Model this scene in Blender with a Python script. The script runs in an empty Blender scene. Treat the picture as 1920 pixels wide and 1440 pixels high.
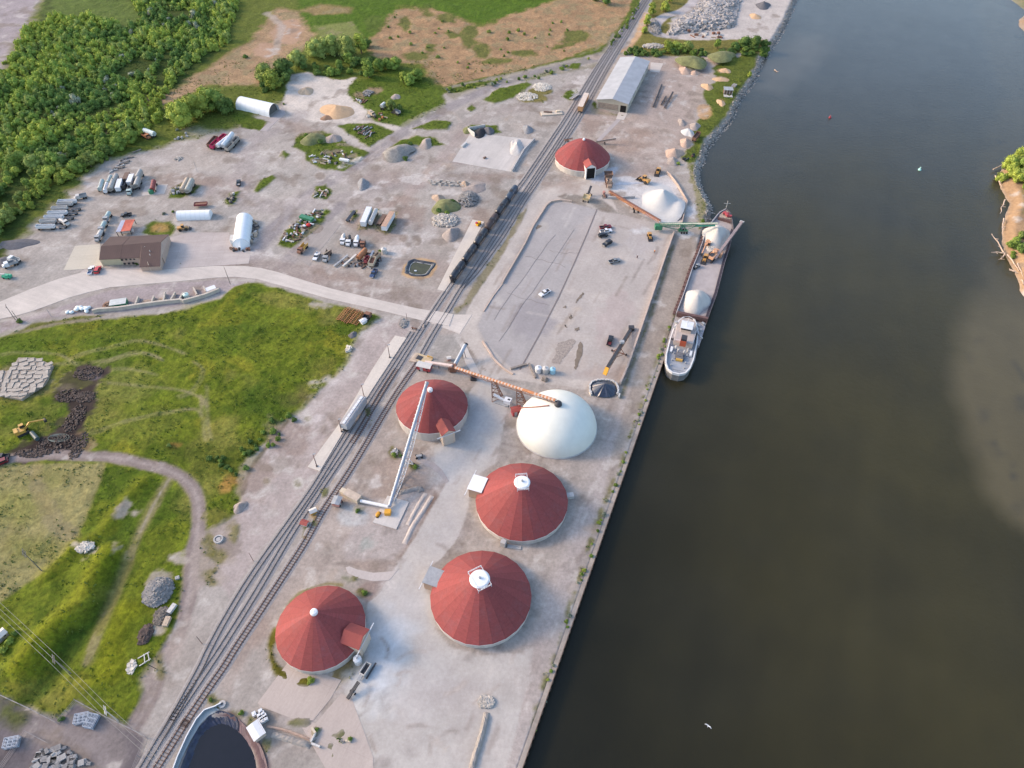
import bpy,math,random
import numpy as np
from mathutils import Vector,Matrix
random.seed(7)
SC=bpy.context.scene;COL=SC.collection
# --- camera, sky, sun
H=200.0;P=math.radians(47.4);F=1336.0
cam=bpy.data.objects.new('camera',bpy.data.cameras.new('camera'));COL.objects.link(cam)
cam.location=(0,0,H);cam.rotation_euler=(math.radians(90)-P,0,0)
cam.data.sensor_width=36;cam.data.lens=36*F/1920;cam.data.clip_end=30000;cam.data.clip_start=1
SC.camera=cam
SUN_EL=math.radians(27);SUN_DIR=Vector((-1,.22,0)).normalized()
world=bpy.data.worlds.new('World');SC.world=world;world.use_nodes=True
wn=world.node_tree.nodes;wl=world.node_tree.links
bg=wn['Background'];sky=wn.new('ShaderNodeTexSky');sky.sky_type='NISHITA';sky.sun_disc=False
sky.sun_elevation=SUN_EL
sky.sun_rotation=math.atan2(SUN_DIR.x,SUN_DIR.y)
sky.air_density=1.0;sky.dust_density=2.0
wl.new(sky.outputs[0],bg.inputs[0]);bg.inputs[1].default_value=.15
sun=bpy.data.lights.new('sun','SUN');sun.energy=1.1;sun.angle=math.radians(11);sun.color=(1,.72,.50)
so=bpy.data.objects.new('sun',sun);COL.objects.link(so)
sd_=Vector((SUN_DIR.x*math.cos(SUN_EL),SUN_DIR.y*math.cos(SUN_EL),math.sin(SUN_EL)))
so.rotation_euler=sd_.to_track_quat('Z','Y').to_euler()
SC.view_settings.view_transform='Standard';SC.view_settings.look='None';SC.view_settings.exposure=1.38
SC.view_settings.gamma=1.0
# --- pixel <-> world survey helpers
def G(x,y,z=0.0):
 u=(x-960)/F;v=(720-y)/F
 dx,dy,dz=u,math.cos(P)+v*math.sin(P),-math.sin(P)+v*math.cos(P)
 t=(z-H)/dz
 return Vector((dx*t,dy*t,z))
def G2(p):g=G(*p);return (g.x,g.y)
def SCL(x,y):
 a=G(x-.5,y);b=G(x+.5,y);return (b-a).length
def heading(a,b,z=0.0):
 d=G(b[0],b[1],z)-G(a[0],a[1],z);return math.atan2(d.y,d.x)
def lin(c):c=c/255.0;return c/12.92 if c <= .04045 else ((c+.055)/1.055)**2.4
KA=(0.785,0.765,0.705)
def S(r,g,b):return (lin(r)*KA[0],lin(g)*KA[1],lin(b)*KA[2])
UD=(G(1250,660)-G(980,1440)).normalized();UANG=math.atan2(UD.y,UD.x)
# --- materials
MATS={}
def mat(name,col,rough=.75,var=.18,scale=.6,metal=0.,bump=0.,spec=None,stretch=None):
 if name in MATS:return MATS[name]
 m=bpy.data.materials.new(name);m.use_nodes=True;n=m.node_tree.nodes;l=m.node_tree.links
 b=n['Principled BSDF'];b.inputs['Roughness'].default_value=rough;b.inputs['Metallic'].default_value=metal
 if spec is not None:b.inputs['Specular IOR Level'].default_value=spec
 tc=n.new('ShaderNodeTexCoord');mp=n.new('ShaderNodeMapping');l.new(tc.outputs['Object'],mp.inputs[0])
 if stretch:mp.inputs['Scale'].default_value=stretch
 t=n.new('ShaderNodeTexNoise');t.inputs['Scale'].default_value=scale;t.inputs['Detail'].default_value=6
 t.inputs['Roughness'].default_value=.65
 l.new(mp.outputs[0],t.inputs['Vector'])
 mr=n.new('ShaderNodeMapRange');mr.inputs[1].default_value=.3;mr.inputs[2].default_value=.7
 mr.inputs[3].default_value=1-var;mr.inputs[4].default_value=1+var
 l.new(t.outputs[0],mr.inputs[0])
 mx=n.new('ShaderNodeMix');mx.data_type='RGBA';mx.blend_type='MULTIPLY';mx.inputs[0].default_value=1
 mx.inputs[6].default_value=(*col,1);l.new(mr.outputs[0],mx.inputs[7]);l.new(mx.outputs[2],b.inputs['Base Color'])
 if bump:
  bp=n.new('ShaderNodeBump');bp.inputs['Strength'].default_value=bump;bp.inputs['Distance'].default_value=.3
  l.new(t.outputs[0],bp.inputs['Height']);l.new(bp.outputs[0],b.inputs['Normal'])
 MATS[name]=m;return m
def M_(name,r,g,b,**k):return mat(name,S(r,g,b),**k)
WHITE=mat('white_paint',(.62,.63,.64),rough=.5,var=.08)
OFFW=mat('off_white_paint',(.50,.48,.45),rough=.6,var=.14)
GREYM=mat('grey_metal',(.30,.31,.32),rough=.5,var=.2)
SILVER=mat('galvanised_steel',(.31,.34,.38),rough=.38,var=.14,metal=.35)
DARK=mat('dark_metal',(.035,.034,.038),rough=.55,var=.3)
BLACKP=mat('black_tank_paint',(.018,.020,.028),rough=.35,var=.25)
RUST=mat('rusty_steel',(.20,.095,.060),rough=.8,var=.35,scale=1.2)
ORUST=mat('orange_rust',(.36,.15,.065),rough=.8,var=.3,scale=1.)
BROWNM=mat('brown_metal',(.15,.095,.07),rough=.8,var=.3)
YELL=mat('yellow_paint',(.50,.29,.06),rough=.5,var=.2)
ORNG=mat('safety_orange_yellow',(.62,.30,.02),rough=.5,var=.12)
GREENP=mat('green_paint',(.03,.17,.085),rough=.5,var=.2)
BLUEP=mat('blue_paint',(.05,.09,.20),rough=.5,var=.2)
REDP=mat('red_paint',(.30,.035,.045),rough=.45,var=.2)
PINK=mat('crimson_paint',(.42,.03,.10),rough=.45,var=.2)
GLASS=mat('window_glass',(.02,.026,.032),rough=.12,var=.1)
TYRE=mat('rubber',(.02,.02,.021),rough=.85,var=.2)
CONC=mat('weathered_concrete',(.38,.365,.35),rough=.9,var=.16,scale=.5,bump=.15)
CONCW=mat('pale_concrete',(.46,.44,.42),rough=.9,var=.15,scale=.25)
CONCD=mat('dark_concrete',(.25,.24,.235),rough=.9,var=.2,scale=.5)
WOOD=mat('weathered_wood',(.22,.19,.165),rough=.9,var=.25,scale=1.)
CREAM=mat('cream_cladding',(.52,.44,.33),rough=.7,var=.08)
# --- mesh builder
class MB:
 def __init__(s):s.v=[];s.f=[]
 def add(s,vs,fs):
  o=len(s.v);s.v += [tuple(v) for v in vs];s.f += [tuple(i+o for i in f) for f in fs];return s
 def box(s,cx,cy,cz,lx,ly,lz,rz=0.,ry=0.):
  R=Matrix.Rotation(rz,3,'Z') @ Matrix.Rotation(ry,3,'Y')
  vs=[Vector((cx,cy,cz))+R @ Vector((x*lx/2,y*ly/2,z*lz/2)) for z in (-1,1) for y in (-1,1) for x in (-1,1)]
  return s.add(vs,[(0,2,3,1),(4,5,7,6),(0,1,5,4),(2,6,7,3),(0,4,6,2),(1,3,7,5)])
 def beam(s,a,b,w,h=None,up=(0,0,1)):
  a=Vector(a);b=Vector(b);h=h or w;d=(b-a).normalized();u=Vector(up)
  if abs(d.dot(u))>.98:u=Vector((1,0,0))
  sx=d.cross(u).normalized();sz=sx.cross(d).normalized()
  vs=[p+sx*(i*w/2)+sz*(j*h/2) for p in (a,b) for i,j in ((-1,-1),(1,-1),(1,1),(-1,1))]
  return s.add(vs,[(3,2,1,0),(4,5,6,7),(0,1,5,4),(1,2,6,5),(2,3,7,6),(3,0,4,7)])
 def tube(s,a,b,r,r2=None,n=12,caps=True):
  a=Vector(a);b=Vector(b);r2=r if r2 is None else r2;d=(b-a).normalized()
  u=Vector((0,0,1)) if abs(d.z)<.9 else Vector((1,0,0));x=d.cross(u).normalized();y=d.cross(x)
  vs=[]
  for p,rr in ((a,r),(b,r2)):
   vs += [p+(x*math.cos(t)+y*math.sin(t))*rr for t in [2*math.pi*i/n for i in range(n)]]
  fs=[(i,(i+1) % n,n+(i+1) % n,n+i) for i in range(n)]
  if caps:fs += [tuple(range(n))[::-1],tuple(range(n,2*n))]
  return s.add(vs,fs)
 def lathe(s,prof,n=24,c=(0,0,0),a0=0.,sx=1.,sy=1.,caps=True):
  vs=[];k=len(prof)
  for r,z in prof:
   vs += [(c[0]+r*sx*math.cos(a0+2*math.pi*i/n),c[1]+r*sy*math.sin(a0+2*math.pi*i/n),c[2]+z) for i in range(n)]
  fs=[(j*n+i,j*n+(i+1) % n,(j+1)*n+(i+1) % n,(j+1)*n+i) for j in range(k-1) for i in range(n)]
  if caps:fs += [tuple(range(n))[::-1],tuple(range((k-1)*n,k*n))]
  return s.add(vs,fs)
 def prism(s,pts,z0,z1,top=True,bottom=False):
  n=len(pts);a=sum(pts[i][0]*pts[(i+1) % n][1]-pts[(i+1) % n][0]*pts[i][1] for i in range(n))
  if a<0:pts=pts[::-1]
  vs=[(p[0],p[1],z0) for p in pts]+[(p[0],p[1],z1) for p in pts]
  fs=[(i,(i+1) % n,n+(i+1) % n,n+i) for i in range(n)]
  if top:fs.append(tuple(range(n,2*n)))
  if bottom:fs.append(tuple(range(n))[::-1])
  return s.add(vs,fs)
 def extr(s,prof,y0,y1):
  n=len(prof);vs=[(p[0],y0,p[1]) for p in prof]+[(p[0],y1,p[1]) for p in prof]
  return s.add(vs,[(i,n+i,n+(i+1) % n,(i+1) % n) for i in range(n)]+[tuple(range(n)),tuple(range(n,2*n))[::-1]])
 def rocks(s,pts,rmin,rmax,rnd,flat=.7):
  for p in pts:
   r=rnd.uniform(rmin,rmax);q=Matrix.Rotation(rnd.uniform(0,6.3),3,'Z') @ Matrix.Rotation(rnd.uniform(-.5,.5),3,'X')
   vs=[Vector(p)+q @ Vector((x*r*rnd.uniform(.6,1.1),y*r*rnd.uniform(.5,.9),z*r*rnd.uniform(.4,.8)*flat)) for z in (-1,1) for y in (-1,1) for x in (-1,1)]
   s.add(vs,[(0,2,3,1),(4,5,7,6),(0,1,5,4),(2,6,7,3),(0,4,6,2),(1,3,7,5)])
  return s
 def build(s,name,m,parent=None,smooth=False,**k):
  me=bpy.data.meshes.new(name);me.from_pydata(s.v,[],s.f);me.update()
  if smooth:me.polygons.foreach_set('use_smooth',[True]*len(me.polygons))
  if m is not None:me.materials.append(m)
  o=bpy.data.objects.new(name,me);COL.objects.link(o)
  if parent is not None:o.parent=parent
  tag(o,**k);return o
def tag(o,label=None,cat=None,group=None,kind=None):
 if label:o['label']=label
 if cat:o['category']=cat
 if group:o['group']=group
 if kind:o['kind']=kind
 return o
def thing(name,label,cat,loc=(0,0,0),rz=0.,group=None):
 o=bpy.data.objects.new(name,None);COL.objects.link(o);o.empty_display_size=.1
 o.location=loc;o.rotation_euler=(0,0,rz);return tag(o,label,cat,group)
def dup(root,loc,rz,label=None,group=None,color=None,scale=None):
 r=root.copy();COL.objects.link(r);r.location=loc;r.rotation_euler=(0,0,rz)
 if scale:r.scale=scale
 if label:r['label']=label
 if group:r['group']=group
 for ch in root.children:
  c=ch.copy();COL.objects.link(c);c.parent=r
  if color:c.color=color
  for g in ch.children:
   d=g.copy();COL.objects.link(d);d.parent=c
 return r
# --- noise
_rs=np.random.RandomState(3);_L=_rs.rand(256,256)
def vnoise(x,y,s,seed=0):
 x=x/s+seed*17.3;y=y/s+seed*9.1;xi=np.floor(x).astype(int);yi=np.floor(y).astype(int);fx=x-xi;fy=y-yi
 fx=fx*fx*(3-2*fx);fy=fy*fy*(3-2*fy);a=_L[xi & 255,yi & 255];b=_L[(xi+1) & 255,yi & 255]
 c=_L[xi & 255,(yi+1) & 255];d=_L[(xi+1) & 255,(yi+1) & 255]
 return (a*(1-fx)+b*fx)*(1-fy)+(c*(1-fx)+d*fx)*fy
def fbm(x,y,s,seed=0,o=4):
 t=0;a=1;w=0
 for i in range(o):t=t+a*vnoise(x,y,s/(2**i),seed+i*3);w += a;a *= .55
 return t/w*2-1
def spline(pts,k=6,closed=False):
 n=len(pts);out=[]
 for i in range(n if closed else n-1):
  p=[np.array(pts[(i+j) % n] if closed else pts[min(max(i+j,0),n-1)],float) for j in (-1,0,1,2)]
  for t in np.linspace(0,1,k,endpoint=False):
   out.append(tuple(.5*((2*p[1])+(-p[0]+p[2])*t+(2*p[0]-5*p[1]+4*p[2]-p[3])*t*t+(-p[0]+3*p[1]-3*p[2]+p[3])*t**3)))
 if not closed:out.append(tuple(map(float,pts[-1])))
 return out
def sdpoly(X,Y,pts):
 d2=np.full(X.shape,1e18);ins=np.zeros(X.shape,bool);n=len(pts)
 for i in range(n):
  ax,ay=pts[i];bx,by=pts[(i+1) % n];ex,ey=bx-ax,by-ay;L2=ex*ex+ey*ey
  if L2<1e-9:continue
  t=np.clip(((X-ax)*ex+(Y-ay)*ey)/L2,0,1);d2=np.minimum(d2,(X-ax-t*ex)**2+(Y-ay-t*ey)**2)
  c=((ay>Y) != (by>Y))
  if ey != 0:ins ^= c & (X<ex*(Y-ay)/ey+ax)
 return np.where(ins,1,-1)*np.sqrt(d2)
def sdline(X,Y,pts):
 d2=np.full(X.shape,1e18)
 for i in range(len(pts)-1):
  ax,ay=pts[i];bx,by=pts[i+1];ex,ey=bx-ax,by-ay;L2=ex*ex+ey*ey+1e-12
  t=np.clip(((X-ax)*ex+(Y-ay)*ey)/L2,0,1);d2=np.minimum(d2,(X-ax-t*ex)**2+(Y-ay-t*ey)**2)
 return np.sqrt(d2)
# --- the ground sheet
def axis(lo,hi,f,far):
 a=[lo]
 while a[-1]<hi:a.append(a[-1]+f(a[-1]))
 st=3.;b=[];x=a[-1]
 while x<far:x += st;b.append(x);st *= 1.5
 st=3.;c=[];x=a[0]
 while x>-far:x -= st;c.append(x);st *= 1.5
 return np.array(c[::-1]+a+b)
xs=axis(-400,330,lambda x:.62 if -150<x<105 else .95,9000)
ys=axis(40,600,lambda y:.55+max(0,y-120)*.0018,9000)
GX,GY=np.meshgrid(xs,ys);CO=np.zeros(GX.shape+(3,));GR=np.zeros(GX.shape);GZ=np.zeros(GX.shape)
WET=np.zeros(GX.shape)
def win(p,pad):
 x0,x1=min(q[0] for q in p)-pad,max(q[0] for q in p)+pad;y0,y1=min(q[1] for q in p)-pad,max(q[1] for q in p)+pad
 i0,i1=np.searchsorted(xs,[x0,x1]);j0,j1=np.searchsorted(ys,[y0,y1]);return slice(j0,j1),slice(i0,i1)
_seed=[0]
def blend(w,sl,col,grass,a,var,z=0,wet=None):
 _seed[0] += 1;sx,sy=GX[sl],GY[sl];w=np.clip(w,0,1)*a
 v=1+var*fbm(sx,sy,7,_seed[0])[...,None]
 CO[sl]=CO[sl]*(1-w[...,None])+np.array(S(*col))*v*w[...,None]
 if grass is not None:GR[sl]=GR[sl]*(1-w)+grass*w
 if z:GZ[sl] += z*w
def area(px,col,grass=0,soft=1.2,rough=2.,a=1.,var=.12,ns=6,sp=False,world=False,z=0):
 p=spline(px,5,True) if sp else px
 p=p if world else [G2(q) for q in p];sl=win(p,rough+soft);X,Y=GX[sl],GY[sl]
 if X.size==0:return
 d=sdpoly(X,Y,p);_seed[0] += 1
 blend((d+rough*fbm(X,Y,ns,_seed[0]))/soft+.5,sl,col,grass,a,var,z)
def path(px,width,col,grass=0,soft=.8,rough=.5,a=1.,var=.1,ns=5,sp=True):
 p=spline(px,6) if sp else px;p=[G2(q) for q in p];sl=win(p,width+rough+soft);X,Y=GX[sl],GY[sl]
 if X.size==0:return
 d=width/2-sdline(X,Y,p);_seed[0] += 1
 blend((d+rough*fbm(X,Y,ns,_seed[0]))/soft+.5,sl,col,grass,a,var)
def blob(x,y,rx,ry,col,grass=0,ang=0,**k):
 t=[2*math.pi*i/14 for i in range(14)];c,s=math.cos(ang),math.sin(ang)
 area([(x+rx*math.cos(q)*c-ry*math.sin(q)*s,y+rx*math.cos(q)*s+ry*math.sin(q)*c) for q in t],col,grass,**k)
GRAVEL=(172,165,162);PALE=(197,188,186);GRASS=(106,126,42);DGRASS=(70,92,40);LGRASS=(128,140,58);REED=(170,145,122)
CO[:]=np.array(S(*GRAVEL));full=(slice(None),slice(None))
n1=fbm(GX,GY,60,1,5)[...,None];n2=fbm(GX,GY,14,5,5)[...,None]
CO *= 1+.13*n1+.16*n2
CO += np.array([.014,-.002,-.012])*fbm(GX,GY,35,9,4)[...,None]
ur=GX*UD.x+GY*UD.y;vr=-GX*UD.y+GY*UD.x
CO *= (1+.10*fbm(ur/9,vr,2.2,31,4))[...,None]
# ---- land cover, far to near (photo survey points)
area([(-900,-700),(1195,-700),(1195,10),(1135,90),(1000,140),(930,145),(820,170),(600,150),(440,240),(200,300),(0,480),(-500,600)],(104,122,58),1,soft=6,rough=5)
area([(-400,120),(0,150),(18,105),(55,45),(85,-10),(85,-300),(-400,-300)],(165,156,162),0,soft=8,rough=6)
area([(0,490),(0,200),(70,40),(85,0),(240,0),(440,0),(430,60),(400,110),(360,140),(320,170),(250,230),(130,310),(60,400),(20,450)],(62,84,40),1,soft=4,rough=4,a=.9)
area([(90,-5),(250,0),(290,30),(230,60),(120,55),(85,30)],(96,122,62),1,soft=10,rough=10)
area([(470,75),(520,15),(585,25),(600,60),(540,120),(485,160),(390,160),(300,205),(190,265),(170,250),(250,200),(330,165),(400,120)],(172,150,128),.7,soft=5,rough=4,var=.3)
area([(560,-60),(1045,-60),(1040,0),(1010,22),(960,25),(905,45),(850,28),(800,12),(745,10),(735,60),(690,72),(585,60),(560,25)],(84,118,36),1,soft=5,rough=4)
area([(555,20),(600,8),(660,15),(655,25),(590,28)],REED,.7,soft=5,rough=3,a=.7)
area([(590,50),(660,40),(680,70),(600,85)],(128,140,86),.6,soft=4,rough=2)
area([(690,80),(740,20),(800,14),(850,30),(905,50),(960,28),(1040,0),(1060,-40),(1210,-40),(1190,10),(1135,85),(1060,112),(990,135),(930,143),(830,165),(785,120),(740,118),(700,105)],REED,.75,soft=4,rough=5,var=.3)
for q in [(1080,68,24,10),(1065,82,14,5),(985,100,26,6),(1045,88,10,4),(880,70,16,22),(848,66,12,7),(808,90,9,6),(760,45,12,14),(800,20,12,14),(905,95,16,12),(835,35,18,10),(930,115,30,5),(780,105,26,8),(700,45,20,20)]:
 blob(*q,(88,112,50),1,soft=3,rough=5,a=.8)
for q in [(540,60,30,24),(500,95,22,15)]:blob(*q,(186,156,136),.2,soft=4,rough=4)
path([(500,25),(528,50),(520,80),(515,100)],5,(185,175,170),soft=2,rough=2,a=.7)
path([(760,130),(830,165),(900,150),(960,138),(1050,116),(1130,92),(1165,55),(1190,10),(1200,-30)],5,(96,116,54),1,soft=2,rough=2)
area([(830,165),(900,150),(1130,98),(1150,60),(1170,100),(1120,125),(1000,148),(900,172),(850,190)],(150,146,136),.3,soft=2,rough=2)
path([(690,140),(760,136),(830,170),(900,158),(1000,143),(1060,125),(1100,112)],6,(92,114,48),1,soft=2,rough=2)
area([(650,155),(690,148),(760,130),(830,170),(838,200),(800,222),(756,240),(700,230),(682,205),(650,178)],(92,118,44),1,soft=2,rough=2)
for q in [(700,170,18,8),(672,178,12,6)]:blob(*q,(150,136,116),.5,soft=2,rough=2)
area([(538,165),(545,140),(580,134),(625,150),(665,146),(650,172),(662,190),(690,206),(682,222),(650,232),(590,228),(545,215),(530,195)],(214,205,200),0,soft=2,rough=2,var=.08)
path([(600,215),(640,226),(700,234),(750,244)],7,(206,197,192),soft=1.5,rough=.8,a=.9)
path([(628,240),(660,262),(692,282)],4.5,(200,192,188),soft=1.5,rough=.8,a=.9)
for p,w,c,a in [([(1130,108),(1060,124),(990,140),(920,165),(860,192),(810,218),(758,246),(715,280),(660,315),(600,350),(545,395),(500,445),(470,490)],10,(160,153,160),.75),
     ([(560,215),(520,240),(470,270),(455,330),(470,380),(560,385),(640,375),(720,350)],14,(178,168,170),.5),
     ([(640,385),(600,420),(560,470),(530,500)],8,(158,151,158),.7),
     ([(420,505),(520,505),(620,525),(740,555),(830,565)],16,(168,153,150),.6),
     ([(690,350),(780,345),(860,330),(930,335)],12,(162,152,152),.6),
     ([(840,262),(900,220),(960,205),(1030,190),(1090,150)],12,(166,154,152),.5),
     ([(745,380),(800,330),(870,250)],10,(180,160,156),.4)]:
 path(p,w+3,(190,182,180),soft=2,rough=2.5,a=a*.55);path(p,w*.8,tuple(int(v*.93) for v in c),soft=3,rough=2,a=a)
for q in [(560,375,30,8),(690,375,24,8),(480,300,20,6),(800,440,24,14),(740,460,30,20),(640,330,24,12),(760,300,40,10),(370,250,30,10),(300,300,30,10),(180,440,30,12)]:
 blob(*q,(196,188,188),soft=5,rough=5,a=.5,ns=4)
for q in [(710,375,8,5),(760,420,7,5),(756,446,9,8),(782,450,9,11),(750,470,8,6),(722,457,7,4),(742,388,6,3),(600,330,9,7)]:
 blob(q[0],q[1],q[2]+2.5,q[3]+2.5,(204,197,197),soft=1.2,rough=1.5,a=.8,ns=3);blob(*q,(150,139,132),soft=1,rough=1,a=.9,ns=3)
for q in [(640,290,50,18),(720,330,50,16),(860,300,30,10),(420,350,60,20),(720,400,60,20),(800,500,60,20),(550,520,50,8)]:
 blob(*q,(164,148,146),soft=8,rough=6,a=.5)
for p in [[(634,236),(665,231),(702,232),(740,246),(715,262),(692,275),(665,258)],
   [(552,262),(565,250),(605,244),(622,252),(652,270),(690,286),(680,300),(645,320),(600,316),(570,300),(575,286),(552,275)],
   [(788,238),(812,226),(850,228),(838,243),(800,243)],[(438,212),(470,218),(502,228),(490,246),(455,238),(436,222)],
   [(906,188),(935,166),(990,154),(997,158),(962,184),(928,194)],[(478,358),(492,336),(512,328),(518,334),(500,350),(482,360)],
   [(588,372),(592,352),(612,345),(624,358),(612,374)],[(422,384),(428,362),(448,360),(446,372),(436,386)],
   [(318,372),(322,352),(345,342),(378,348),(368,360),(340,372)],
   [(520,460),(540,430),(585,398),(612,390),(620,395),(600,425),(565,455),(545,466)],
   [(672,432),(690,392),(712,392),(745,398),(738,430),(722,442),(700,428)],
   [(268,436),(272,422),(286,415),(318,415),(332,428),(318,442),(280,440)],
   [(770,180+62),(790,235),(800,240)],[(868,243),(885,234),(930,236),(940,248),(905,250)],[(872,205),(884,197),(892,204),(884,210)],
   [(1056,182),(1064,170),(1082,166),(1084,176),(1070,188)],[(1062,128),(1074,119),(1090,119),(1084,130)],
   [(728,280),(752,262),(775,262),(768,285),(745,300)],[(752,268),(780,254),(815,258),(835,272),(800,276)],
   [(1108,212),(1114,190),(1124,208),(1168,216),(1150,218)],[(545,290),(535,300),(528,292),(532,284)],
   [(658,396),(668,396),(672,404),(662,412)],[(340,498),(342,492),(350,494)],[(1000,395),(985,392),(970,405),(945,445),(905,505),(870,565),(850,580),(856,588),(880,570),(930,500),(968,430),(990,395)]]:
 if len(p)>9 and p[0]==(1000,395):area(p,(138,134,108),.5,soft=1,rough=1.5,a=.75,ns=3);continue
 area(p,(92,116,44),1,soft=1.4,rough=1.6,ns=4)
for q in [(620,285,20,5),(660,295,16,5),(590,430,20,12),(568,448,20,8),(640,270,14,3),(600,300,14,5),(712,415,16,14)]:blob(*q,(150,138,132),.2,soft=2,rough=3,a=.7,ns=3)
blob(298,428,16,7,(172,146,96),.6,soft=3,rough=2)
blob(965,272,30,10,(205,205,208),soft=4,rough=3,a=.6);blob(470,478,40,6,(186,176,176),soft=3,rough=2,a=.6)
for q in [(1000,185,26,8),(1013,172,24,8)]:blob(*q,(128,126,84),.8,soft=1.5,rough=1.5)
area([(0,625),(60,600),(150,590),(240,584),(340,572),(410,552),(425,545),(470,528),(400,526),(330,530),(200,546),(60,592),(0,605)],(166,156,160),0,soft=1,rough=1)
blob(60,592,45,5,(200,190,188),soft=3,rough=2,a=.5,ang=-.2)
area([(0,645),(30,622),(60,606),(130,597),(180,592),(200,590),(150,605),(60,628)],(110,118,62),.9,soft=1.5,rough=1.5)
path([(0,640),(60,620),(130,605),(190,600)],2.5,(160,148,140),soft=1.5,rough=1,a=.7)
MEADOW=[(-300,700),(0,632),(60,618),(150,603),(230,594),(300,588),(350,580),(412,560),(440,540),(480,529),(540,547),(600,563),(690,587),(712,596),(702,612),(680,622),(664,645),(656,680),(625,708),(600,735),(572,768),(530,795),(495,835),(465,880),(452,925),(448,960),(420,985),(400,1000),(420,1050),(400,1080),(370,1090),(350,1130),(330,1190),(290,1235),(268,1275),(272,1320),(255,1360),(245,1368),(145,1318),(108,1354),(0,1302),(-300,1160)]
area(MEADOW,(108,128,42),1,soft=1.5,rough=1.6,var=.25)
mp_=[G2(q) for q in MEADOW];sl=win(mp_,3);X,Y=GX[sl],GY[sl];inside=np.clip(sdpoly(X,Y,mp_)/3,0,1)
for sc_,th,c_,a_,sd2 in [(22,.05,(74,104,30),.75,41),(14,.18,(134,142,50),.7,52),(6,.1,(82,108,30),.55,63),(30,.15,(140,144,84),.6,71),(3.2,.2,(58,88,24),.4,83)]:
 w=np.clip((fbm(X,Y,sc_,sd2)-th)/.18,0,1)*inside*a_;CO[sl]=CO[sl]*(1-w[...,None])+np.array(S(*c_))*w[...,None]
for q,c_,a_ in [((500,760,60,40),(66,96,28),.8),((470,860,40,26),(84,104,36),.7),((330,660,120,14),(90,118,30),.5),((240,720,50,26),(130,142,78),.6),((250,790,70,30),(126,138,70),.5),((120,640,130,10),(82,112,26),.7),
     ((400,590,80,10),(116,136,40),.5),((520,600,60,14),(100,124,40),.5),((60,660,70,16),(92,122,36),.6),((40,780,40,20),(76,106,28),.6),((560,740,24,10),(112,98,86),.5),((605,690,20,14),(128,128,74),.6),((330,850,50,14),(62,84,30),.6),((400,860,60,20),(86,104,34),.6)]:
 blob(*q,c_,1,soft=8,rough=7,a=a_)
area([(-200,872),(0,868),(60,872),(130,866),(196,870),(184,910),(160,975),(146,1010),(130,1030),(90,1072),(40,1100),(0,1128),(-200,1220)],(150,150,112),.8,soft=1.2,rough=1,var=.16)
for q in [(30,950,40,30),(90,900,40,20),(60,1030,50,24)]:blob(*q,(128,140,76),1,soft=6,rough=5,a=.5)
path([(66,875),(75,930),(110,985),(140,1010)],4,(150,142,110),.6,soft=2,rough=1,a=.6)
for p,w,zz,c_ in [([(205,1040),(180,1075),(165,1120),(120,1160),(80,1200),(40,1250)],9,2.2,(124,138,34)),([(230,1060),(215,1100),(190,1150),(150,1190),(110,1250),(60,1300)],8,-1.4,(44,78,28)),
      ([(270,905),(230,945),(190,1000),(140,1030),(90,1080)],6,1.0,(120,134,40)),([(240,1150),(210,1200),(205,1260)],10,.4,(122,136,32))]:
 pp=[G2(q) for q in spline(p,6)];sl=win(pp,w*2);X,Y=GX[sl],GY[sl];d=sdline(X,Y,pp);GZ[sl] += zz*np.exp(-(d/(w*.45))**2)
 path(p,w*.8,c_,1,soft=4,rough=2,a=.75)
path([(318,897),(292,940),(262,1000),(238,1050),(214,1110),(185,1180),(165,1240)],3.6,(134,134,92),.6,soft=1.6,rough=.8,a=.75)
path([(318,897),(292,940),(262,1000)],1.2,(168,158,148),0,soft=.8,rough=.4,a=.7)
for p in [[(95,683),(130,681),(170,678),(215,672),(250,664),(285,664),(302,674)],[(120,678),(160,660),(215,648),(250,638),(290,643),(345,662)],[(168,694),(195,680),(225,668),(262,658),(300,672)],[(362,678),(378,690),(376,708),(362,728),(345,738),(332,742)],
   [(200,716),(260,722),(335,730),(370,742),(384,758)],[(376,740),(377,775),(380,800),(385,826)],[(386,722),(386,760),(388,790),(394,822)],[(165,812),(210,798),(260,783),(330,768),(366,766),(376,780)],[(0,664),(50,660),(110,664),(150,690)],[(0,740),(30,736)],[(180,700),(230,690),(290,700)]]:
 path(p,.9,(166,162,136),.5,soft=.9,rough=.5,a=.38);path([(x+4,y+3) for x,y in p],.9,(160,156,128),.5,soft=.9,rough=.5,a=.34)
area([(152,690),(172,680),(192,700),(190,722),(178,745),(170,775),(150,800),(152,830),(148,852),(100,862),(40,862),(15,856),(50,838),(80,815),(95,795),(125,780),(135,760),(108,745),(112,728),(140,740),(165,725)],(74,64,60),0,soft=1.6,rough=7,ns=6,var=.6)
for q in [(150,715,38,18),(125,745,32,18),(140,790,26,28),(100,838,60,17),(60,850,40,8)]:blob(*q,(60,50,50),0,soft=1.5,rough=7,ns=3.5,a=.75,var=.6)
blob(170,705,20,12,(128,118,122),0,soft=2,rough=3,a=.7);blob(128,730,16,6,(120,112,100),.3,soft=2,rough=3,a=.7);blob(155,830,14,24,(148,126,100),.3,soft=2,rough=5,ns=3,a=.6)
blob(40,715,60,36,(120,108,96),.3,soft=3,rough=3,a=.5)
RD=[(-60,868),(0,862),(40,857),(95,853),(150,855),(210,858),(265,868),(310,880),(345,898),(366,925),(373,960),(370,1000),(360,1045),(356,1100),(350,1140),(335,1185),(312,1225),(298,1255),(290,1290),(262,1345),(232,1390),(215,1450)]
path(RD,4.6,(146,134,132),0,soft=1,rough=.6);path(RD,1.2,(172,162,162),0,soft=.8,rough=.4,a=.6)
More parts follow.
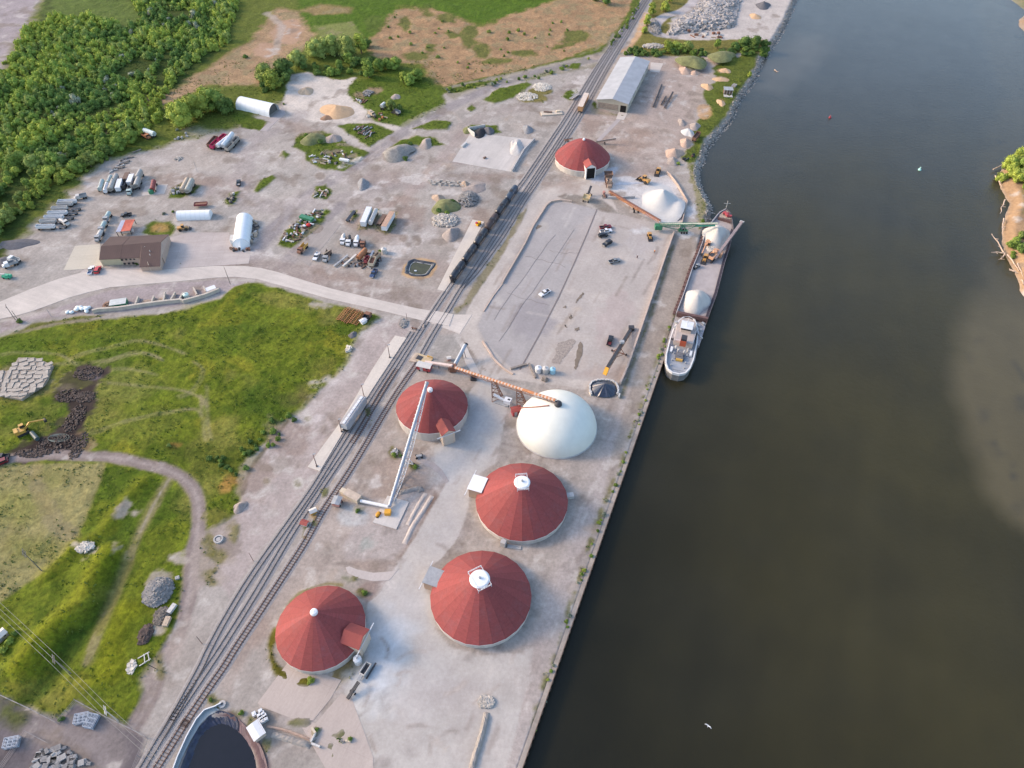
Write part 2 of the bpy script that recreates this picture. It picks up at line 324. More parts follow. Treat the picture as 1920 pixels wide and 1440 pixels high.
area([(450,960),(470,990),(450,1030),(400,1080),(362,1120),(352,1180),(330,1230),(300,1262),(270,1300),(262,1270),(290,1238),(330,1190),(350,1130),(362,1050),(374,1000),(420,975)],(168,156,152),0,soft=2,rough=2,a=.9)
for q in [(405,965,24,18),(420,1045,22,12),(395,1020,14,20),(300,1250,8,16),(400,1080,20,14),(440,1000,10,16)]:blob(*q,(112,116,62),.8,soft=2,rough=3,ns=4,a=.7)
for q in [(435,900,16,10),(425,915,14,10),(330,835,8,4)]:blob(*q,(176,140,88),.8,soft=2,rough=3,a=.7)
for q in [(232,958,18,9,-.9),(160,1030,18,10,.3),(218,1030,6,10,0),(250,960,6,5,0),(335,1040,16,8,-.4),(340,1050,10,5,0),(250,1248,8,10,0),(300,1100,22,30,.3),(300,1170,14,24,.5),(600,572,22,4,.1)]:
 blob(q[0],q[1],q[2],q[3],(178,170,164),0,ang=q[4],soft=1.5,rough=2.5,ns=3,a=.85)
area([(-200,1210),(0,1304),(108,1356),(145,1320),(248,1370),(272,1382),(258,1440),(240,1560),(-300,1560)],(112,106,112),0,soft=1,rough=.8,var=.25)
area([(0,1316),(90,1362),(130,1350),(110,1372),(60,1375),(0,1350)],(88,98,66),.7,soft=3,rough=4)
path([(70,1372),(130,1372),(185,1385),(205,1415),(190,1450)],8,(140,132,134),0,soft=3,rough=1.5)
area([(55,1440),(80,1400),(110,1390),(160,1400),(190,1450)],(134,124,120),0,soft=2,rough=2)
area([(712,598),(760,600),(800,605),(815,615),(780,650),(740,720),(650,830),(600,885),(540,965),(470,1060),(430,1120),(400,1080),(450,1010),(448,960),(458,910),(500,835),(560,780),(600,735),(640,705),(662,670),(690,620)],(180,168,168),0,soft=1.5,rough=1,a=.8,var=.1)
path([(712,605),(668,650),(655,690),(610,735),(565,785),(510,825),(470,880),(456,920)],5,(196,188,188),0,soft=3,rough=3,a=.6)
path([(540,790),(500,838),(468,885),(455,925)],1.5,(88,84,60),.5,soft=1,rough=.6,a=.7)
for q in [(500,902,6,6),(559,906,7,7),(578,785,7,5)]:blob(q[0],q[1],q[2]+3,q[3]+3,(196,190,186),0,soft=1,rough=.8);blob(*q,(152,146,128),0,soft=.6,rough=.6)
for q in [(553,830,14,7),(600,790,14,12),(610,715,20,7)]:blob(*q,(204,196,198),0,soft=3,rough=4,ns=3,a=.7)
area([(780,626),(808,615),(850,612),(870,640),(905,700),(850,715),(812,700),(776,705),(740,740),(720,790),(700,830),(640,905),(602,960),(545,1050),(470,1160),(430,1225),(400,1280),(430,1300),(520,1150),(620,1060),(700,1090),(760,1060),(840,930),(812,850),(740,830),(740,760),(880,730),(910,690),(875,625)],(176,164,159),0,soft=2,rough=1.5,a=.75)
area([(815,836),(815,868),(780,866),(788,872),(815,880),(838,900),(810,958),(750,1060),(742,1072),(700,1070),(655,1058),(640,1010),(690,970),(700,880),(745,840)],(164,150,144),0,soft=1.2,rough=1)
path([(836,905),(800,965),(765,1040),(745,1065)],3.6,(138,120,112),0,soft=.8,rough=.6,sp=False)
area([(676,960),(700,938),(782,925),(812,928),(800,950),(740,1050),(650,1048),(648,1020)],(184,176,176),0,soft=2,rough=2,a=.8)
blob(690,1020,16,12,(166,170,168),0,soft=2,rough=3,ns=2,a=.8);blob(665,965,30,14,(190,198,206),0,soft=3,rough=3,a=.6)
area([(684,1090),(722,1092),(705,1120),(690,1140),(665,1110)],(158,142,138),0,soft=1,rough=1)
for q in [(740,850,11,11),(775,873,10,8),(683,1113,12,6),(671,958,9,7),(590,970,5,16),(575,1000,5,14),(606,925,6,12),(733,700,4,14),(690,775,3,20),(655,1085,14,5)]:blob(*q,(84,100,50),.9,soft=1,rough=1.6,ns=2,a=.8)
for q in [(590,960,6,10),(640,912,5,12),(576,1008,6,14),(620,890,5,12)]:blob(*q,(180,150,112),.3,soft=2,rough=1.5,a=.6)
for cx,cy,r in [(600,1190,105),(902,1130,112),(978,950,102),(1044,805,90),(811,780,84)]:blob(cx,cy,r,r*.9,(168,156,152),0,soft=8,rough=4,a=.4)
area([(1120,700),(1160,740),(1150,800),(1100,930),(1060,1040),(1020,1200),(960,1440),(890,1440),(960,1280),(1010,1100),(1040,1000),(1080,900),(1130,800),(1060,740),(1040,720)],(182,172,168),0,soft=4,rough=3,a=.6)
path([(1190,740),(1130,900),(1070,1060),(1030,1180),(990,1330),(960,1440)],7,(184,174,174),0,soft=4,rough=2,a=.6)
for q in [(1010,850,40,12),(900,860,14,24),(870,990,30,20),(1150,780,12,30),(930,1240,50,12),(900,1280,26,10)]:blob(*q,(146,134,130),0,soft=5,rough=5,ns=4,a=.5)
area([(488,1310),(560,1300),(640,1262),(690,1250),(650,1310),(600,1370),(520,1350)],(186,176,174),0,soft=3,rough=2,a=.7)
area([(640,1240),(668,1225),(690,1240),(660,1270),(630,1290),(610,1275)],(150,134,100),.4,soft=1.5,rough=1.5,ns=3)
for q in [(575,1275,12,6)]:blob(*q,(98,84,48),.8,soft=1,rough=1)
path([(516,1180),(508,1215),(516,1250),(545,1272),(575,1280)],1.8,(104,106,44),.9,soft=.8,rough=.8)
path([(516,1200),(530,1160),(560,1115),(610,1095),(640,1097)],1.2,(120,116,60),.9,soft=.8,rough=.9,a=.7)
for q in [(530,1405,50,26),(600,1400,40,20),(500,1350,24,12),(700,1420,60,14)]:blob(*q,(150,142,138),0,soft=4,rough=5,ns=4,a=.6)
for q in [(445,1335,12,8),(470,1355,6,16),(590,1375,10,10),(655,1388,6,6),(640,1380,20,4),(405,1320,8,8),(620,1410,8,16),(500,1400,6,16),(395,1310,8,5),(560,1355,20,3)]:blob(*q,(98,108,60),.8,soft=1.2,rough=2,ns=2,a=.75)
blob(910,1345,8,14,(110,106,70),.6,soft=1,rough=1.5,a=.7);blob(898,1295,22,12,(134,122,118),0,soft=3,rough=4,ns=3,a=.7);blob(908,1320,20,10,(200,192,190),0,soft=1.5,rough=4,ns=2,a=.7)
for y in range(0,9):path([(690+y*14,1440),(735+y*14,1330),(790+y*12,1210)],.8,(140,130,130),0,soft=1.2,rough=1.2,a=.35,ns=3)
area([(1118,330),(1096,335),(1060,340),(1018,353),(992,382),(976,420),(950,468),(905,535),(880,572),(868,600),(862,626),(880,650),(905,690),(930,706),(980,714),(1060,724),(1102,732),(1130,700),(1190,640),(1160,400),(1150,378),(1140,352)],(194,186,183),-.7,soft=.5,rough=.6,var=.1)
area([(1026,384),(1034,379),(1052,377),(1118,386),(1165,402),(1240,420),(1262,441),(1247,480),(1225,545),(1198,620),(1178,680),(1164,716),(1140,714),(1104,714),(1000,705),(960,690),(905,640),(892,612),(912,570),(946,515),(985,450)],(184,177,176),-.7,soft=.4,rough=.15,var=.09)
area([(1026,385),(1034,380.5),(1052,378.5),(1115,388),(1120,393),(1100,440),(1068,510),(1046,560),(1010,630),(972,696),(950,683),(910,640),(896,612),(914,570),(948,515),(987,450)],(173,169,172),-.9,soft=.4,rough=.1,var=.07)
area([(905,690),(935,708),(930,718),(958,745),(944,800),(930,870),(896,890),(880,935),(872,975),(850,1020),(826,1050),(808,1060),(796,1100),(812,1130),(815,1180),(850,1215),(905,1230),(965,1225),(1000,1215),(985,1300),(950,1440),(940,1520),(690,1520),(700,1440),(640,1330),(655,1290),(686,1240),(690,1130),(706,1118),(742,1066),(790,985),(838,902),(816,880),(813,836),(850,815),(880,770),(880,735),(896,712)],(190,185,184),-.8,soft=.5,rough=.5,var=.12)
for q,c,a in [((730,1200,34,60,.25),(206,212,222),.85),((700,1290,40,40,.6),(208,214,224),.8),((800,1290,50,40,0),(206,204,206),.6),((850,870,40,40,0),(204,204,208),.6),((760,1120,40,40,0),(198,198,204),.5),((900,780,34,40,.2),(178,182,192),.5),((860,900,30,60,.3),(190,188,192),.4),((830,1000,24,60,.4),(194,192,196),.4),((670,1330,30,14,0),(214,210,204),.5),((850,1300,60,40,0),(160,152,152),.4),((790,1330,40,60,.4),(188,180,180),.4),((900,1400,40,30,0),(186,176,172),.4),((1000,1250,30,80,.3),(158,146,142),.4)]:blob(*q[:4],c,None,ang=q[4],soft=8,rough=7,ns=7,a=a)
for q,c in [((1115,450,26,4,.1),(198,190,186)),((1130,478,60,5,.2),(190,182,180)),((1105,552,55,5,.22),(192,184,182)),((1070,626,55,6,.25),(192,184,182)),((928,565,7,3,0),(204,198,196)),((1070,595,5,26,.8),(192,180,172)),((1000,600,40,40,0),(158,154,160)),((1090,450,20,50,.5),(180,172,172)),((1150,600,30,60,.3),(182,170,170)),((1060,670,40,30,0),(186,176,172)),((1010,424,18,10,0),(190,184,182)),((980,470,10,40,.5),(172,168,170)),((1200,450,24,30,.3),(184,178,180)),((1130,700,40,12,0),(180,168,166))]:blob(*q[:4],c,None,ang=q[4],soft=3,rough=3.5,ns=4,a=.8)
for _ in range(190):
 r_=random.Random(_*31);x,y=r_.uniform(870,1250),r_.uniform(390,1430)
 if y>760 and x>1180-(y-760)*.33:continue
 L_=r_.uniform(15,60);a=r_.choice([-1.08,-1.1,.2,-1.05])+r_.uniform(-.06,.06);path([(x,y),(x+L_*.5*math.cos(a)+r_.uniform(-1,1),y+L_*.5*math.sin(a)),(x+L_*math.cos(a),y+L_*math.sin(a))],r_.uniform(.6,1.2),r_.choice([(136,126,124),(150,138,134),(200,194,192),(144,132,126)]),None,soft=.9,rough=.6,a=r_.uniform(.25,.6),ns=2)
for (x,y) in [(1218,715),(1205,755),(1190,800),(1185,815),(1168,862),(1150,905),(1140,930),(1128,965),(1118,990),(1108,1020),(1090,1078),(1078,1120),(1068,1150),(1052,1200),(1040,1240),(1024,1280),(1012,1330),(1006,1350),(985,1425),(1270,590),(1254,620),(1244,645),(1232,680)]:
 blob(x-3,y,4,14,(98,108,58),.9,ang=.3,soft=1.2,rough=1.4,ns=2.5,a=.75)
area([(1262,440),(1300,440),(1290,520),(1262,600),(1225,690),(1175,830),(1140,930),(1130,925),(1165,790),(1200,660),(1240,520)],(160,150,144),.1,soft=1.5,rough=1,a=.8,var=.16)
path([(1262,460),(1240,530),(1212,610),(1180,700),(1164,745)],1.6,(110,108,84),.5,soft=1.2,rough=1.2,a=.7,ns=3)
area([(1180,108),(1260,105),(1330,110),(1335,140),(1310,200),(1300,260),(1265,300),(1250,320),(1210,335),(1130,330),(1070,235),(1110,200),(1175,218),(1222,140)],(176,160,154),0,soft=3,rough=3,a=.8,var=.14)
for q in [(1200,250,24,10),(1180,275,40,12)]:blob(*q,(162,142,132),0,soft=5,rough=4,a=.7)
for q in [(1220,283,20,5),(1190,300,12,5),(1235,300,20,6),(1250,265,10,5),(1200,235,12,5),(1160,315,14,10)]:blob(*q,(200,190,186),0,soft=2,rough=4,ns=3,a=.5)
path([(1110,108),(1200,108),(1300,107),(1330,120),(1345,128)],7,(178,164,156),0,soft=2,rough=1)
path([(1330,110),(1340,128),(1318,160),(1300,200)],6,(182,168,160),0,soft=2,rough=1,a=.8)
area([(1352,235),(1325,255),(1312,300),(1290,310),(1278,295),(1300,270),(1298,250),(1310,225),(1330,205),(1318,172),(1345,150),(1335,128),(1360,115),(1410,98),(1424,100),(1422,118),(1400,150),(1385,180),(1365,215)],(98,116,54),1,soft=1.5,rough=2,ns=4)
blob(1300,122,24,11,(88,104,50),1,soft=1.5,rough=2,z=2.5);blob(1355,110,26,9,(98,110,62),1,soft=2,rough=2,z=2)
for q in [(1355,133,10,4),(1350,148,14,4),(1325,162,9,4),(1352,192,7,6),(1320,210,14,16)]:blob(*q,(196,160,124),.1,soft=1.5,rough=1.5,a=.8)
area([(1290,310),(1305,300),(1312,340),(1322,370),(1335,395),(1330,420),(1310,430),(1305,400),(1300,360)],(150,146,122),.4,soft=1.2,rough=2,ns=3)
for q in [(1310,330,4,8),(1315,355,4,8),(1320,385,4,10),(1322,415,4,8),(1300,315,6,6)]:blob(*q,(96,112,56),.9,soft=1,rough=1.5,ns=2,a=.8)
area([(1195,85),(1215,50),(1240,-20),(1300,-60),(1500,-60),(1490,5),(1470,40),(1448,72),(1440,80),(1260,84)],(198,190,188),0,soft=3,rough=3,var=.1)
area([(1190,105),(1180,90),(1200,62),(1216,30),(1230,-20),(1262,-30),(1310,-20),(1290,10),(1262,25),(1250,60),(1262,75),(1440,75),(1440,98),(1300,106)],(122,124,74),.9,soft=2,rough=3)
path([(1165,95),(1180,88),(1196,65),(1206,40),(1212,25)],4,(206,170,136),0,soft=2,rough=1.5)
path([(1330,-60),(1302,0),(1280,20),(1248,30),(1232,42),(1226,56),(1240,66),(1262,68)],8,(190,184,188),0,soft=1.2,rough=.8)
area([(1232,44),(1215,55),(1226,68),(1245,70),(1235,60)],(150,146,146),0,soft=1.5,rough=2,ns=2)
area([(1262,60),(1270,38),(1300,22),(1322,0),(1325,-60),(1400,-60),(1385,0),(1378,50),(1350,56),(1300,58),(1270,66)],(150,148,150),0,soft=2,rough=3,ns=3,var=.3)
area([(1140,332),(1175,330),(1210,338),(1250,328),(1268,345),(1288,378),(1284,400),(1278,424),(1240,420),(1200,400),(1160,372),(1140,352)],(212,210,214),0,soft=1.4,rough=1.4,a=.95,var=.06)
area([(1100,322),(1160,312),(1152,328),(1125,350),(1108,340)],(200,200,210),0,soft=1.5,rough=1)
for q in [(1294,398,9,11),(1302,392,4,10),(1285,440,14,8),(1315,450,8,6),(1198,434,16,4),(1213,430,10,4)]:blob(*q,(208,208,214),0,soft=1.5,rough=2,ns=2,a=.8)
area([(1045,368),(1060,362),(1130,375),(1150,390),(1160,400),(1140,398),(1100,388),(1060,376)],(148,142,138),0,soft=1.2,rough=.8)
# --- river basin
SHORE=[(1325,430),(1331,405),(1332,385),(1322,365),(1312,345),(1308,320),(1318,298),(1325,275),(1345,248),(1368,222),(1385,185),(1408,155),(1422,128),(1428,108),(1440,98),(1448,84),(1462,62),(1478,30),(1490,0),(1500,-40)]
qa=np.array(G2((980,1440)));ud=np.array([UD.x,UD.y]);qd=np.array([UD.y,-UD.x])
QT=float((np.array(G2((1300,470)))-qa) @ ud)            # the quay's north end
q0=tuple(qa-ud*900);q1=tuple(qa+ud*QT)
shw=[G2((x,y,-1.2)) for x,y in SHORE];e=np.array(shw[-1]);dl=np.array((.62,.78))
RIV=[q0,q1,*shw,tuple(e+dl*9000),tuple(e+dl*9000+np.array((9000,0))),(9000,-900),tuple(qa-ud*900+np.array((3000,0)))]
BANK=[(1990,250),(1960,262),(1920,275),(1895,290),(1872,308),(1864,322),(1872,345),(1888,372),(1880,400),(1874,425),(1878,450),(1882,470),(1898,500),(1908,530),(1920,560),(1950,640),(2040,800),(2400,900)]
bkw=[G2(p) for p in BANK]+[(5000,200),(5000,1500),(500,1500),(420,700)]
d=sdpoly(GX,GY,RIV);d=d+np.where(ur>(qa @ ud)+QT,1.1*fbm(GX,GY,6,88,3),0)
quay=ur<(qa @ ud)+QT+2
db=sdpoly(GX,GY,bkw)+1.5*fbm(GX,GY,9,91,4)
dep=np.where(quay,np.clip((d+1.0)/.7,0,1)*-6,np.clip((d+2.5)/7.5,0,1)*-5.5)
isl=np.clip((db+2)/9,0,1)**.8
GZ=np.where(d>-3,GZ*0,GZ)+dep;GZ=np.where(db>-2,-5.5+isl*6.3+np.where(db>6,.6*fbm(GX,GY,9,95),0),GZ)
land2=np.clip(db/3,0,1)[...,None]
bc=np.array(S(176,146,116))*(1+.15*fbm(GX,GY,5,12))[...,None];gb=np.clip((fbm(GX,GY,11,19)+.1)/.25,0,1)[...,None]*np.clip((db-7)/4,0,1)[...,None]
bc=bc*(1-gb)+np.array(S(112,122,54))*gb;CO=CO*(1-land2)+bc*land2;GR=GR*(1-land2[...,0])+(gb[...,0]*.9)*land2[...,0]
rip=np.clip((d+3.4)/2,0,1)*np.where(quay,0,1)*(db<-10);CO=CO*(1-rip[...,None]*.85)+(np.array(S(158,152,150))*(1+.3*fbm(GX,GY,1.8,77))[...,None])*rip[...,None]*.85;GR=GR*(1-rip)
GZ += np.where((d<-4) & (db<0),np.clip(GR,0,1)*(.30*fbm(GX,GY,2.6,61,2)+.5*fbm(GX,GY,16,62,2)+.10),0)
def basin(px,depth,edge=1.5):
 p=[G2(q) for q in px];sl=win(p,4);X,Y=GX[sl],GY[sl];q=np.clip(sdpoly(X,Y,p)/edge,0,1);GZ[sl] -= q*depth
POND=[(766,493),(775,487),(787,489),(811,493),(814,497),(803,512),(797,516),(779,517),(763,512),(762,505)]
BASIN=[(330,1470),(352,1400),(372,1362),(398,1342),(425,1340),(445,1350),(470,1380),(485,1415),(492,1470),(495,1600),(330,1600)]
area([(757,497),(772,484),(790,483),(818,488),(820,500),(808,518),(790,525),(765,522),(753,515)],(196,164,128),0,soft=.8,rough=.8)
basin(POND,1.6);basin(BASIN,2.0,2.5)
area([(405,1340),(430,1335),(460,1360),(490,1400),(506,1440),(515,1500),(495,1500),(480,1420),(455,1372),(430,1350)],(112,92,96),0,soft=1,rough=.8)
CO=CO*(1-np.clip(GR,0,1)[...,None]*np.array([.08,.19,.36]))
rb=((GR>.5) & (GR<.8))*np.clip((fbm(GX,GY,7,401,5)-.02)/.2,0,1)*.6;CO=CO*(1-rb[...,None])+np.array(S(142,134,104))*rb[...,None]
for q in [(1065,345,18,16,0),(1030,345,14,8,0),(1120,240,40,14,.3),(700,430,60,18,.2),(760,400,40,30,.3),(640,520,70,10,.2),(900,420,30,30,.5),(350,340,60,14,0),(560,240,40,10,.3),(940,330,60,8,0),(480,900,30,40,.6),(540,820,40,30,.6),(470,1180,24,60,.6)]:blob(*q[:4],(152,134,126),None,ang=q[4],soft=5,rough=6,ns=5,a=.6)
for q in [(830,360,40,4,.1),(720,395,30,4,-.3),(660,305,30,4,-.3),(740,470,26,12,.2),(690,355,40,5,-.4),(480,475,40,5,.1),(180,350,20,5,0),(600,400,24,4,-.6),(780,335,30,8,0),(860,470,10,30,.5),(1090,160,16,20,.4),(520,870,16,10,0),(700,905,12,10,0)]:blob(*q[:4],(206,200,200),None,ang=q[4],soft=2,rough=4.5,ns=3,a=.75)
rt_=random.Random(77)
def ok(x,y):g=G(x,y);i=min(max(int(np.searchsorted(xs,g.x)),1),len(xs)-1);j=min(max(int(np.searchsorted(ys,g.y)),1),len(ys)-1);return GR[j,i]<.25 and GZ[j,i]>-.5
YZ=[[(480,240,880,500),90],[(180,300,480,480),40],[(1060,220,1300,340),26],[(460,640,700,1100),40],[(560,880,900,1430),60],[(900,700,1180,1430),60],[(840,180,1080,340),26]]
for (x0_,y0_,x1_,y1_),n_ in YZ:
 for _ in range(n_):
  x,y=rt_.uniform(x0_,x1_),rt_.uniform(y0_,y1_)
  if not ok(x,y):continue
  a=rt_.gauss(-1.0,.5);L_=rt_.uniform(20,70);cv=rt_.uniform(-.012,.012);p=[(x,y)]
  for k in range(6):p.append((p[-1][0]+L_/6*math.cos(a),p[-1][1]+L_/6*math.sin(a)*.8));a += cv*L_/6*4
  if not all(ok(*q) for q in p):continue
  if rt_.random()<.55:c=rt_.choice([(196,188,186),(140,130,126),(186,174,168),(150,138,132)]);path(p,rt_.uniform(.5,.9),c,soft=.8,rough=.5,a=rt_.uniform(.25,.5));path([(u+4,w+1) for u,w in p],rt_.uniform(.5,.9),c,soft=.8,rough=.5,a=rt_.uniform(.25,.5))
  else:blob(x,y,rt_.uniform(5,22),rt_.uniform(2,8),rt_.choice([(200,194,192),(206,200,200),(146,134,128),(136,128,126),(184,166,154)]),ang=rt_.uniform(-1.2,.2),soft=3,rough=4.5,ns=3.5,a=rt_.uniform(.25,.6))
bw=np.clip((fbm(GX,GY,5,201,5)-.28)/.2,0,1)*(GR<.3)*(GR>-.4)*(CO[...,1]>.16)*.6;CO=CO*(1-bw[...,None])+np.array(S(200,194,192))*bw[...,None]
bw=np.clip((fbm(GX,GY,8,207,5)-.22)/.25,0,1)*(GR<.3)*(GR>-.4)*(CO[...,1]>.16)*.6;CO=CO*(1-bw[...,None])+np.array(S(138,126,118))*bw[...,None]
CO=np.clip(CO,.005,.9)
def grid_object(name,X,Y,Z,C,G_,m):
 ny,nx=X.shape;me=bpy.data.meshes.new(name);me.vertices.add(nx*ny)
 me.vertices.foreach_set('co',np.stack([X,Y,Z],-1).astype(np.float32).ravel())
 i=np.arange(ny*nx).reshape(ny,nx);q=np.stack([i[:-1,:-1],i[:-1,1:],i[1:,1:],i[1:,:-1]],-1).reshape(-1,4);n=len(q)
 me.loops.add(n*4);me.loops.foreach_set('vertex_index',q.ravel().astype(np.int32));me.polygons.add(n)
 me.polygons.foreach_set('loop_start',np.arange(0,n*4,4,dtype=np.int32));me.update(calc_edges=True)
 me.polygons.foreach_set('use_smooth',np.ones(n,bool))
 a=me.color_attributes.new('cover','FLOAT_COLOR','POINT');a.data.foreach_set('color',np.concatenate([C,G_[...,None]],-1).astype(np.float32).ravel())
 me.materials.append(m);o=bpy.data.objects.new(name,me);COL.objects.link(o);o['kind']='structure';return o
def N(m,t,**k):
 n=m.node_tree.nodes.new(t)
 for a,b in k.items():setattr(n,a,b)
 return n
def ground_material():
 m=bpy.data.materials.new('ground_cover');m.use_nodes=True;n=m.node_tree.nodes;l=m.node_tree.links;b=n['Principled BSDF']
 b.inputs['Roughness'].default_value=.95;b.inputs['Specular IOR Level'].default_value=.15
 at=N(m,'ShaderNodeAttribute',attribute_name='cover');tc=N(m,'ShaderNodeTexCoord')
 def noise(s,det,lo,hi,rot=0,st=(1,1,1),a0=.3,a1=.7):
  mp=N(m,'ShaderNodeMapping');mp.inputs['Rotation'].default_value=(0,0,rot);mp.inputs['Scale'].default_value=st;l.new(tc.outputs['Object'],mp.inputs[0])
  if rot:
   m2=N(m,'ShaderNodeMapping');m2.inputs['Rotation'].default_value=(0,0,rot);mp.inputs['Rotation'].default_value=(0,0,0);l.new(tc.outputs['Object'],m2.inputs[0]);l.new(m2.outputs[0],mp.inputs[0])
  t=N(m,'ShaderNodeTexNoise');t.inputs['Scale'].default_value=s;t.inputs['Detail'].default_value=det;t.inputs['Roughness'].default_value=.7;l.new(mp.outputs[0],t.inputs['Vector'])
  r=N(m,'ShaderNodeMapRange');r.inputs[1].default_value=a0;r.inputs[2].default_value=a1;r.inputs[3].default_value=lo;r.inputs[4].default_value=hi;l.new(t.outputs[0],r.inputs[0]);return t,r
 def mul(a,b_):
  x=N(m,'ShaderNodeMath',operation='MULTIPLY');l.new(a,x.inputs[0]);l.new(b_,x.inputs[1]);return x.outputs[0]
 _,g1=noise(.9,8,.80,1.18);_,g2=noise(.12,6,.84,1.12);_,g3=noise(.5,5,.92,1.07,-UANG,(.08,1,1));_,g5=noise(.35,6,.93,1.05,-UANG-.9,(.12,1,1))
 gr=mul(mul(g1.outputs[0],g2.outputs[0]),mul(g3.outputs[0],g5.outputs[0]))
 t4,w1=noise(.75,8,.55,1.45);_,w2=noise(.16,5,.8,1.2);gs=mul(w1.outputs[0],w2.outputs[0])
 mx=N(m,'ShaderNodeMix',data_type='FLOAT');l.new(at.outputs['Alpha'],mx.inputs[0]);cf=N(m,'ShaderNodeMapRange');cf.inputs[1].default_value=0;cf.inputs[2].default_value=-1;cf.inputs[3].default_value=0;cf.inputs[4].default_value=.6;l.new(at.outputs['Alpha'],cf.inputs[0]);cm=N(m,'ShaderNodeMix',data_type='FLOAT');l.new(cf.outputs[0],cm.inputs[0]);l.new(gr,cm.inputs[2]);cm.inputs[3].default_value=1;l.new(cm.outputs[0],mx.inputs[2]);l.new(gs,mx.inputs[3])
 c=N(m,'ShaderNodeMix',data_type='RGBA',blend_type='MULTIPLY');c.inputs[0].default_value=1;l.new(at.outputs['Color'],c.inputs[6]);l.new(mx.outputs[0],c.inputs[7])
 l.new(c.outputs[2],b.inputs['Base Color'])
 bp=N(m,'ShaderNodeBump');bp.inputs['Distance'].default_value=.8;bs=N(m,'ShaderNodeMapRange');bs.inputs[3].default_value=.12;bs.inputs[4].default_value=.55
 l.new(at.outputs['Alpha'],bs.inputs[0]);l.new(bs.outputs[0],bp.inputs['Strength']);l.new(t4.outputs[0],bp.inputs['Height']);l.new(bp.outputs[0],b.inputs['Normal']);return m
GM=ground_material()
ground=grid_object('ground',GX,GY,GZ,CO,GR,GM)
def ZAT(x,y):
 i=min(max(int(np.searchsorted(xs,x)),1),len(xs)-1);j=min(max(int(np.searchsorted(ys,y)),1),len(ys)-1);return float(GZ[j,i])
def ZPX(px,py):g=G(px,py);return ZAT(g.x,g.y)
# --- the river
WZ=-2.3
wx=axis(-60,420,lambda x:2.4,9000);wy=axis(30,640,lambda y:2.4,9000);WX,WY=np.meshgrid(wx,wy)
WC=np.zeros(WX.shape+(3,));WC[:]=(.0128,.0118,.0052)
def wlerp(w,c): 
 global WC
 WC=WC*(1-w[...,None])+np.array(c)*w[...,None]
far_=np.clip((WY-150)/420,0,1);wlerp(far_*.85,(.070,.078,.078))  # sky reflection on distant water painted in as a paler base colour
wlerp(np.clip((WX-20-(WY-60)*.05)/110,0,1)*np.clip(1-(WY-260)/200,0,1)*(.8+.5*fbm(WX,WY,45,43,4)),(.044,.038,.014))
plume=sdpoly(WX,WY,[G2(q) for q in [(1845,520),(1800,600),(1808,650),(1800,700),(1812,760),(1832,850),(1850,910),(1895,950),(1960,1000),(2300,1150),(2300,500),(2200,-60),(1835,-60),(1842,40),(1862,110),(1880,180),(1856,240),(1838,330),(1850,420)]])+5*fbm(WX,WY,22,44,5)
wlerp(np.clip(plume/9+.5,0,1)*np.clip(1-(WY-215)/70,.22,1)*.44,(.150,.125,.072))
pl2=sdpoly(WX,WY,[G2(q) for q in [(1440,100),(1500,60),(1540,60),(1560,90),(1500,140),(1460,165),(1420,160)]])+4*fbm(WX,WY,12,45);wlerp(np.clip(pl2/14+.5,0,1)*.4,(.12,.115,.10))
wlerp(np.clip(fbm(WX,WY,60,47,4)*1.2,0,1)*.35,(.030,.029,.021))
cs,sn=math.cos(UANG),math.sin(UANG);WC *= (1+.10*fbm((WX*cs+WY*sn)/7,(WY*cs-WX*sn),7,301,5)+.12*fbm(WX,WY,10,305,4))[...,None]
dk=np.clip((fbm(WX,WY,9,49,3)-.35)*4,0,1)*np.clip(plume/10,0,1);wlerp(dk*.5,(.03,.032,.03))
def water_material():
 m=bpy.data.materials.new('river_water');m.use_nodes=True;n=m.node_tree.nodes;l=m.node_tree.links;b=n['Principled BSDF']
 at=N(m,'ShaderNodeAttribute',attribute_name='cover');l.new(at.outputs['Color'],b.inputs['Base Color']);b.inputs['Roughness'].default_value=.22;b.inputs['IOR'].default_value=1.33
 tc=N(m,'ShaderNodeTexCoord');t=N(m,'ShaderNodeTexNoise');t.inputs['Scale'].default_value=.45;t.inputs['Detail'].default_value=9;t.inputs['Roughness'].default_value=.75;l.new(tc.outputs['Object'],t.inputs['Vector'])
 bp=N(m,'ShaderNodeBump');bp.inputs['Strength'].default_value=.5;bp.inputs['Distance'].default_value=.25;l.new(t.outputs[0],bp.inputs['Height']);l.new(bp.outputs[0],b.inputs['Normal']);return m
river=grid_object('river',WX,WY,np.full(WX.shape,WZ),WC,np.ones(WX.shape),water_material())
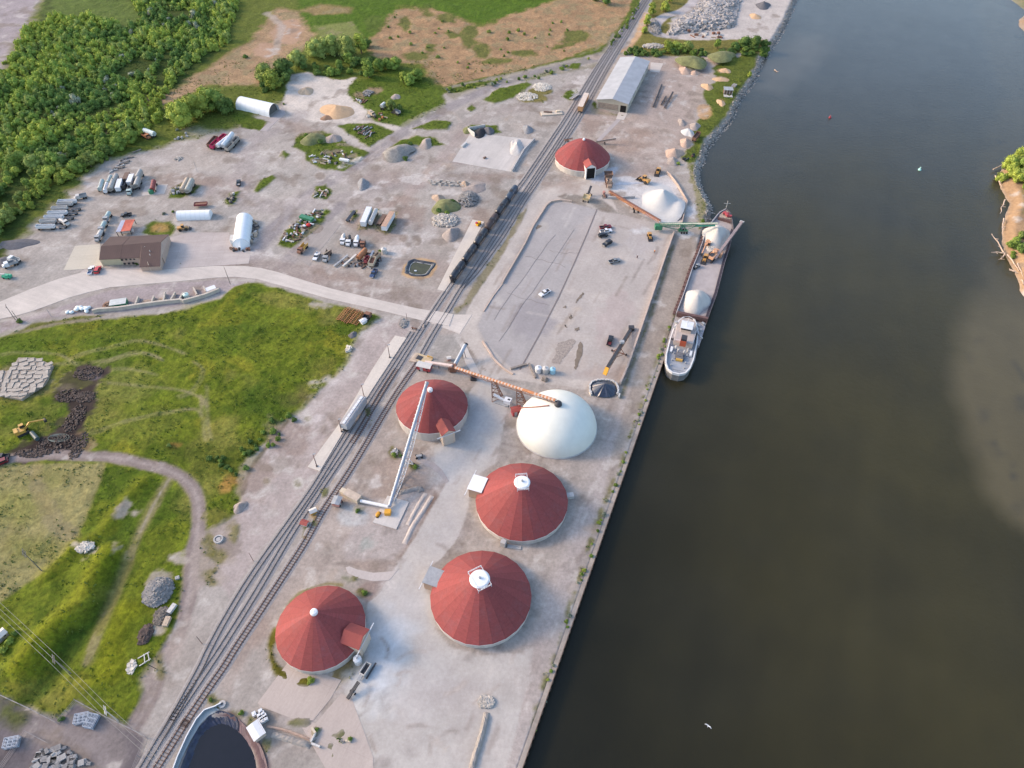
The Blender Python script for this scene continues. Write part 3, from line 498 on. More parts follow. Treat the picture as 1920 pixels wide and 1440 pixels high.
# --- roads, slabs, ballast
def slab_material(name,col,joint=6.,jw=.02,var=.1,stain=.18,rot=None):
 if name in MATS:return MATS[name]
 m=bpy.data.materials.new(name);m.use_nodes=True;n=m.node_tree.nodes;l=m.node_tree.links;b=n['Principled BSDF'];b.inputs['Roughness'].default_value=.92;b.inputs['Specular IOR Level'].default_value=.2
 tc=N(m,'ShaderNodeTexCoord');mp=N(m,'ShaderNodeMapping');mp.inputs['Rotation'].default_value=(0,0,-(UANG if rot is None else rot));l.new(tc.outputs['Object'],mp.inputs[0])
 br=N(m,'ShaderNodeTexBrick',offset=0.0,squash=1.0);br.inputs['Scale'].default_value=1;br.inputs['Brick Width'].default_value=joint;br.inputs['Row Height'].default_value=joint;br.inputs['Mortar Size'].default_value=jw*joint*.5
 br.inputs['Color1'].default_value=(1,1,1,1);br.inputs['Color2'].default_value=(.95,.95,.96,1);br.inputs['Mortar'].default_value=(.80,.78,.78,1);l.new(mp.outputs[0],br.inputs['Vector'])
 def nz(s,lo,hi,st):
  p2=N(m,'ShaderNodeMapping');p2.inputs['Scale'].default_value=st;l.new(mp.outputs[0],p2.inputs[0]);t=N(m,'ShaderNodeTexNoise');t.inputs['Scale'].default_value=s;t.inputs['Detail'].default_value=7;t.inputs['Roughness'].default_value=.65;l.new(p2.outputs[0],t.inputs['Vector'])
  r=N(m,'ShaderNodeMapRange');r.inputs[1].default_value=.3;r.inputs[2].default_value=.7;r.inputs[3].default_value=lo;r.inputs[4].default_value=hi;l.new(t.outputs[0],r.inputs[0]);return r.outputs[0]
 x=N(m,'ShaderNodeMath',operation='MULTIPLY');l.new(nz(.09,1-stain,1+stain*.5,(1,1,1)),x.inputs[0]);l.new(nz(.6,1-var,1+var*.6,(.12,1,1)),x.inputs[1])
 x2=N(m,'ShaderNodeMath',operation='MULTIPLY');l.new(x.outputs[0],x2.inputs[0]);l.new(nz(1.6,.93,1.05,(1,1,1)),x2.inputs[1])
 a=N(m,'ShaderNodeMix',data_type='RGBA',blend_type='MULTIPLY');a.inputs[0].default_value=1;a.inputs[6].default_value=(*col,1);l.new(br.outputs[0],a.inputs[7])
 c=N(m,'ShaderNodeMix',data_type='RGBA',blend_type='MULTIPLY');c.inputs[0].default_value=1;l.new(a.outputs[2],c.inputs[6]);l.new(x2.outputs[0],c.inputs[7]);l.new(c.outputs[2],b.inputs['Base Color'])
 MATS[name]=m;return m
def slab(name,px,m,z=.06,kind='structure',sp=False,world=False,**k):
 p=px if world else [G2(q) for q in (spline(px,6,True) if sp else px)]
 b=MB().prism(p,-.4,z)
 o=b.build(name,m,kind=kind,**k)
 return o
ROADM=slab_material('road_concrete',S(214,206,203),9,.006,.1,.14,rot=heading((480,510),(800,595)))
LOTM=slab_material('lot_concrete',S(172,165,164),7.5,.008,.12,.2);LOTB=slab_material('lot_bluish',S(166,162,164),9,.010,.12,.16)
APR=slab_material('apron_concrete',S(186,178,180),6,.010,.09,.12);PADM=slab_material('pad_concrete',S(208,203,203),8,.01,.08,.15)
road=slab('road',[(-300,690),(-120,632),(0,598),(30,592),(62,583),(95,571),(130,558),(170,547),(205,539),(270,533),(340,527),(400,521),(440,519),(480,523),(510,531),(540,539),(620,561),(700,579),(800,603),(862,626),(885,590),(852,590),(780,578),(700,560),(620,541),(555,521),(520,510),(490,503),(460,499),(400,499),(340,503),(300,506),(200,505),(150,512),(110,523),(60,541),(0,566),(-120,600),(-300,660)],ROADM,.08)
slab('office_apron',[(119,507),(141,461),(188,457.5),(186,487),(194,500),(151,505)],slab_material('apron_warm',S(210,203,192),6,.012,.06,.08,rot=.1),.06)
slab('forecourt',[(318,446),(352,436),(430,436),(436,466),(470,478),(466,494),(400,498.4),(300,505),(303,497)],slab_material('forecourt_c',S(196,187,187),7,.01,.08,.16,rot=.1),.05)
slab('forecourt_west',[(150,512),(158,505),(300,500),(300,505.4),(200,504)],slab_material('forecourt_c',(0,0,0)),.05)
slab('storage_pad',[(883,249),(1003,262),(962,323),(848,303)],PADM,.07)
slab('trailer_pad',[(266,367),(272,349),(315,345.5),(308,363)],slab_material('road_concrete',0),.06)
slab('tent_apron',[(503,226),(530,200),(536,213),(514,232)],APR,.06);slab('tent_ramp',[(487,245),(503,231),(515,231),(500,247)],APR,.07)
slab('siding_platform',[(820,543),(886,412),(908,416),(838,547)],slab_material('plat',S(221,213,207),5,.01,.06,.10),.12)
slab('loading_platform',[(577,876),(640,790),(676,730),(700,690),(726,650),(741,630),(763,634),(752,650),(690,745),(664,780),(641,815),(600,884)],slab_material('plat',S(221,213,207),5,.01,.06,.10),.25)
slab('shed_apron',[(1220,117),(1243.5,119),(1236,136),(1219,134)],slab_material('road_concrete',0),.06)
slab('shed_ramp',[(1163,203),(1176,213),(1170,225),(1155,223)],slab_material('road_concrete',0),.06);slab('shed_path',[(1118,263),(1157,223),(1164,225),(1125,265)],APR,.05)
seam=mat('tarred_joint',S(128,120,122),rough=.95,var=.15,scale=1)
def strip(px,w,z0=.0,z1=.075,mb=None):
 p=[Vector(G2(q)) for q in px];L=[];R=[]
 for i in range(len(p)):
  d=(p[min(i+1,len(p)-1)]-p[max(i-1,0)]).normalized();nn=Vector((-d.y,d.x));L.append(tuple(p[i]+nn*w/2));R.append(tuple(p[i]-nn*w/2))
 mb=mb or MB()
 for i in range(len(p)-1):mb.prism([L[i],R[i],R[i+1],L[i+1]],z0,z1)
 return mb
strip([(1119,393),(1100,440),(1075,497),(1048,556),(1010,630),(975,693)],.55).build('tarred_joint',seam,kind='structure')
cr=MB();rr=random.Random(5)
for a,b in [((1076,430),(935,640)),((1040,440),(925,600))]:
 p=[(a[0]+(b[0]-a[0])*t/9+rr.uniform(-2,2),a[1]+(b[1]-a[1])*t/9) for t in range(10)];strip(p,.11,0,.0695,cr)
for a,b in [((985,480),(1060,500)),((950,550),(1030,572)),((1030,470),(1085,476))]:
 p=[(a[0]+(b[0]-a[0])*t/7,a[1]+(b[1]-a[1])*t/7+rr.uniform(-2,2)) for t in range(8)];strip(p,.09,0,.0692,cr)
cr.build('surface_crack',seam,kind='structure')
stn=mat('wet_stain',S(128,116,106),rough=.9,var=.2);slt=mat('salt_spill',S(184,177,174),rough=.95,var=.12)
def stain(px,m,z,k=6,jit=.4,name='stain'):
 p=[G2(q) for q in spline(px,k,True)];r_=random.Random(len(px)+int(px[0][0]));p=[(x+r_.uniform(-jit,jit),y+r_.uniform(-jit,jit)) for x,y in p]
 MB().prism(p,z-.003,z).build(name,m,kind='structure')
for i,q in enumerate([[(1092,549),(1094,552),(1082,567),(1079,565)],[(1055,577),(1059,573),(1062,577)],[(1068,593),(1071,590),(1074,596),(1071,599),(1067,597)],[(1078,617),(1085,614),(1086,617),(1081,621)],[(1059,609),(1063,613),(1061,614)],
   [(1088,641),(1094,657),(1083,688),(1076,690),(1080,670)],[(1008,422),(1015,424),(1010,428),(1004,430)]]):stain(q,stn,.069+i*.0002,name='damp_patch')
def ring_patch(px,name,m,z):stain(px,m,z,4,.5,name)
ring_patch([(1040,665),(1046,645),(1058,640),(1072,636),(1078,640),(1070,655),(1058,672),(1048,682),(1036,680)],'broken_patch',mat('broken_conc',S(158,148,144),rough=.95,var=.35,scale=1.2),.064)
slab('curved_ramp',[(648,1064),(655,1062),(670,1068),(700,1074),(742,1071),(748,1066),(730,1088),(700,1090),(672,1084),(652,1074)],slab_material('ramp_c',S(200,192,192),7,.006,.07,.1),.07)
slab('curved_lane',[(778,856),(792,860),(815,868),(830,882),(842,902),(836,906),(824,890),(806,876),(782,866)],APR,.065)
slab('conveyor_slab',[(727,930),(767,942),(743,993),(699,980)],slab_material('slab_c',S(214,210,210),9,.004,.06,.08),.3)
slab('foundation_slab',[(483,1318),(546,1234),(600,1262),(640,1275),(620,1310),(588,1350),(560,1352),(492,1326)],slab_material('found_c',S(196,184,180),12,.005,.08,.08),.06)
slab('bottom_slab',[(556,1346),(592,1356),(640,1300),(660,1310),(700,1420),(700,1460),(610,1440)],slab_material('found_c',0),.042)
slab('truck_strip',[(556,482),(590,430),(622,415),(640,420),(600,470),(580,500)],LOTM,.045)
slab('pale_triangle',[(862,646),(872,642),(880,662),(900,700),(888,704),(872,680),(868,662)],PADM,.075)
slab('white_strip',[(1176,213.5),(1177,214.5),(1176,216)],PADM,.05)
def wall_line(name,px,w,h,m,label,cat,z0=-.2,group=None,sub=0):
 p=spline(px,sub) if sub else px;pp=[Vector(G2(q)) for q in p];b=MB()
 L=[];R=[]
 for i in range(len(pp)):
  d=(pp[min(i+1,len(pp)-1)]-pp[max(i-1,0)]).normalized();nn=Vector((-d.y,d.x));L.append(pp[i]+nn*w/2);R.append(pp[i]-nn*w/2)
 n=len(pp);vs=[(v.x,v.y,z) for z in (z0,h) for v in L+R[::-1]]
 m2=2*n;fs=[(i,(i+1) % m2,m2+(i+1) % m2,m2+i) for i in range(m2)]+[(m2+i,m2+i+1,m2+m2-2-i,m2+m2-1-i) for i in range(n-1)]
 b.add(vs,fs);return b.build(name,m,label=label,cat=cat,group=group)
WALLC=mat('wall_concrete',S(200,180,170),rough=.9,var=.12,scale=.4)
wall_line('lot_wall',[(942,532),(946,524),(985,457),(1000,425),(1025,386),(1033,379.5),(1052,376.5),(1072,379)],.5,.9,WALLC,'low concrete wall curving round the western edge of the big empty lot','wall')
wall_line('lot_wall',[(907,584),(925,555),(942,533)],.35,.35,WALLC,'very low kerb-like wall continuing down the lot edge towards the road','wall')
wall_line('lot_wall',[(1263,438),(1247,482),(1226,545),(1208,598),(1190,650),(1176,690),(1162,722)],.7,1.5,WALLC,'long straight pinkish wall between the big lot and the quay track','wall')
wall_line('lot_wall',[(1250,325),(1256,330),(1271,350),(1288,380),(1284,395),(1278,420),(1272,432)],.45,1.3,WALLC,'bent retaining wall behind the white salt heap','wall')
wall_line('concrete_berm',[(905,640),(918,660),(928,675),(946,692),(962,702)],.7,.5,WALLC,'low curved concrete berm near the start of the striped conveyor','wall',sub=4)
wall_line('retaining_wall',[(1140,372),(1160,373),(1190,371)],.6,1.2,CONC,'grey retaining wall beside the crusher, west of the salt heap','wall')
# --- quay
def quay():
 root=thing('quay_wall','brown sheet-pile quay wall with concrete cap along the straight river bank','quay')
 n2=Vector((UD.y,-UD.x,0));A=Vector(q0).to_3d();B=Vector(q1).to_3d();A.z=B.z=0
 b=MB();A_=A+UD*780
 L=(B-A_).length;k=int(L/.55);pts=[]
 for i in range(k):
  t=i/k*L;off=(.12 if i % 4 in (1,2) else -.12);pts.append(A_+UD*t+n2*off)
 vs=[(p.x,p.y,z) for p in pts for z in (-5,-.02)]
 b.add(vs,[(2*i,2*i+2,2*i+3,2*i+1) for i in range(k-1)]);b.build('sheet_piling',mat('sheet_pile_steel',(.10,.065,.05),rough=.85,var=.3,scale=.4),root)
 c=MB();c.beam(A-n2*.72+Vector((0,0,-.12)),B-n2*.72+Vector((0,0,-.12)),1.25,.42);c.build('cap_beam',mat('cap_concrete',S(164,154,148),rough=.95,var=.3,scale=.25),root)
 c=MB();c.beam(A-n2*.02+Vector((0,0,.06)),B-n2*.02+Vector((0,0,.06)),.16,.2);c.build('waler',mat('waler_steel',(.13,.09,.07),rough=.8),root)
quay()
# --- riprap of the natural shore
def riprap():
 rnd=random.Random(11);b=MB();sp_=[Vector(G2(p)) for p in spline([(x,y) for x,y in SHORE],8)];pts=[]
 for i in range(len(sp_)-1):
  a,c=sp_[i],sp_[i+1];L=(c-a).length;nn=Vector((-(c-a).y,(c-a).x)).normalized()
  for k in range(int(L*6)):
   q=a+(c-a)*rnd.random()+nn*rnd.uniform(-2.0,2.2);z=ZAT(q.x,q.y);pts.append((q.x,q.y,max(z,-2.6)+.1))
 b.rocks(pts,.2,.6,rnd,.9);b.build('shore_riprap',mat('riprap_stone',S(158,154,152),rough=.95,var=.35,scale=.4),kind='stuff',label='pale broken stone armouring along the curving natural river bank',cat='rocks')
riprap()
# --- rails
def ext(p,n0=0,n1=0):
 p=[Vector(G2(q)) for q in p]
 if n0:p=[p[0]+(p[0]-p[1]).normalized()*n0]+p
 if n1:p=p+[p[-1]+(p[-1]-p[-2]).normalized()*n1]
 return p
def resample(p,step):
 p=[Vector(q) for q in spline([tuple(v) for v in p],10)];out=[p[0]];acc=0
 for a,b in zip(p,p[1:]):
  L=(b-a).length;t=step-acc
  while t <= L:out.append(a+(b-a)*(t/L));t += step
  acc=(acc+L) % step
 return out
RAILM=mat('rail_steel',(.075,.064,.060),rough=.6,var=.2);RAILR=mat('rusty_rail',(.15,.075,.05),rough=.8,var=.3);SLEEP=mat('timber_sleeper',(.115,.09,.08),rough=.95,var=.4,scale=.5);SLEEPB=mat('sleeper_dusty',(.25,.23,.22),rough=.95,var=.35,scale=.5)
BAL=mat('ballast_stone',S(160,156,158),rough=.95,var=.16,scale=1.3,bump=.3)
ballast=MB()
def track(label,pts,n0=0,n1=0,rail=RAILM,sl=SLEEPB,step=.9,ball=True,skip=None):
 p=resample(ext(pts,n0,n1),step);r=thing('railway_track',label,'railway track',(p[0].x,p[0].y,0));o=Vector((p[0].x,p[0].y));nr=[]
 for i in range(len(p)):d=(p[min(i+1,len(p)-1)]-p[max(i-1,0)]).normalized();nr.append(Vector((-d.y,d.x)))
 b=MB()
 for i in range(len(p)):
  q=p[i]-o; 
  if ZAT(p[i].x,p[i].y)>-9:b.box(q.x,q.y,.13,.24,2.5,.1,math.atan2(nr[i].y,nr[i].x)-math.pi/2)
 b.build('sleepers',sl,r,kind='stuff',label='row of timber sleepers under the rails')
 for s in (-1,1):
  b=MB();vs=[]
  for i in range(len(p)):
   for w,z in ((-.065,.12),(-.065,.30),(.065,.30),(.065,.12)):q=p[i]-o+nr[i]*(s*.78+w);vs.append((q.x,q.y,z))
  b.add(vs,[(4*i+a,4*i+4+a,4*i+4+(a+1) % 4,4*i+(a+1) % 4) for i in range(len(p)-1) for a in range(3)]);b.build('rail',rail,r)
 if ball: 
  st=p[::4]+[p[-1]];vs=[]
  for i in range(len(st)):
   d=(st[min(i+1,len(st)-1)]-st[max(i-1,0)]).normalized();nn=Vector((-d.y,d.x));z=.081+.0009*(len(BALZ))
   for w,zz in ((-2.2,-.05),(-1.5,z),(1.5,z),(2.2,-.05)):q=st[i]+nn*w;vs.append((q.x,q.y,zz))
  ballast.add(vs,[(4*i+a+1,4*i+4+a+1,4*i+4+a,4*i+a) for i in range(len(st)-1) for a in range(3)]);BALZ.append(1)
 return r
BALZ=[]
TA=[(282,1417),(322,1350),(350,1300),(377,1250),(392,1218),(425,1157),(472,1080),(540,983),(581,925),(604,889),(624,857),(647,820),(700,735),(738,677),(774,622)]
TB=[(303,1383),(340,1327),(392,1250),(423,1203),(480,1112),(545,1003),(596,925),(630,874),(660,829),(727,720),(795,612),(824,567),(847,533),(905,449),(968,358),(987,332),(1030,268),(1067,212),(1120,125),(1163,62),(1207,0)]
TC=[(296,1437),(345,1360),(392,1290),(420,1250),(445,1210),(480,1158),(542,1064),(572,1017),(602,964),(624,930),(656,882),(690,826),(707,797),(745,735),(782,682),(812,628),(840,583),(866,540),(902,486),(935,434),(976,372),(1000,336),(1040,276),(1080,212),(1130,125),(1170,62),(1211,0)]
TD=[(866,541),(880,526),(899,504),(945,440),(984,376),(1012,335),(1052,274),(1092,212),(1141,125),(1179,62),(1216,0)]
def gray_track(*a,**k):return track(*a,**k)
track('dark railed track beside the pale loading platform, ending at a bumper below the road',TA,120,0)
track('main track passing just right of the grey hopper car and under the black tank cars',TB,0,400)
track('rusty siding with brown sleepers running past the conveyor pits',TC[:15],120,0,RAILR,SLEEP)
track('middle track from the road crossing past the red dome to the top of the photo',TC[14:],0,400)
track('eastern siding that splits off above the road crossing beside the pale east road',TD,0,400)
track('short branch track joining the main track to the rusty siding left of the conveyor dome',[(660,830),(680,800),(700,762),(720,728),(745,690)],0,0,RAILR,SLEEP,ball=False)
ballast.build('ballast',BAL,kind='structure')
slab('crossing_panel',[(800,603),(815,583),(850,590),(842,612)],slab_material('road_concrete',0),.235)
bs=thing('buffer_stop','small dark buffer stop at the end of the loading track','buffer stop',G(777,618),heading((700,735),(774,622)))
MB().box(0,-.8,.6,.3,.3,1.2).box(0,.8,.6,.3,.3,1.2).beam((.9,-.8,.1),(0,-.8,1.1),.2).beam((.9,.8,.1),(0,.8,1.1),.2).beam((0,-.8,.6),(0,.8,.6),.16).build('frame',DARK,bs);MB().box(-.2,0,1.0,.3,2.2,.4).build('buffer_beam',RUST,bs)
# --- domes
def dome_roof_mat(name,col,seed):
 m=bpy.data.materials.new(name);m.use_nodes=True;n=m.node_tree.nodes;l=m.node_tree.links;b=n['Principled BSDF'];b.inputs['Roughness'].default_value=.8;b.inputs['Specular IOR Level'].default_value=.3
 tc=N(m,'ShaderNodeTexCoord');sp_=N(m,'ShaderNodeSeparateXYZ');l.new(tc.outputs['Object'],sp_.inputs[0]);at=N(m,'ShaderNodeMath',operation='ARCTAN2');l.new(sp_.outputs[1],at.inputs[0]);l.new(sp_.outputs[0],at.inputs[1])
 mu=N(m,'ShaderNodeMath',operation='MULTIPLY_ADD');mu.inputs[1].default_value=24/(2*math.pi);mu.inputs[2].default_value=60;l.new(at.outputs[0],mu.inputs[0])
 fl=N(m,'ShaderNodeMath',operation='FLOOR');l.new(mu.outputs[0],fl.inputs[0]);ad=N(m,'ShaderNodeMath',operation='ADD');ad.inputs[1].default_value=seed*7.3;l.new(fl.outputs[0],ad.inputs[0])
 wn_=N(m,'ShaderNodeTexWhiteNoise',noise_dimensions='1D');l.new(ad.outputs[0],wn_.inputs['W']);r1=N(m,'ShaderNodeMapRange');r1.inputs[3].default_value=.88;r1.inputs[4].default_value=1.10;l.new(wn_.outputs[0],r1.inputs[0])
 fr=N(m,'ShaderNodeMath',operation='FRACT');l.new(mu.outputs[0],fr.inputs[0]);s1=N(m,'ShaderNodeMath',operation='SUBTRACT');s1.inputs[1].default_value=.5;l.new(fr.outputs[0],s1.inputs[0]);ab=N(m,'ShaderNodeMath',operation='ABSOLUTE');l.new(s1.outputs[0],ab.inputs[0])
 r2=N(m,'ShaderNodeMapRange');r2.inputs[1].default_value=.465;r2.inputs[2].default_value=.5;r2.inputs[3].default_value=1;r2.inputs[4].default_value=.72;l.new(ab.outputs[0],r2.inputs[0])
 mp=N(m,'ShaderNodeMapping');mp.inputs['Scale'].default_value=(1,1,3);l.new(tc.outputs['Object'],mp.inputs[0]);t=N(m,'ShaderNodeTexNoise');t.inputs['Scale'].default_value=.9;t.inputs['Detail'].default_value=8;t.inputs['Roughness'].default_value=.75;l.new(mp.outputs[0],t.inputs['Vector'])
 r3=N(m,'ShaderNodeMapRange');r3.inputs[1].default_value=.3;r3.inputs[2].default_value=.7;r3.inputs[3].default_value=.80;r3.inputs[4].default_value=1.16;l.new(t.outputs[0],r3.inputs[0])
 wv=N(m,'ShaderNodeTexWave',bands_direction='Z');wv.inputs['Scale'].default_value=1.1;wv.inputs['Distortion'].default_value=.6;wv.inputs['Detail'].default_value=2;l.new(tc.outputs['Object'],wv.inputs['Vector']);r4=N(m,'ShaderNodeMapRange');r4.inputs[3].default_value=.96;r4.inputs[4].default_value=1.03;l.new(wv.outputs['Fac'],r4.inputs[0])
 def mul(a,c):x=N(m,'ShaderNodeMath',operation='MULTIPLY');l.new(a,x.inputs[0]);l.new(c,x.inputs[1]);return x.outputs[0]
 v=mul(mul(r1.outputs[0],r2.outputs[0]),mul(r3.outputs[0],r4.outputs[0]));c=N(m,'ShaderNodeMix',data_type='RGBA',blend_type='MULTIPLY');c.inputs[0].default_value=1
 tf=N(m,'ShaderNodeTexNoise');tf.inputs['Scale'].default_value=.16;tf.inputs['Detail'].default_value=9;tf.inputs['Roughness'].default_value=.8;l.new(tc.outputs['Object'],tf.inputs['Vector']);rf_=N(m,'ShaderNodeMapRange');rf_.inputs[1].default_value=.5;rf_.inputs[2].default_value=.68;rf_.inputs[4].default_value=.35;l.new(tf.outputs[0],rf_.inputs[0]);fd=N(m,'ShaderNodeMix',data_type='RGBA');fd.inputs[6].default_value=(*col,1);fd.inputs[7].default_value=(.20,.11,.115,1);l.new(rf_.outputs[0],fd.inputs[0]);l.new(fd.outputs[2],c.inputs[6]);l.new(v,c.inputs[7]);l.new(c.outputs[2],b.inputs['Base Color']);return m
WALLD=mat('dome_wall_concrete',(.44,.40,.36),rough=.9,var=.18,scale=.5,stretch=(1,1,.3));CAPW=mat('cap_white',(.72,.73,.74),rough=.45,var=.05)
TRIM=mat('white_trim',(.62,.61,.59),rough=.6,var=.08)
def red_dome(label,cx,cy,R,we,ha,seed,col,bulge=.035,capr=1.0,n=24):
 d=thing('storage_dome',label,'dome',(cx,cy,0));z0=ZAT(cx,cy)-.3
 MB().lathe([(R-.25,z0),(R-.25,we)],48,caps=False).build('wall',WALLD,d)
 MB().lathe([(R-.15,we-.35),(R+.02,we-.35),(R+.02,we+.02),(R-.15,we+.02)],n,caps=False,a0=0).build('eave_trim',TRIM,d)
 pr_=[]
 for i in range(9):
  t=i/8;r=(R+.05)*(1-t)+capr*.7*t;pr_.append((r,we+.03+(ha-we)*(t+bulge*4*t*(1-t))))
 rf=MB().lathe(pr_,n);rf=rf.build('roof',dome_roof_mat('red_shingle',col,seed),d)
 return d
RED=(.255,.058,.054)
d4=red_dome('large red conical dome nearest the photo bottom on the river side, white cap',-9.2,96.5,14.95,2.5,13.2,1,RED,capr=3.6)
d3=red_dome('large red conical dome just below the white dome, white railed cap',3.2,129.8,15.1,2.5,13.0,2,RED,capr=3.2)
d5=red_dome('red conical dome at lower left beside the tracks, tiny white cap',-54.7,86.8,12.7,3.0,12.4,3,(.265,.060,.055))
d2=red_dome('red conical dome with tall pale wall beside the white truss conveyor',-29,169.1,13.0,4.5,12.8,4,(.225,.050,.048))
d1=red_dome('distant red dome with an open doorway, below the long grey warehouse',37.4,344.6,14.6,3.4,13.0,5,(.235,.052,.050),.15)
def cap(d,R,z,frame=False,rz=0.):
 c=MB().lathe([(R,z-.3),(R,z+.35),(R*.85,z+.75),(.1,z+.95)],24).build('roof_cap',CAPW,d)
 if frame:
  MB().lathe([(.35,z+.7),(.35,z+1.5),(.1,z+1.55)],10).build('vent',GREYM,c)
  b=MB();s=R*.7;h=z+1.0;q=[(-s,-R*1.12),(s,-R*1.12),(s,R*1.12),(-s,R*1.12)];rt=lambda p:(p[0]*math.cos(rz)-p[1]*math.sin(rz),p[0]*math.sin(rz)+p[1]*math.cos(rz))
  for i in range(4):
   a,e_=rt(q[i]),rt(q[(i+1) % 4])
   for hh in (h,h-.6):b.beam((*a,hh),(*e_,hh),.08)
   b.beam((*a,z-1.6),(*a,h),.14)
  for i in (0,2):
   for k in range(5):
    f0=k/5;f1=(k+.5)/5;f2=(k+1)/5;A_,B_=Vector(rt(q[i])),Vector(rt(q[i+1]));P_=[A_+(B_-A_)*f for f in (f0,f1,f2)]
    b.beam((*P_[0],h-.6),(*P_[1],h),.1);b.beam((*P_[1],h),(*P_[2],h-.6),.1)
  b.build('cap_railing',WHITE,c)
cap(d4,2.95,12.75,True,.5);cap(d3,2.6,12.55,True,.1);cap(d5,1.05,12.4);cap(d2,.95,12.9);cap(d1,.7,13.0)
def annex(d,ang,r0,r1,w,h,roof,wallm,gable=1.4,open_=False,rail=True,flat=False,z0=-.3):
 """house-like entrance: axis along +x of an own frame turned by ang"""
 root=thing('entrance',None,None,(0,0,0),ang);root.parent=d
 b=MB();hw=w/2
 if open_:b.box((r0+r1)/2,-hw+.2,h/2,r1-r0,.4,h).box((r0+r1)/2,hw-.2,h/2,r1-r0,.4,h).box(r1-.2,0,h-.3,.4,w,.6)
 else:b.extr([(0,z0),(0,z0)],0,0) if False else b.box((r0+r1)/2,0,h/2-.15,r1-r0,w,h+.3)
 if not flat:b.add([(x,y,z) for x in (r1-.3,r1) for y,z in ((-hw,h),(hw,h),(0,h+gable))],[(3,4,5),(0,2,1),(0,1,4,3),(1,2,5,4),(2,0,3,5)])
 b.build('annex_wall',wallm,root);b=MB()
 if flat:b.box((r0+r1)/2+.1,0,h+.25,r1-r0+.5,w+.5,.25)
 else:
  o=.35
  for s in (-1,1):b.add([(x,y,z) for x in (r0,r1+.3) for y,z in ((s*(hw+o),h-.05),(0,h+gable+.25),(0,h+gable+.05),(s*(hw+o),h-.25))],[(0,1,5,4),(3,7,6,2),(0,4,7,3),(4,5,6,7),(0,3,2,1)])
 b.build('annex_roof',roof,root)
 if open_:MB().box(r1-.55,0,h/2-.2,.1,w-.85,h-.5).build('doorway',mat('interior_shade',(.006,.005,.005),rough=1,var=0),root)  # near-black panel just inside the opening stands in for interior shade
 else:
  MB().box(r1+.06,0,h*.42,.1,w*.66,h*.84).build('sliding_door',mat('door_panel',(.50,.44,.36),rough=.6,var=.05),root)
 if rail:MB().beam((r1+.35,-w*.95,h*.92),(r1+.35,w*.95,h*.92),.2,.26).build('door_track',WHITE,root)
 return root
REDA=mat('annex_red_roof',(.27,.055,.045),rough=.75,var=.12);CRW=mat('annex_cream_wall',(.55,.44,.34),rough=.7,var=.06);BRW=mat('annex_brown_wall',(.34,.24,.17),rough=.8,var=.1)
def angto(cx,cy,px):g=G(*px);return math.atan2(g.y-cy,g.x-cx)
annex(d2,angto(-29,169.1,(846,838)),9.5,15.6,4.6,6.2,REDA,CRW)
annex(d5,angto(-54.7,86.8,(694,1217)),8.5,14.2,5.6,6.0,REDA,CRW,gable=1.8)
annex(d1,angto(37.4,344.6,(1104,330)),10.5,16.6,5.2,6.8,REDA,TRIM,gable=1.5,open_=True,rail=False)
annex(d4,angto(-9.2,96.5,(806,1090)),12.8,17.4,5.2,3.8,GREYM,BRW,flat=True)
annex(d3,angto(3.2,129.8,(889,920)),13.0,17.6,5.6,4.6,CAPW,BRW,flat=True)
for dd,c_,p_,s_ in [(d3,(3.2,129.8),(1068,932),(2.6,1.8,1.4)),(d3,(3.2,129.8),(944,1022),(1.6,1.6,2.4)),(d3,(3.2,129.8),(964,1026),(1.2,4.4,.3))]:
 a=angto(*c_,p_);g=G(*p_);MB().box(g.x-c_[0],g.y-c_[1],s_[2]/2,s_[0],s_[1],s_[2],a).build('wall_buttress',CONC,dd)
wd=thing('white_dome','smooth white dome fed by the striped rusty conveyor','dome',(16.1,163.0,0))
prof=[(15.0,-.4)]+[(15.0*math.cos(t)**.92*(1-.0*t)+.0,12.0*math.sin(t)) for t in np.linspace(0,math.pi/2*.995,22)]
prof=[(14.5,-.4)]+[(14.4*(1-u**2.05)**.52,12.2*u) for u in np.linspace(0,.985,26)]
MB().lathe(prof,72).build('shell',mat('white_membrane',(.64,.64,.57),rough=.5,var=.05,scale=.3),wd,smooth=True)
b=MB().lathe([(1.35,11.6),(1.3,12.9),(.9,13.5),(.1,13.8)],16).build('roof_cap',DARK,wd)
MB().lathe([(14.7,-.3),(14.7,.3),(14.4,.4)],64,caps=False).build('footing',CONC,wd)
pts=[]
for i in range(17):
 t=i/16;a=math.radians(186-t*34);u=.975-.80*t**1.35;r=14.4*(1-u**2.05)**.52+.15;pts.append(Vector((r*math.cos(a),r*math.sin(a),12.2*u+.15)))
b=MB();[b.tube(p,q,.22,n=8) for p,q in zip(pts,pts[1:])];b.build('feed_pipe',mat('rusty_pipe',(.30,.13,.09),rough=.7,var=.25),wd)
# --- conveyors
def L(root,px,py,z):                                      # surveyed point in the thing's own frame
 return root.matrix_basis.inverted() @ G(px,py,z)
def truss(b,p,q,w,h,n,t=.12,along=None):
 p=Vector(p);q=Vector(q);d=(q-p).normalized();s=d.cross(Vector((0,0,1))).normalized()*w/2;u=s.cross(d).normalized()*h
 for o in (s,-s,s+u,-s+u):b.beam(p+o,q+o,t)
 for i in range(n):
  a=p+(q-p)*(i/n);c=p+(q-p)*((i+1)/n)
  for sg in (s,-s):b.beam(a+sg,a+sg+u,t*.8);b.beam(a+sg,c+sg+u,t*.7) if i % 2 else b.beam(a+sg+u,c+sg,t*.7)
  b.beam(a+s,a-s,t*.7)
root=thing('striped_conveyor','long rust and pale striped covered conveyor rising to the white dome on two lattice towers','conveyor',G(849,688))
A,B=L(root,849,688,2.2),L(root,1042,751,13.7);d=(B-A);s=Vector((d.y,-d.x,0)).normalized()
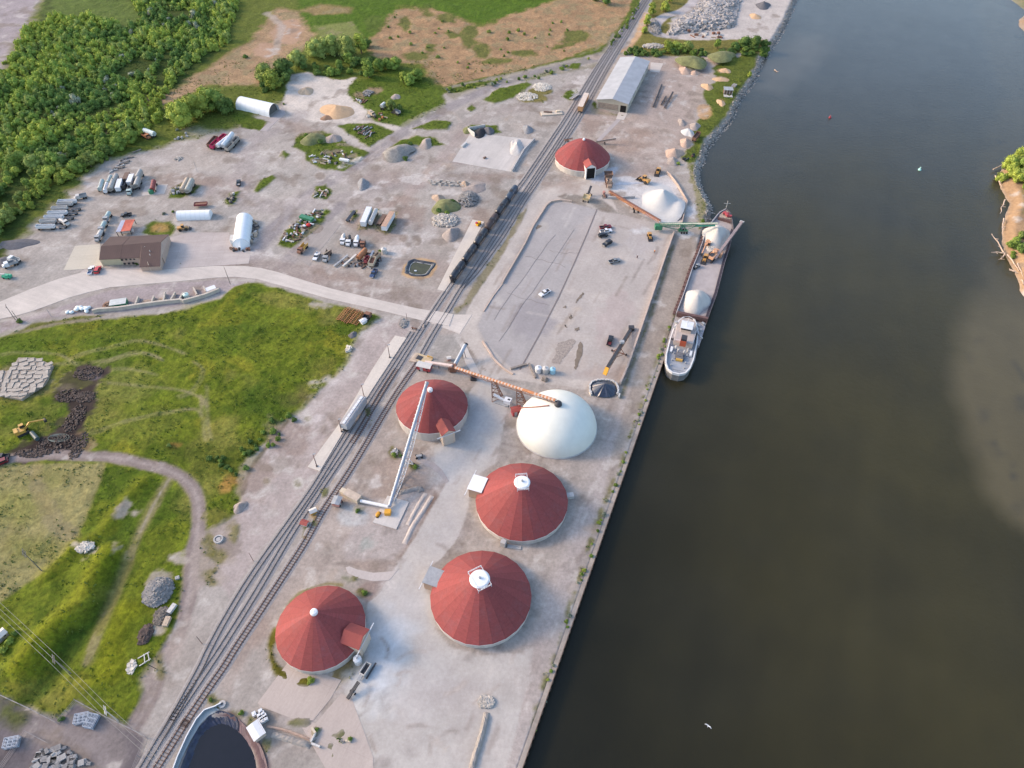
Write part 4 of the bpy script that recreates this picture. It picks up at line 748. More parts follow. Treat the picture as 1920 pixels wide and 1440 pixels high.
b=MB();truss(b,A,B,1.0,-1.0,30,.14);b.build('girder',RUST,root)
b1,b2=MB(),MB();n=64;Ld=d.normalized();up=s.cross(Ld)
if up.z<0:up=-up
for i in range(n):
 a,c=A+d*(i/n),A+d*((i+1)/n);tgt=b1 if (i % 2==0 and not 44<i<52) else b2
 ring=[(math.cos(t)*.62,math.sin(t)*.62) for t in [math.pi*k/6 for k in range(7)]]
 vs=[p+s*x+up*z for p in (a,c) for x,z in ring];tgt.add(vs,[(k,k+1,8+k,7+k) for k in range(6)])
b1.build('pale_hoop_cover',mat('pale_hoops',(.42,.32,.27),rough=.6,var=.15),root,kind='stuff',label='many pale hoop covers along the belt');b2.build('rust_hoop_cover',ORUST,root)
for px,py,f in [(933,748,.42),(980,768,.66),(1043,754,.97)][:2]:
 base=L(root,px,py,0);top=A+d*f;b=MB()
 for sx in (-1,1):
  for sy in (-1,1):b.beam(base+Vector((sx*2.0,sy*1.6,0)),Vector((top.x+sx*.7,top.y+sy*.7,top.z-1.0)),.22)
 hh=top.z-1
 for k in range(4):
  for sx,sy,tx,ty in ((-1,-1,1,-1),(1,-1,1,1),(1,1,-1,1),(-1,1,-1,-1)):
   f0,f1=k/4,(k+1)/4;c0=Vector((top.x,top.y,0))*f0+Vector((base.x,base.y,0))*(1-f0);c1=Vector((top.x,top.y,0))*f1+Vector((base.x,base.y,0))*(1-f1)
   w0,w1=2.0-1.3*f0,2.0-1.3*f1;v0,v1=1.6-.9*f0,1.6-.9*f1
   b.beam(c0+Vector((sx*w0,sy*v0,hh*f0)),c1+Vector((tx*w1,ty*v1,hh*f1)),.14);b.beam(c1+Vector((sx*w1,sy*v1,hh*f1)),c1+Vector((tx*w1,ty*v1,hh*f1)),.12)
 b.build('lattice_tower',RUST,root)
base=L(root,888,711,0);MB().box(base.x,base.y,1.8,1.2,.8,3.6).box(base.x,base.y,.4,2.4,1.8,.8).build('support_leg',DARK,root)
MB().box(A.x,A.y,A.z-.6,2.6,2.2,2.8).build('tail_housing',RUST,root)
root=thing('silver_riser_conveyor','silver tube conveyor sloping up and away from the tail of the striped conveyor','conveyor',G(852,686))
A,B=L(root,852,686,1.5),L(root,873,646,5.5);MB().tube(A,B,.75,n=14).build('tube',SILVER,root);MB().tube(B,B+(B-A).normalized()*.6,.85,n=14).build('end_cap',DARK,root)
q=A+(B-A)*.8;MB().beam(q,(q.x+.8,q.y-.4,0),.2).beam(q,(q.x-.8,q.y-.4,0),.2).build('prop',DARK,root)
root=thing('feed_conveyor','pale pinkish covered feed belt from the yellow rail pit to the striped conveyor','conveyor',G(797,679))
A,B=L(root,797,679,.8),L(root,848,686,3.2);MB().beam(A,B,1.1,.8).build('belt_cover',mat('pink_cover',(.52,.42,.38),rough=.6),root);b=MB()
for f in (.15,.5,.85):q=A+(B-A)*f;b.beam(q,(q.x,q.y-.5,0),.18).beam(q,(q.x,q.y+.5,0),.18)
b.build('leg',RUST,root)
root=thing('rail_pit','yellow framed unloading pit straddling the rusty siding','unloading pit',G(793,674),heading((780,668),(808,678)))
MB().box(0,0,.12,7.0,4.2,.42).build('pit_slab',mat('yellowed_slab',(.46,.36,.22),rough=.9,var=.2),root);MB().box(-1.5,0,.36,2.4,2.2,.08).build('grate',DARK,root)
b=MB();[b.box(x,y,.6,.25,.25,.9) for x in (1.2,3.2) for y in (-1.8,1.8)];b.box(2.2,1.8,1.0,2.4,.3,.3).box(2.2,-1.8,1.0,2.4,.3,.3);b.build('guard_frame',YELL,root)
slab('pit_apron',[(767,678),(779,662),(786,664),(781,680)],mat('pinkish_slab',S(205,186,170),rough=.9),.33)
def shed(label,px,py,rz,l,w,h,wallm,roofm,gable=.5,cat='shed',doors=True,name='shed',z=0.,group=None,wheels=False):
 g=G(px,py);r=thing(name,label,cat,(g.x,g.y,ZAT(g.x,g.y)+.02),rz,group);o=.25;z1=.6 if wheels else -.2
 MB().box(0,0,(h+z1)/2,l,w,h-z1).add([(x,y,zz) for x in (-l/2,l/2) for y,zz in ((-w/2,h),(w/2,h),(0,h+gable))],[(3,4,5),(0,2,1)]).build('body',wallm,r)
 b=MB()
 for s in (-1,1):b.add([(x,y,zz) for x in (-l/2-o,l/2+o) for y,zz in ((s*(w/2+o),h-.04),(0,h+gable+.12),(0,h+gable),(s*(w/2+o),h-.16))],[(0,1,5,4),(3,7,6,2),(0,4,7,3),(4,5,6,7),(0,3,2,1)])
 b.build('roof',roofm,r)
 if doors:MB().box(-l*.15,-w/2-.04,h*.45,min(1.2,l*.3),.08,h*.75).build('door',GREYM,r);MB().box(l*.25,-w/2-.03,h*.6,l*.15,.06,h*.25).build('window',GLASS,r)
 if wheels:
  b=MB();[b.tube((x,s*(w/2-.1),.42),(x,s*(w/2+.12),.42),.42) for x in (-l*.3,l*.3) for s in (-1,1)];b.build('wheels',TYRE,r)
 return r
shed('red-sided site trailer with pale roof beside the rail pit',796.5,693,heading((782,689),(810,695)),5.4,2.6,2.7,REDP,OFFW,.2,'trailer',wheels=True,name='site_trailer')
shed('tiny pink and white cabin north of the feed conveyor',842,675,.2,1.3,1.2,1.3,mat('pink_tin',(.45,.22,.18)),OFFW,.15,'cabin',doors=False)
shed('small dark red flat-roofed shed tucked against the left side of the white dome',968,775,.3,3.4,2.4,2.6,REDP,REDA,.15)
root=thing('hopper_machine','white box hopper with a slanting white chute standing between the two domes','machine',G(943,757),heading((912,745),(953,758)))
MB().box(2.0,0,2.6,2.6,2.2,1.6).add([(.7+a,b_,1.8) for a in (0,2.6) for b_ in (-1.1,1.1)]+[(1.6+a,b_,.9) for a in (0,.8) for b_ in (-.4,.4)],[(0,4,6,2),(1,3,7,5),(0,1,5,4),(2,6,7,3),(4,5,7,6)]).build('hopper',WHITE,root)
MB().box(2.4,0,3.43,.9,.7,.08).build('hatch',DARK,root);MB().beam((1.0,0,2.0),(-3.6,0,3.6),.8,.6).build('chute',WHITE,root)
b=MB();[b.beam((x,y,0),(x,y,2.0),.14) for x in (.9,3.1) for y in (-1,1)];b.beam((.9,-1,0),(3.1,-1,1.9),.1).beam((.9,1,0),(3.1,1,1.9),.1);b.build('stand',WHITE,root);MB().box(-.6,0,.12,5.6,2.0,.24).build('skid',GREYM,root)
root=thing('truss_conveyor','tall silver tube conveyor with white lattice truss leaning over the red dome','conveyor',G(729,952))
A,B=L(root,730,950,1.2),L(root,800,719,15.8);d=B-A;dn=d.normalized();s=Vector((dn.y,-dn.x,0)).normalized();up=s.cross(dn);up=up if up.z>0 else -up
MB().tube(A,B,.62,n=16).build('tube',SILVER,root);MB().tube(B-dn*.3,B+dn*.5,.72,n=16).build('head_cap',GREYM,root);MB().box(A.x-.3,A.y-2.0,1.0,2.0,1.8,1.4).build('motor_housing',ORNG,root)
b=MB();n=26;low=lambda f:A+d*f-up*(1.0+4.0*math.sin(math.pi*min(1,max(0,(f-.04)/.90))**.75)**.9)
for sg in (-.8,.8):
 pf=None
 for i in range(n+1):
  f=.04+.9*i/n;top=A+d*f+s*sg;lo=low(f)+s*sg*.6
  if i:b.beam(pl,lo,.2);b.beam(pt,lo,.15) if i % 2 else b.beam(pl,top,.15)
  b.beam(top,lo,.13);pl,pt=lo,top
for i in range(n):f=.04+.9*i/n;b.beam(low(f)+s*.5,low(f)-s*.5,.1)
b.build('lattice_truss',WHITE,root)
b=MB();f=.40;q=low(f);fe=L(root,778,860,0)
for sg in (-2.0,2.0):b.beam(q+s*sg*.3,(q.x+s.x*sg,q.y+s.y*sg,0),.22)
b.beam((q.x+s.x*2,q.y+s.y*2,.3),(q.x-s.x*2,q.y-s.y*2,.3),.2);b.build('support_frame',WHITE,root)
b=MB();[b.tube((q.x+s.x*sg-.2,q.y+s.y*sg,.5),(q.x+s.x*sg+.2,q.y+s.y*sg,.5),.5) for sg in (-2,2)];b.build('wheels',TYRE,root)
root=thing('low_white_conveyor','low pale covered belt feeding the foot of the truss conveyor','conveyor',G(700,946));A,B=L(root,676,939,1.0),L(root,728,950,1.8);MB().tube(A,B,.55,n=10).build('tube',WHITE,root);b=MB();[b.beam(A+(B-A)*f,(A+(B-A)*f)*1.0-Vector((0,0,A.z+(B.z-A.z)*f)),.16) for f in (.2,.7)];b.build('leg',GREYM,root)
root=thing('cream_hopper_house','long cream covered hopper on the rusty siding beside the low pale belt','hopper',G(662,934),heading((645,924),(680,942)));MB().extr([(-1.4,0),(1.4,0),(1.4,1.3),(0,2.0),(-1.4,1.3)],-3.2,3.2);b=MB();b.box(0,0,1.0,5.6,2.4,2.0).box(-4,.2,.8,2.0,1.8,1.4);b.build('body',CREAM,root);MB().box(0,0,2.05,5.8,2.6,.12).build('cover',mat('beige_sheet',(.46,.37,.29),rough=.7),root)
shed('small grey-roofed pink cabin on wheels beside the cream hopper',633.5,945,heading((633,951),(640,936)),2.8,2.4,2.3,mat('pink_tin',0),GREYM,.1,'cabin',wheels=True)
for px,py,lab in [(709,966,'yellow rounded drive cover at the left edge of the white slab')]:
 r=thing('motor_cover',lab,'machine cover',G(px,py),1.2);MB().lathe([(.6,0),(.6,.9),(.4,1.2),(.05,1.25)],12,sx=1.7).build('shell',ORNG,r);MB().box(0,0,.15,2.4,1.4,.3).build('base',GREYM,r)
shed('little white and yellow rail-side hut with a pale roof',588,961,heading((580,965),(596,958)),2.0,1.5,1.2,YELL,OFFW,.3,'hut',doors=False);shed('little white rail-side hut with a dark red roof',572,983,heading((564,980),(580,985)),2.1,1.6,1.1,OFFW,REDA,.35,'hut',doors=False)
root=thing('quad_machine','small dark wheeled engine at the foot of the white truss conveyor','engine',G(786,857),.2);MB().box(0,0,.6,2.0,.9,.7).build('engine_block',GREYM,root);b=MB();[b.tube((x,y-.15,.4),(x,y+.15,.4),.4) for x in (-.9,.9) for y in (-.7,.7)];b.build('wheels',TYRE,root)
root=thing('radial_stacker','dark brown wheeled stacker conveyor with a yellow discharge chute above the tarped pile','conveyor',G(1160,668))
A,B=L(root,1184,615,.9),L(root,1139,689,6.2);b=MB();truss(b,A,B,1.3,-1.0,18,.14);b.build('lattice_frame',BROWNM,root);MB().beam(A+Vector((0,0,.15)),B+Vector((0,0,.15)),1.1,.16).build('belt',DARK,root);MB().box(A.x,A.y,.8,2.2,2.0,1.5).build('tail_hopper',DARK,root)
q=A+(B-A)*.5;b=MB();fx=L(root,1166,672,0);d=(B-A).normalized();s=Vector((d.y,-d.x,0)).normalized()
for sg in (-2.2,2.2):b.beam(q,(q.x+s.x*sg,q.y+s.y*sg,.5),.2);b.beam(A+(B-A)*.78,(q.x+s.x*sg,q.y+s.y*sg,.5),.16)
b.beam((q.x+s.x*3,q.y+s.y*3,.5),(q.x-s.x*3,q.y-s.y*3,.5),.25);b.build('axle_frame',RUST,root);b=MB();[b.tube(Vector((q.x,q.y,.45))+s*(sg-.2),Vector((q.x,q.y,.45))+s*(sg+.2),.45) for sg in (-3,3)];b.build('wheels',TYRE,root)
C_=L(root,1133.5,703,4.2);MB().beam(B,C_,1.5,1.1).build('chute',ORNG,root);q2=A+(B-A)*.42;MB().box(q2.x,q2.y,q2.z+1.0,1.6,1.4,1.0).build('control_box',GREYM,root)
root=thing('orange_conveyor','long orange-brown conveyor running from the crusher along the salt heap','conveyor',G(1185,393))
A,B=L(root,1143,358,1.2),L(root,1238,413.5,5.2);b=MB();truss(b,A,B,1.2,-.9,26,.16);b.build('lattice_frame',mat('orange_frame',(.40,.16,.07),rough=.7,var=.25),root);MB().beam(A+Vector((0,0,.2)),B+Vector((0,0,.2)),1.0,.2).build('belt',mat('brown_belt',(.17,.08,.055),rough=.8,var=.2),root)
b=MB();b.beam(L(root,1165,373,1.4),L(root,1190,391,.4),.7,.4).beam(L(root,1190,391,.4),L(root,1210,400,1.0),.8,.4);b.build('lower_brace',mat('pale_orange',(.55,.33,.19),rough=.7,var=.15),root)
b=MB();q=L(root,1192,396,0);[b.box(q.x+x,q.y+y,.6,.7,.6,1.1) for x in (-1,1) for y in (-1.2,1.2)];b.build('wheels',TYRE,root);b=MB();m=A+(B-A)*.55;[b.beam(m,(q.x+x,q.y,.8),.2) for x in (-1,1)];b.build('prop',RUST,root)
root=thing('green_ship_loader','green ship-loader conveyor with pale boom reaching over the barge','ship loader',G(1280,430))
A,M0,B=L(root,1237,423,3.0),L(root,1308,423,6.0),L(root,1345,422,8.0);b=MB();truss(b,A,M0,1.3,1.1,18,.16);b.build('lattice_frame',GREENP,root);MB().beam(A+Vector((0,0,.6)),B+Vector((0,0,.9)),.9,.5).build('boom_cover',mat('pale_green',(.36,.38,.30),rough=.6,var=.15),root);MB().beam(M0-(M0-A)*.06,B-(B-M0)*.1,1.3,.5).build('boom',mat('teal_green',(.04,.24,.17),rough=.6,var=.2),root)
MB().box(A.x-.5,A.y,2.4,3.4,2.4,2.2).build('tail_hopper',GREENP,root);MB().box(A.x+1.5,A.y+.8,3.8,1.2,1.0,.9).build('machine_hood',OFFW,root)
b=MB();q=L(root,1280,435,0);m=A+(M0-A)*.62;[b.beam(m+Vector((0,y*.4,0)),(q.x+x,q.y+y,.5),.2) for x in (-2,2) for y in (-1.2,1.2)];b.beam((q.x-2.4,q.y,.6),(q.x+2.6,q.y,.6),.5,.4).beam(L(root,1240,424,2.4),(q.x,q.y,.8),.2).beam(L(root,1305,424,5.6),(q.x+1,q.y,.8),.2);b.build('undercarriage',GREENP,root)
b=MB();[b.tube((q.x+x,q.y-1.4-.2,.5),(q.x+x,q.y-1.4+.2,.5),.5) for x in (-.8,.4,1.6)];[b.tube((q.x+x,q.y+1.2-.2,.5),(q.x+x,q.y+1.2+.2,.5),.5) for x in (-.8,.4,1.6)];b.build('wheels',TYRE,root)
root=thing('crusher','brown crushing plant with dark feed hopper beside the distant red dome','machine',G(1141,347),heading((1138,335),(1143,357)))
MB().box(-3.4,0,3.4,3.2,3.6,.9).add([(-5,-1.8,3.8),(-1.8,-1.8,3.8),(-1.8,1.8,3.8),(-5,1.8,3.8),(-5.3,-2.2,5),(-1.5,-2.2,5),(-1.5,2.2,5),(-5.3,2.2,5)],[(0,1,5,4),(1,2,6,5),(2,3,7,6),(3,0,4,7)]).build('feed_hopper',BROWNM,root)
b=MB();b.box(0,0,2.4,3.4,2.6,1.8).box(1.6,.6,3.4,1.6,1.2,1.4).box(3,0,1.4,2,2,1.2);b.build('body',mat('dusty_steel',(.33,.24,.18),rough=.85,var=.35,scale=1.5),root);b=MB();[b.beam((x,y,0),(x,y,3),.3) for x in (-4.5,-2,0,2.4) for y in (-1.4,1.4)];b.build('frame',RUST,root)
b=MB();b.box(.8,0,3.5,1.8,1.6,.5);b.build('screen',DARK,root)
root=thing('feeder_conveyor','short dark belt feeder with a yellow hopper at the north end of the bluish lane','conveyor',G(1100,375),heading((1099,378),(1108,360)))
MB().beam((0,0,1.2),(7.5,0,3.6),1.1,.3).build('belt',DARK,root);MB().box(-.6,0,1.5,3.2,3.0,.5).add([(-2.2,-1.4,1.7),(.9,-1.4,1.7),(.9,1.4,1.7),(-2.2,1.4,1.7),(-2.6,-1.8,2.6),(1.3,-1.8,2.6),(1.3,1.8,2.6),(-2.6,1.8,2.6)],[(0,1,5,4),(1,2,6,5),(2,3,7,6),(3,0,4,7)]).build('hopper',mat('pale_yellow',(.52,.40,.22),rough=.7,var=.2),root);b=MB();[b.tube((x,s*1.3-.2,.5),(x,s*1.3+.2,.5),.5) for x in (-2,4.5) for s in (-1,1)];b.build('wheels',TYRE,root);b=MB();b.beam((0,0,1),(4.5,0,.6),.3).beam((4.5,1,.5),(4.5,0,2.4),.2).beam((4.5,-1,.5),(4.5,0,2.4),.2);b.build('chassis',RUST,root)
root=thing('portable_pump','small pinkish machine on two axles between the feeder and the orange conveyor','machine',G(1133,368),heading((1132,362),(1135,374)));MB().box(-1.6,0,1.2,1.4,1.2,1.2).build('hood',mat('pink_tin',0),root);b=MB();[b.tube((x,s*.9-.15,.4),(x,s*.9+.15,.4),.4) for x in (0,1.6) for s in (-1,1)];b.build('wheels',TYRE,root);MB().box(.2,0,.6,3.6,.7,.25).build('chassis',RUST,root)
def belt(label,a,b,za=.6,zb=.6,w=.7,frame=BROWNM,name='belt_conveyor',grp=None,cat='conveyor',beltm=DARK):
 r=thing(name,label,cat,G(*a),0,grp);A,B=L(r,*a,za),L(r,*b,zb);m=MB();truss(m,A,B,w,-.45,max(6,int((B-A).length/1.8)),.1);m.build('lattice_frame',frame,r);MB().beam(A+Vector((0,0,.12)),B+Vector((0,0,.12)),w*.8,.1).build('belt',beltm,r)
 m=MB();d=(B-A);s=Vector((d.y,-d.x,0)).normalized();[m.tube(Vector(((A+d*f).x,(A+d*f).y,.35))+s*(g-.12),Vector(((A+d*f).x,(A+d*f).y,.35))+s*(g+.12),.35) for f in (.45,) for g in (-w,w)];m.build('wheels',TYRE,r);return r
belt('long thin idle conveyor lying nearest the grey warehouse',(1225,200),(1241,158),.7,.9,frame=DARK)
belt('idle conveyor right of the long thin one, the longer of the paired two',(1246,202),(1262,172),.7,1.4,.9,frame=BROWNM)
belt('shorter idle conveyor in the middle of the three by the warehouse',(1240,196),(1249,180),.7,.9,.9,frame=BROWNM)
belt('dark conveyor sticking out behind the distant red dome to the right',(1118,266),(1155,260),1.0,3.2,.8,frame=BROWNM)
belt('short brown conveyor end poking out behind the left of the distant red dome',(1058,262),(1074,259),1.0,2.0,.9,frame=ORUST)
belt('black belt conveyor pointing down-left beside the lower-left red dome',(651,1310),(672,1278),.7,2.2,.8,frame=DARK)
root=thing('screening_hopper','pale open hopper frame on the salt-dusted paving at the end of the black belt conveyor','hopper',G(683,1262),heading((676,1275),(692,1250)));b=MB();b.box(.8,.8,1.0,3.4,.2,1.3).box(.8,-.8,1.0,3.4,.2,1.3).box(-.9,0,1.0,.2,1.8,1.3).box(2.5,0,1.0,.2,1.8,1.3);b.build('sides',OFFW,root);MB().box(.8,0,.8,2.6,1.2,.2).build('belt',DARK,root);b=MB();[b.beam((x,y,0),(x,y,.9),.14) for x in (-.8,2.4) for y in (-.8,.8)];b.beam((-2.6,0,.8),(-.9,0,1.0),.9,.6);b.build('frame',GREYM,root)
MB().beam((-1.2,-1.6,.5),(3.6,-1.6,.9),.5,.2).build('side_belt',DARK,root)
def tank(label,px,py,r,h,m,name='storage_tank',cat='tank',top=None,grp=None):
 g=G(px,py);t=thing(name,label,cat,(g.x,g.y,ZAT(g.x,g.y)+.05),0,grp);MB().lathe([(r,0),(r,h),(r*.93,h+.12),(.3,h+.42)],24).build('shell',m,t,smooth=False);MB().lathe([(.32,h+.35),(.32,h+.6)],10).build('hatch',top or GREYM,t);b=MB();[b.lathe([(r+.03,z),(r+.03,z+.08)],24,caps=False) for z in (h*.33,h*.66)];b.build('band',GREYM if m is not WHITE else OFFW,t)
 b=MB();a=random.Random(px).uniform(0,6);[b.box((r+.1)*math.cos(a),(r+.1)*math.sin(a),z,.08,.4,.05,a) for z in np.arange(.3,h,.35)];b.build('ladder',GREYM,t);return t
tank('left white upright tank of the three by the tarred joint',1009.5,697,1.3,2.3,WHITE);tank('middle white upright tank beside the pale blue one',1022.5,698,1.3,2.3,OFFW);tank('pale cyan upright tank at the right of the three',1036,698.5,1.15,2.0,mat('cyan_plastic',(.30,.55,.66),rough=.45,var=.08))
tank('round white tank beside the sliding door of the lower-left red dome',672,1241,1.15,2.2,WHITE);tank('round white-green tank in the walled bays beside the meadow',350,557,1.2,1.6,mat('mint_paint',(.5,.66,.60),rough=.5,var=.05));tank('white round-topped tank at the right end of the scrap row',720.5,474,1.3,2.2,OFFW);tank('cream round drum in the grass among scrap below the sandy mound',618,306.5,.8,1.2,OFFW)
def logbeam(label,a,b,w,h,m,name='concrete_beam',cat='beam',grp=None,z=.0):
 r=MB();g=G(*a);A=G(*a)-g;B=G(*b)-g;A.z=B.z=h/2+z;r.beam(A,B,w,h);n=max(2,int((B-A).length/2.2))
 for i in range(n+1):p=A+(B-A)*(i/n);r.beam(p-(B-A).normalized()*.06,p+(B-A).normalized()*.06,w*1.06,h*1.05)
 o=r.build(name,m,label=label,cat=cat,group=grp);o.location=g;return o
logbeam('pale timber-like beam lying left of the white tanks, nearly level',(958,692.5),(987,684),.8,.7,WOOD);logbeam('pale beam lying slantwise against the left white tank',(992,683),(1004,709),.7,.7,WOOD)
# --- vehicles
def wheelset(p,xs_,hw,r=.38,w=.26):
 for x in xs_:
  for s in (-1,1):t=MB().tube((x,s*hw-w/2,r),(x,s*hw+w/2,r),r).build('wheel',TYRE,p)
def pickup(label,px,py,to,m,bed=None,name='pickup_truck',cat='pickup',suv=False,scale=1.,l=5.7):
 g=G(px,py);r=thing(name,label,cat,(g.x,g.y,max(0.06,ZAT(g.x,g.y)+.06)),heading((px,py),to));hl=l/2;hw=.97
 b=MB();b.extr([(-hl,.45),(hl,.45),(hl,.95),(hl-.1,1.05),(1.35,1.15),(-hl,1.15)] if suv else [(-hl,.45),(hl,.45),(hl,.95),(hl-.1,1.05),(1.3,1.12),(-.75,1.12),(-.75,.7),(-hl+.1,.7),(-hl+.1,1.05),(-hl,1.05)],-hw,hw)
 if not suv:b.box(-hl/2-.35,hw-.06,.9,hl-.8,.12,.42).box(-hl/2-.35,-hw+.06,.9,hl-.8,.12,.42)
 b.build('body',m,r);x0=-hl+.25 if suv else -.8
 cabb=MB().add([(1.25,s*(hw-.04),1.1) for s in (-1,1)]+[(.55,s*(hw-.2),1.72) for s in (-1,1)]+[(x0+.25,s*(hw-.2),1.74) for s in (-1,1)]+[(x0,s*(hw-.04),1.1) for s in (-1,1)],[(0,1,3,2),(4,5,7,6),(0,2,4,6),(1,7,5,3)]).build('windows',GLASS,r)
 MB().box((.55+x0+.25)/2,0,1.76,.55-x0-.25+.06,(hw-.2)*2+.04,.07).build('cab_roof',m,r)
 if not suv:MB().box(-hl/2-.4,0,.74,hl-.95,hw*2-.3,.06).build('bed_liner',bed or DARK,r)
 MB().box(hl+.02,0,.62,.1,hw*1.9,.22).build('bumper',GREYM,r)
 for s in (-1,1):MB().box(hl+.03,s*.72,.88,.06,.34,.16).build('headlight',OFFW,r)
 wheelset(r,(-hl+1.05,hl-1.0),hw-.08);return r
CARR=mat('dark_red_car',(.16,.012,.022),rough=.3,var=.05);CARW=mat('white_car',(.66,.67,.70),rough=.3,var=.03);CARK=mat('black_car',(.022,.024,.030),rough=.3,var=.1);CARG=mat('grey_car',(.20,.215,.23),rough=.3,var=.05);CARRB=mat('bright_red_car',(.45,.03,.035),rough=.3,var=.05);CARB=mat('blue_car',(.03,.06,.14),rough=.35,var=.1)
pickup('dark red pickup at the top of the row parked on the big lot',1135,428,(1145,426.5),CARR);pickup('white pickup with dark bed parked directly below the dark red one',1136,435.5,(1146,434),CARW);pickup('short black car parked just below the white pickup on the big lot',1130.5,443.5,(1140,442),CARK,suv=True,l=4.6)
pickup('black SUV standing alone at an angle in the middle right of the big lot',1138,458.5,(1130,463),CARK,suv=True,l=5.4);pickup('grey pickup with an open dark bed, lowest of the cars in the lot centre',1152,491.5,(1162,489),CARG);pickup('white pickup driving alone on the bluish lane',1021,551.5,(1011,557.5),CARW,name='pickup_truck')
pickup('black pickup with a red tail parked left of the dark stacker',1143.5,641,(1147,629),CARK,mat('dark_red_bed',(.12,.015,.02)));pickup('white pickup with open bed parked at the corner of the brown office',172,509,(176,500),CARW,BLUEP);pickup('bright red car parked beside the white pickup at the office',184.5,508.5,(188,500),CARRB,suv=True,l=5.0)
pickup('white pickup with a white cap standing between the scrap yard and the crane truck',594,483,(589,492),CARW,OFFW);pickup('dark car with pale cargo alone on the gravel yard, north of the white tents',448,345,(448.4,336),CARK,OFFW,l=5.4);pickup('blue tow-style pickup below the scrap row on a blue-dusted patch',701,515,(695,525),CARB,DARK);pickup('dark pickup behind the red and blue shed',238,405,(230,406),CARK,l=5)
pickup('red vehicle just inside the left photo edge at the meadow track',4,869,(-4,872),CARR,suv=True,l=4.4)
pickup('dark vehicle at the left photo edge above the red one on the meadow track',6,859,(-4,860),CARK,l=4.8)
def semi(label,a,b,kind,m,grp=None,roof=None,name=None,h=None,w=2.4,cat=None,z=0,wheels=True):
 """trailer between two surveyed ground points (rear a, front b)"""
 A,B=G(*a),G(*b);Lh=(B-A).length;c=(A+B)/2;nm=name or {'box':'box_trailer','tank':'tank_trailer','dump':'dump_trailer','flat':'flatbed_trailer','hop':'hopper_trailer'}[kind]
 r=thing(nm,label,cat or nm.replace('_',' '),(c.x,c.y,max(.05,ZAT(c.x,c.y))),math.atan2(B.y-A.y,B.x-A.x),grp);hl=Lh/2;hw=w/2
 if kind=='box':H_=h or 3.0;MB().box(0,0,(1.0+H_)/2,Lh,w,H_-1.0).build('body',m,r);MB().box(0,0,H_+.04,Lh+.05,w+.04,.1).build('roof',roof or m,r);MB().box(-hl-.03,0,(1.1+H_)/2,.08,w*.62,H_-1.5).build('rear_shade_panel',DARK,r)  # dark rear panel stands in for the shaded inside of the box
 if kind=='tank': 
  MB().tube((-hl,0,1.9),(hl,0,1.9),hw*.9,n=18).build('tank',m,r,smooth=False);b_=MB();[b_.tube((x,0,2.8),(x,0,3.05),.3) for x in np.linspace(-hl*.7,hl*.7,4)];b_.box(0,0,2.98,Lh*.8,.5,.06);b_.build('walkway',GREYM,r)
 if kind=='dump':
  H_=h or 2.7;b_=MB();b_.box(0,hw-.06,(1.0+H_)/2,Lh,.12,H_-1.0).box(0,-hw+.06,(1.0+H_)/2,Lh,.12,H_-1.0).box(hl-.06,0,(1.0+H_)/2,.12,w,H_-1.0).box(-hl+.06,0,(1.0+H_)/2,.12,w,H_-1.0).box(0,0,1.1,Lh,w-.2,.15);[b_.box(x,s*(hw+.04),(1+H_)/2,.1,.1,H_-1) for x in np.linspace(-hl*.9,hl*.9,7) for s in (-1,1)];b_.build('tub',m,r);MB().box(0,0,1.6,Lh-.3,w-.3,.1).build('load',roof or DARK,r)
 if kind=='flat':b_=MB();b_.box(0,0,1.25,Lh,w,.16);b_.build('deck',m,r);b_=MB();b_.box(0,.5,.98,Lh*.95,.15,.36).box(0,-.5,.98,Lh*.95,.15,.36);b_.build('chassis',GREYM,r); 
 if kind=='hop': 
  H_=h or 3.0;MB().extr([(-hl,1.9),(-hl*.4,1.0),(0,1.7),(hl*.4,1.0),(hl,1.9),(hl,H_),(-hl,H_)],-hw,hw).build('body',m,r);b_=MB();b_.tube((-hl,0,H_-.35),(hl,0,H_-.35),hw*.97,n=14);b_.build('tarp',roof or OFFW,r)
 if kind != 'flat':MB().box(0,0,.85,Lh*.92,.9,.22).build('chassis',DARK,r)
 if wheels:b_=MB();[b_.tube((x,s*(hw-.15)-.25,.5),(x,s*(hw-.15)+.15,.5),.5) for x in (-hl*.80,-hl*.62,hl*.75) for s in (-1,1)];b_.build('wheels',TYRE,r)
 return r
TLAB=['topmost white dump trailer of the diagonal row at the left, its tub long and pale','second from the top, greyer than its neighbours, in the left row of white trailers','third trailer down in the left row, with ribbed pale tub','middle white trailer of the diagonal row of seven at the left','fifth trailer down in the left row of seven','second-lowest, ribbed trailer of the left row','lowest and leftmost white trailer of the diagonal row of seven']
for i,(x0,x1,y) in enumerate([(112,146,381.5),(110,139,386),(100,129,394),(93,129,403),(86,122,411),(78,108,418.5),(71,106,428.5)]):
 semi(TLAB[i],(x1,y+1),(x0,y+2),'dump',OFFW if i in (1,2,5) else WHITE,'white trailers parked in a diagonal row at the left',roof=OFFW,h=2.4,w=1.7)
for i,q in enumerate([(136,396.5,152,394),(130,404.5,146,402),(124,413,139,411),(112,429.5,126,427.5)]):semi(['thin dark frame trailer beside the third white trailer','thin dark frame trailer beside the middle white trailer','thin dark frame trailer beside the fifth white trailer','thin dark frame trailer beside the lowest white trailer'][i],(q[2],q[3]),(q[0],q[1]),'flat',DARK,'dark frame trailers beside the white row',w=.9)
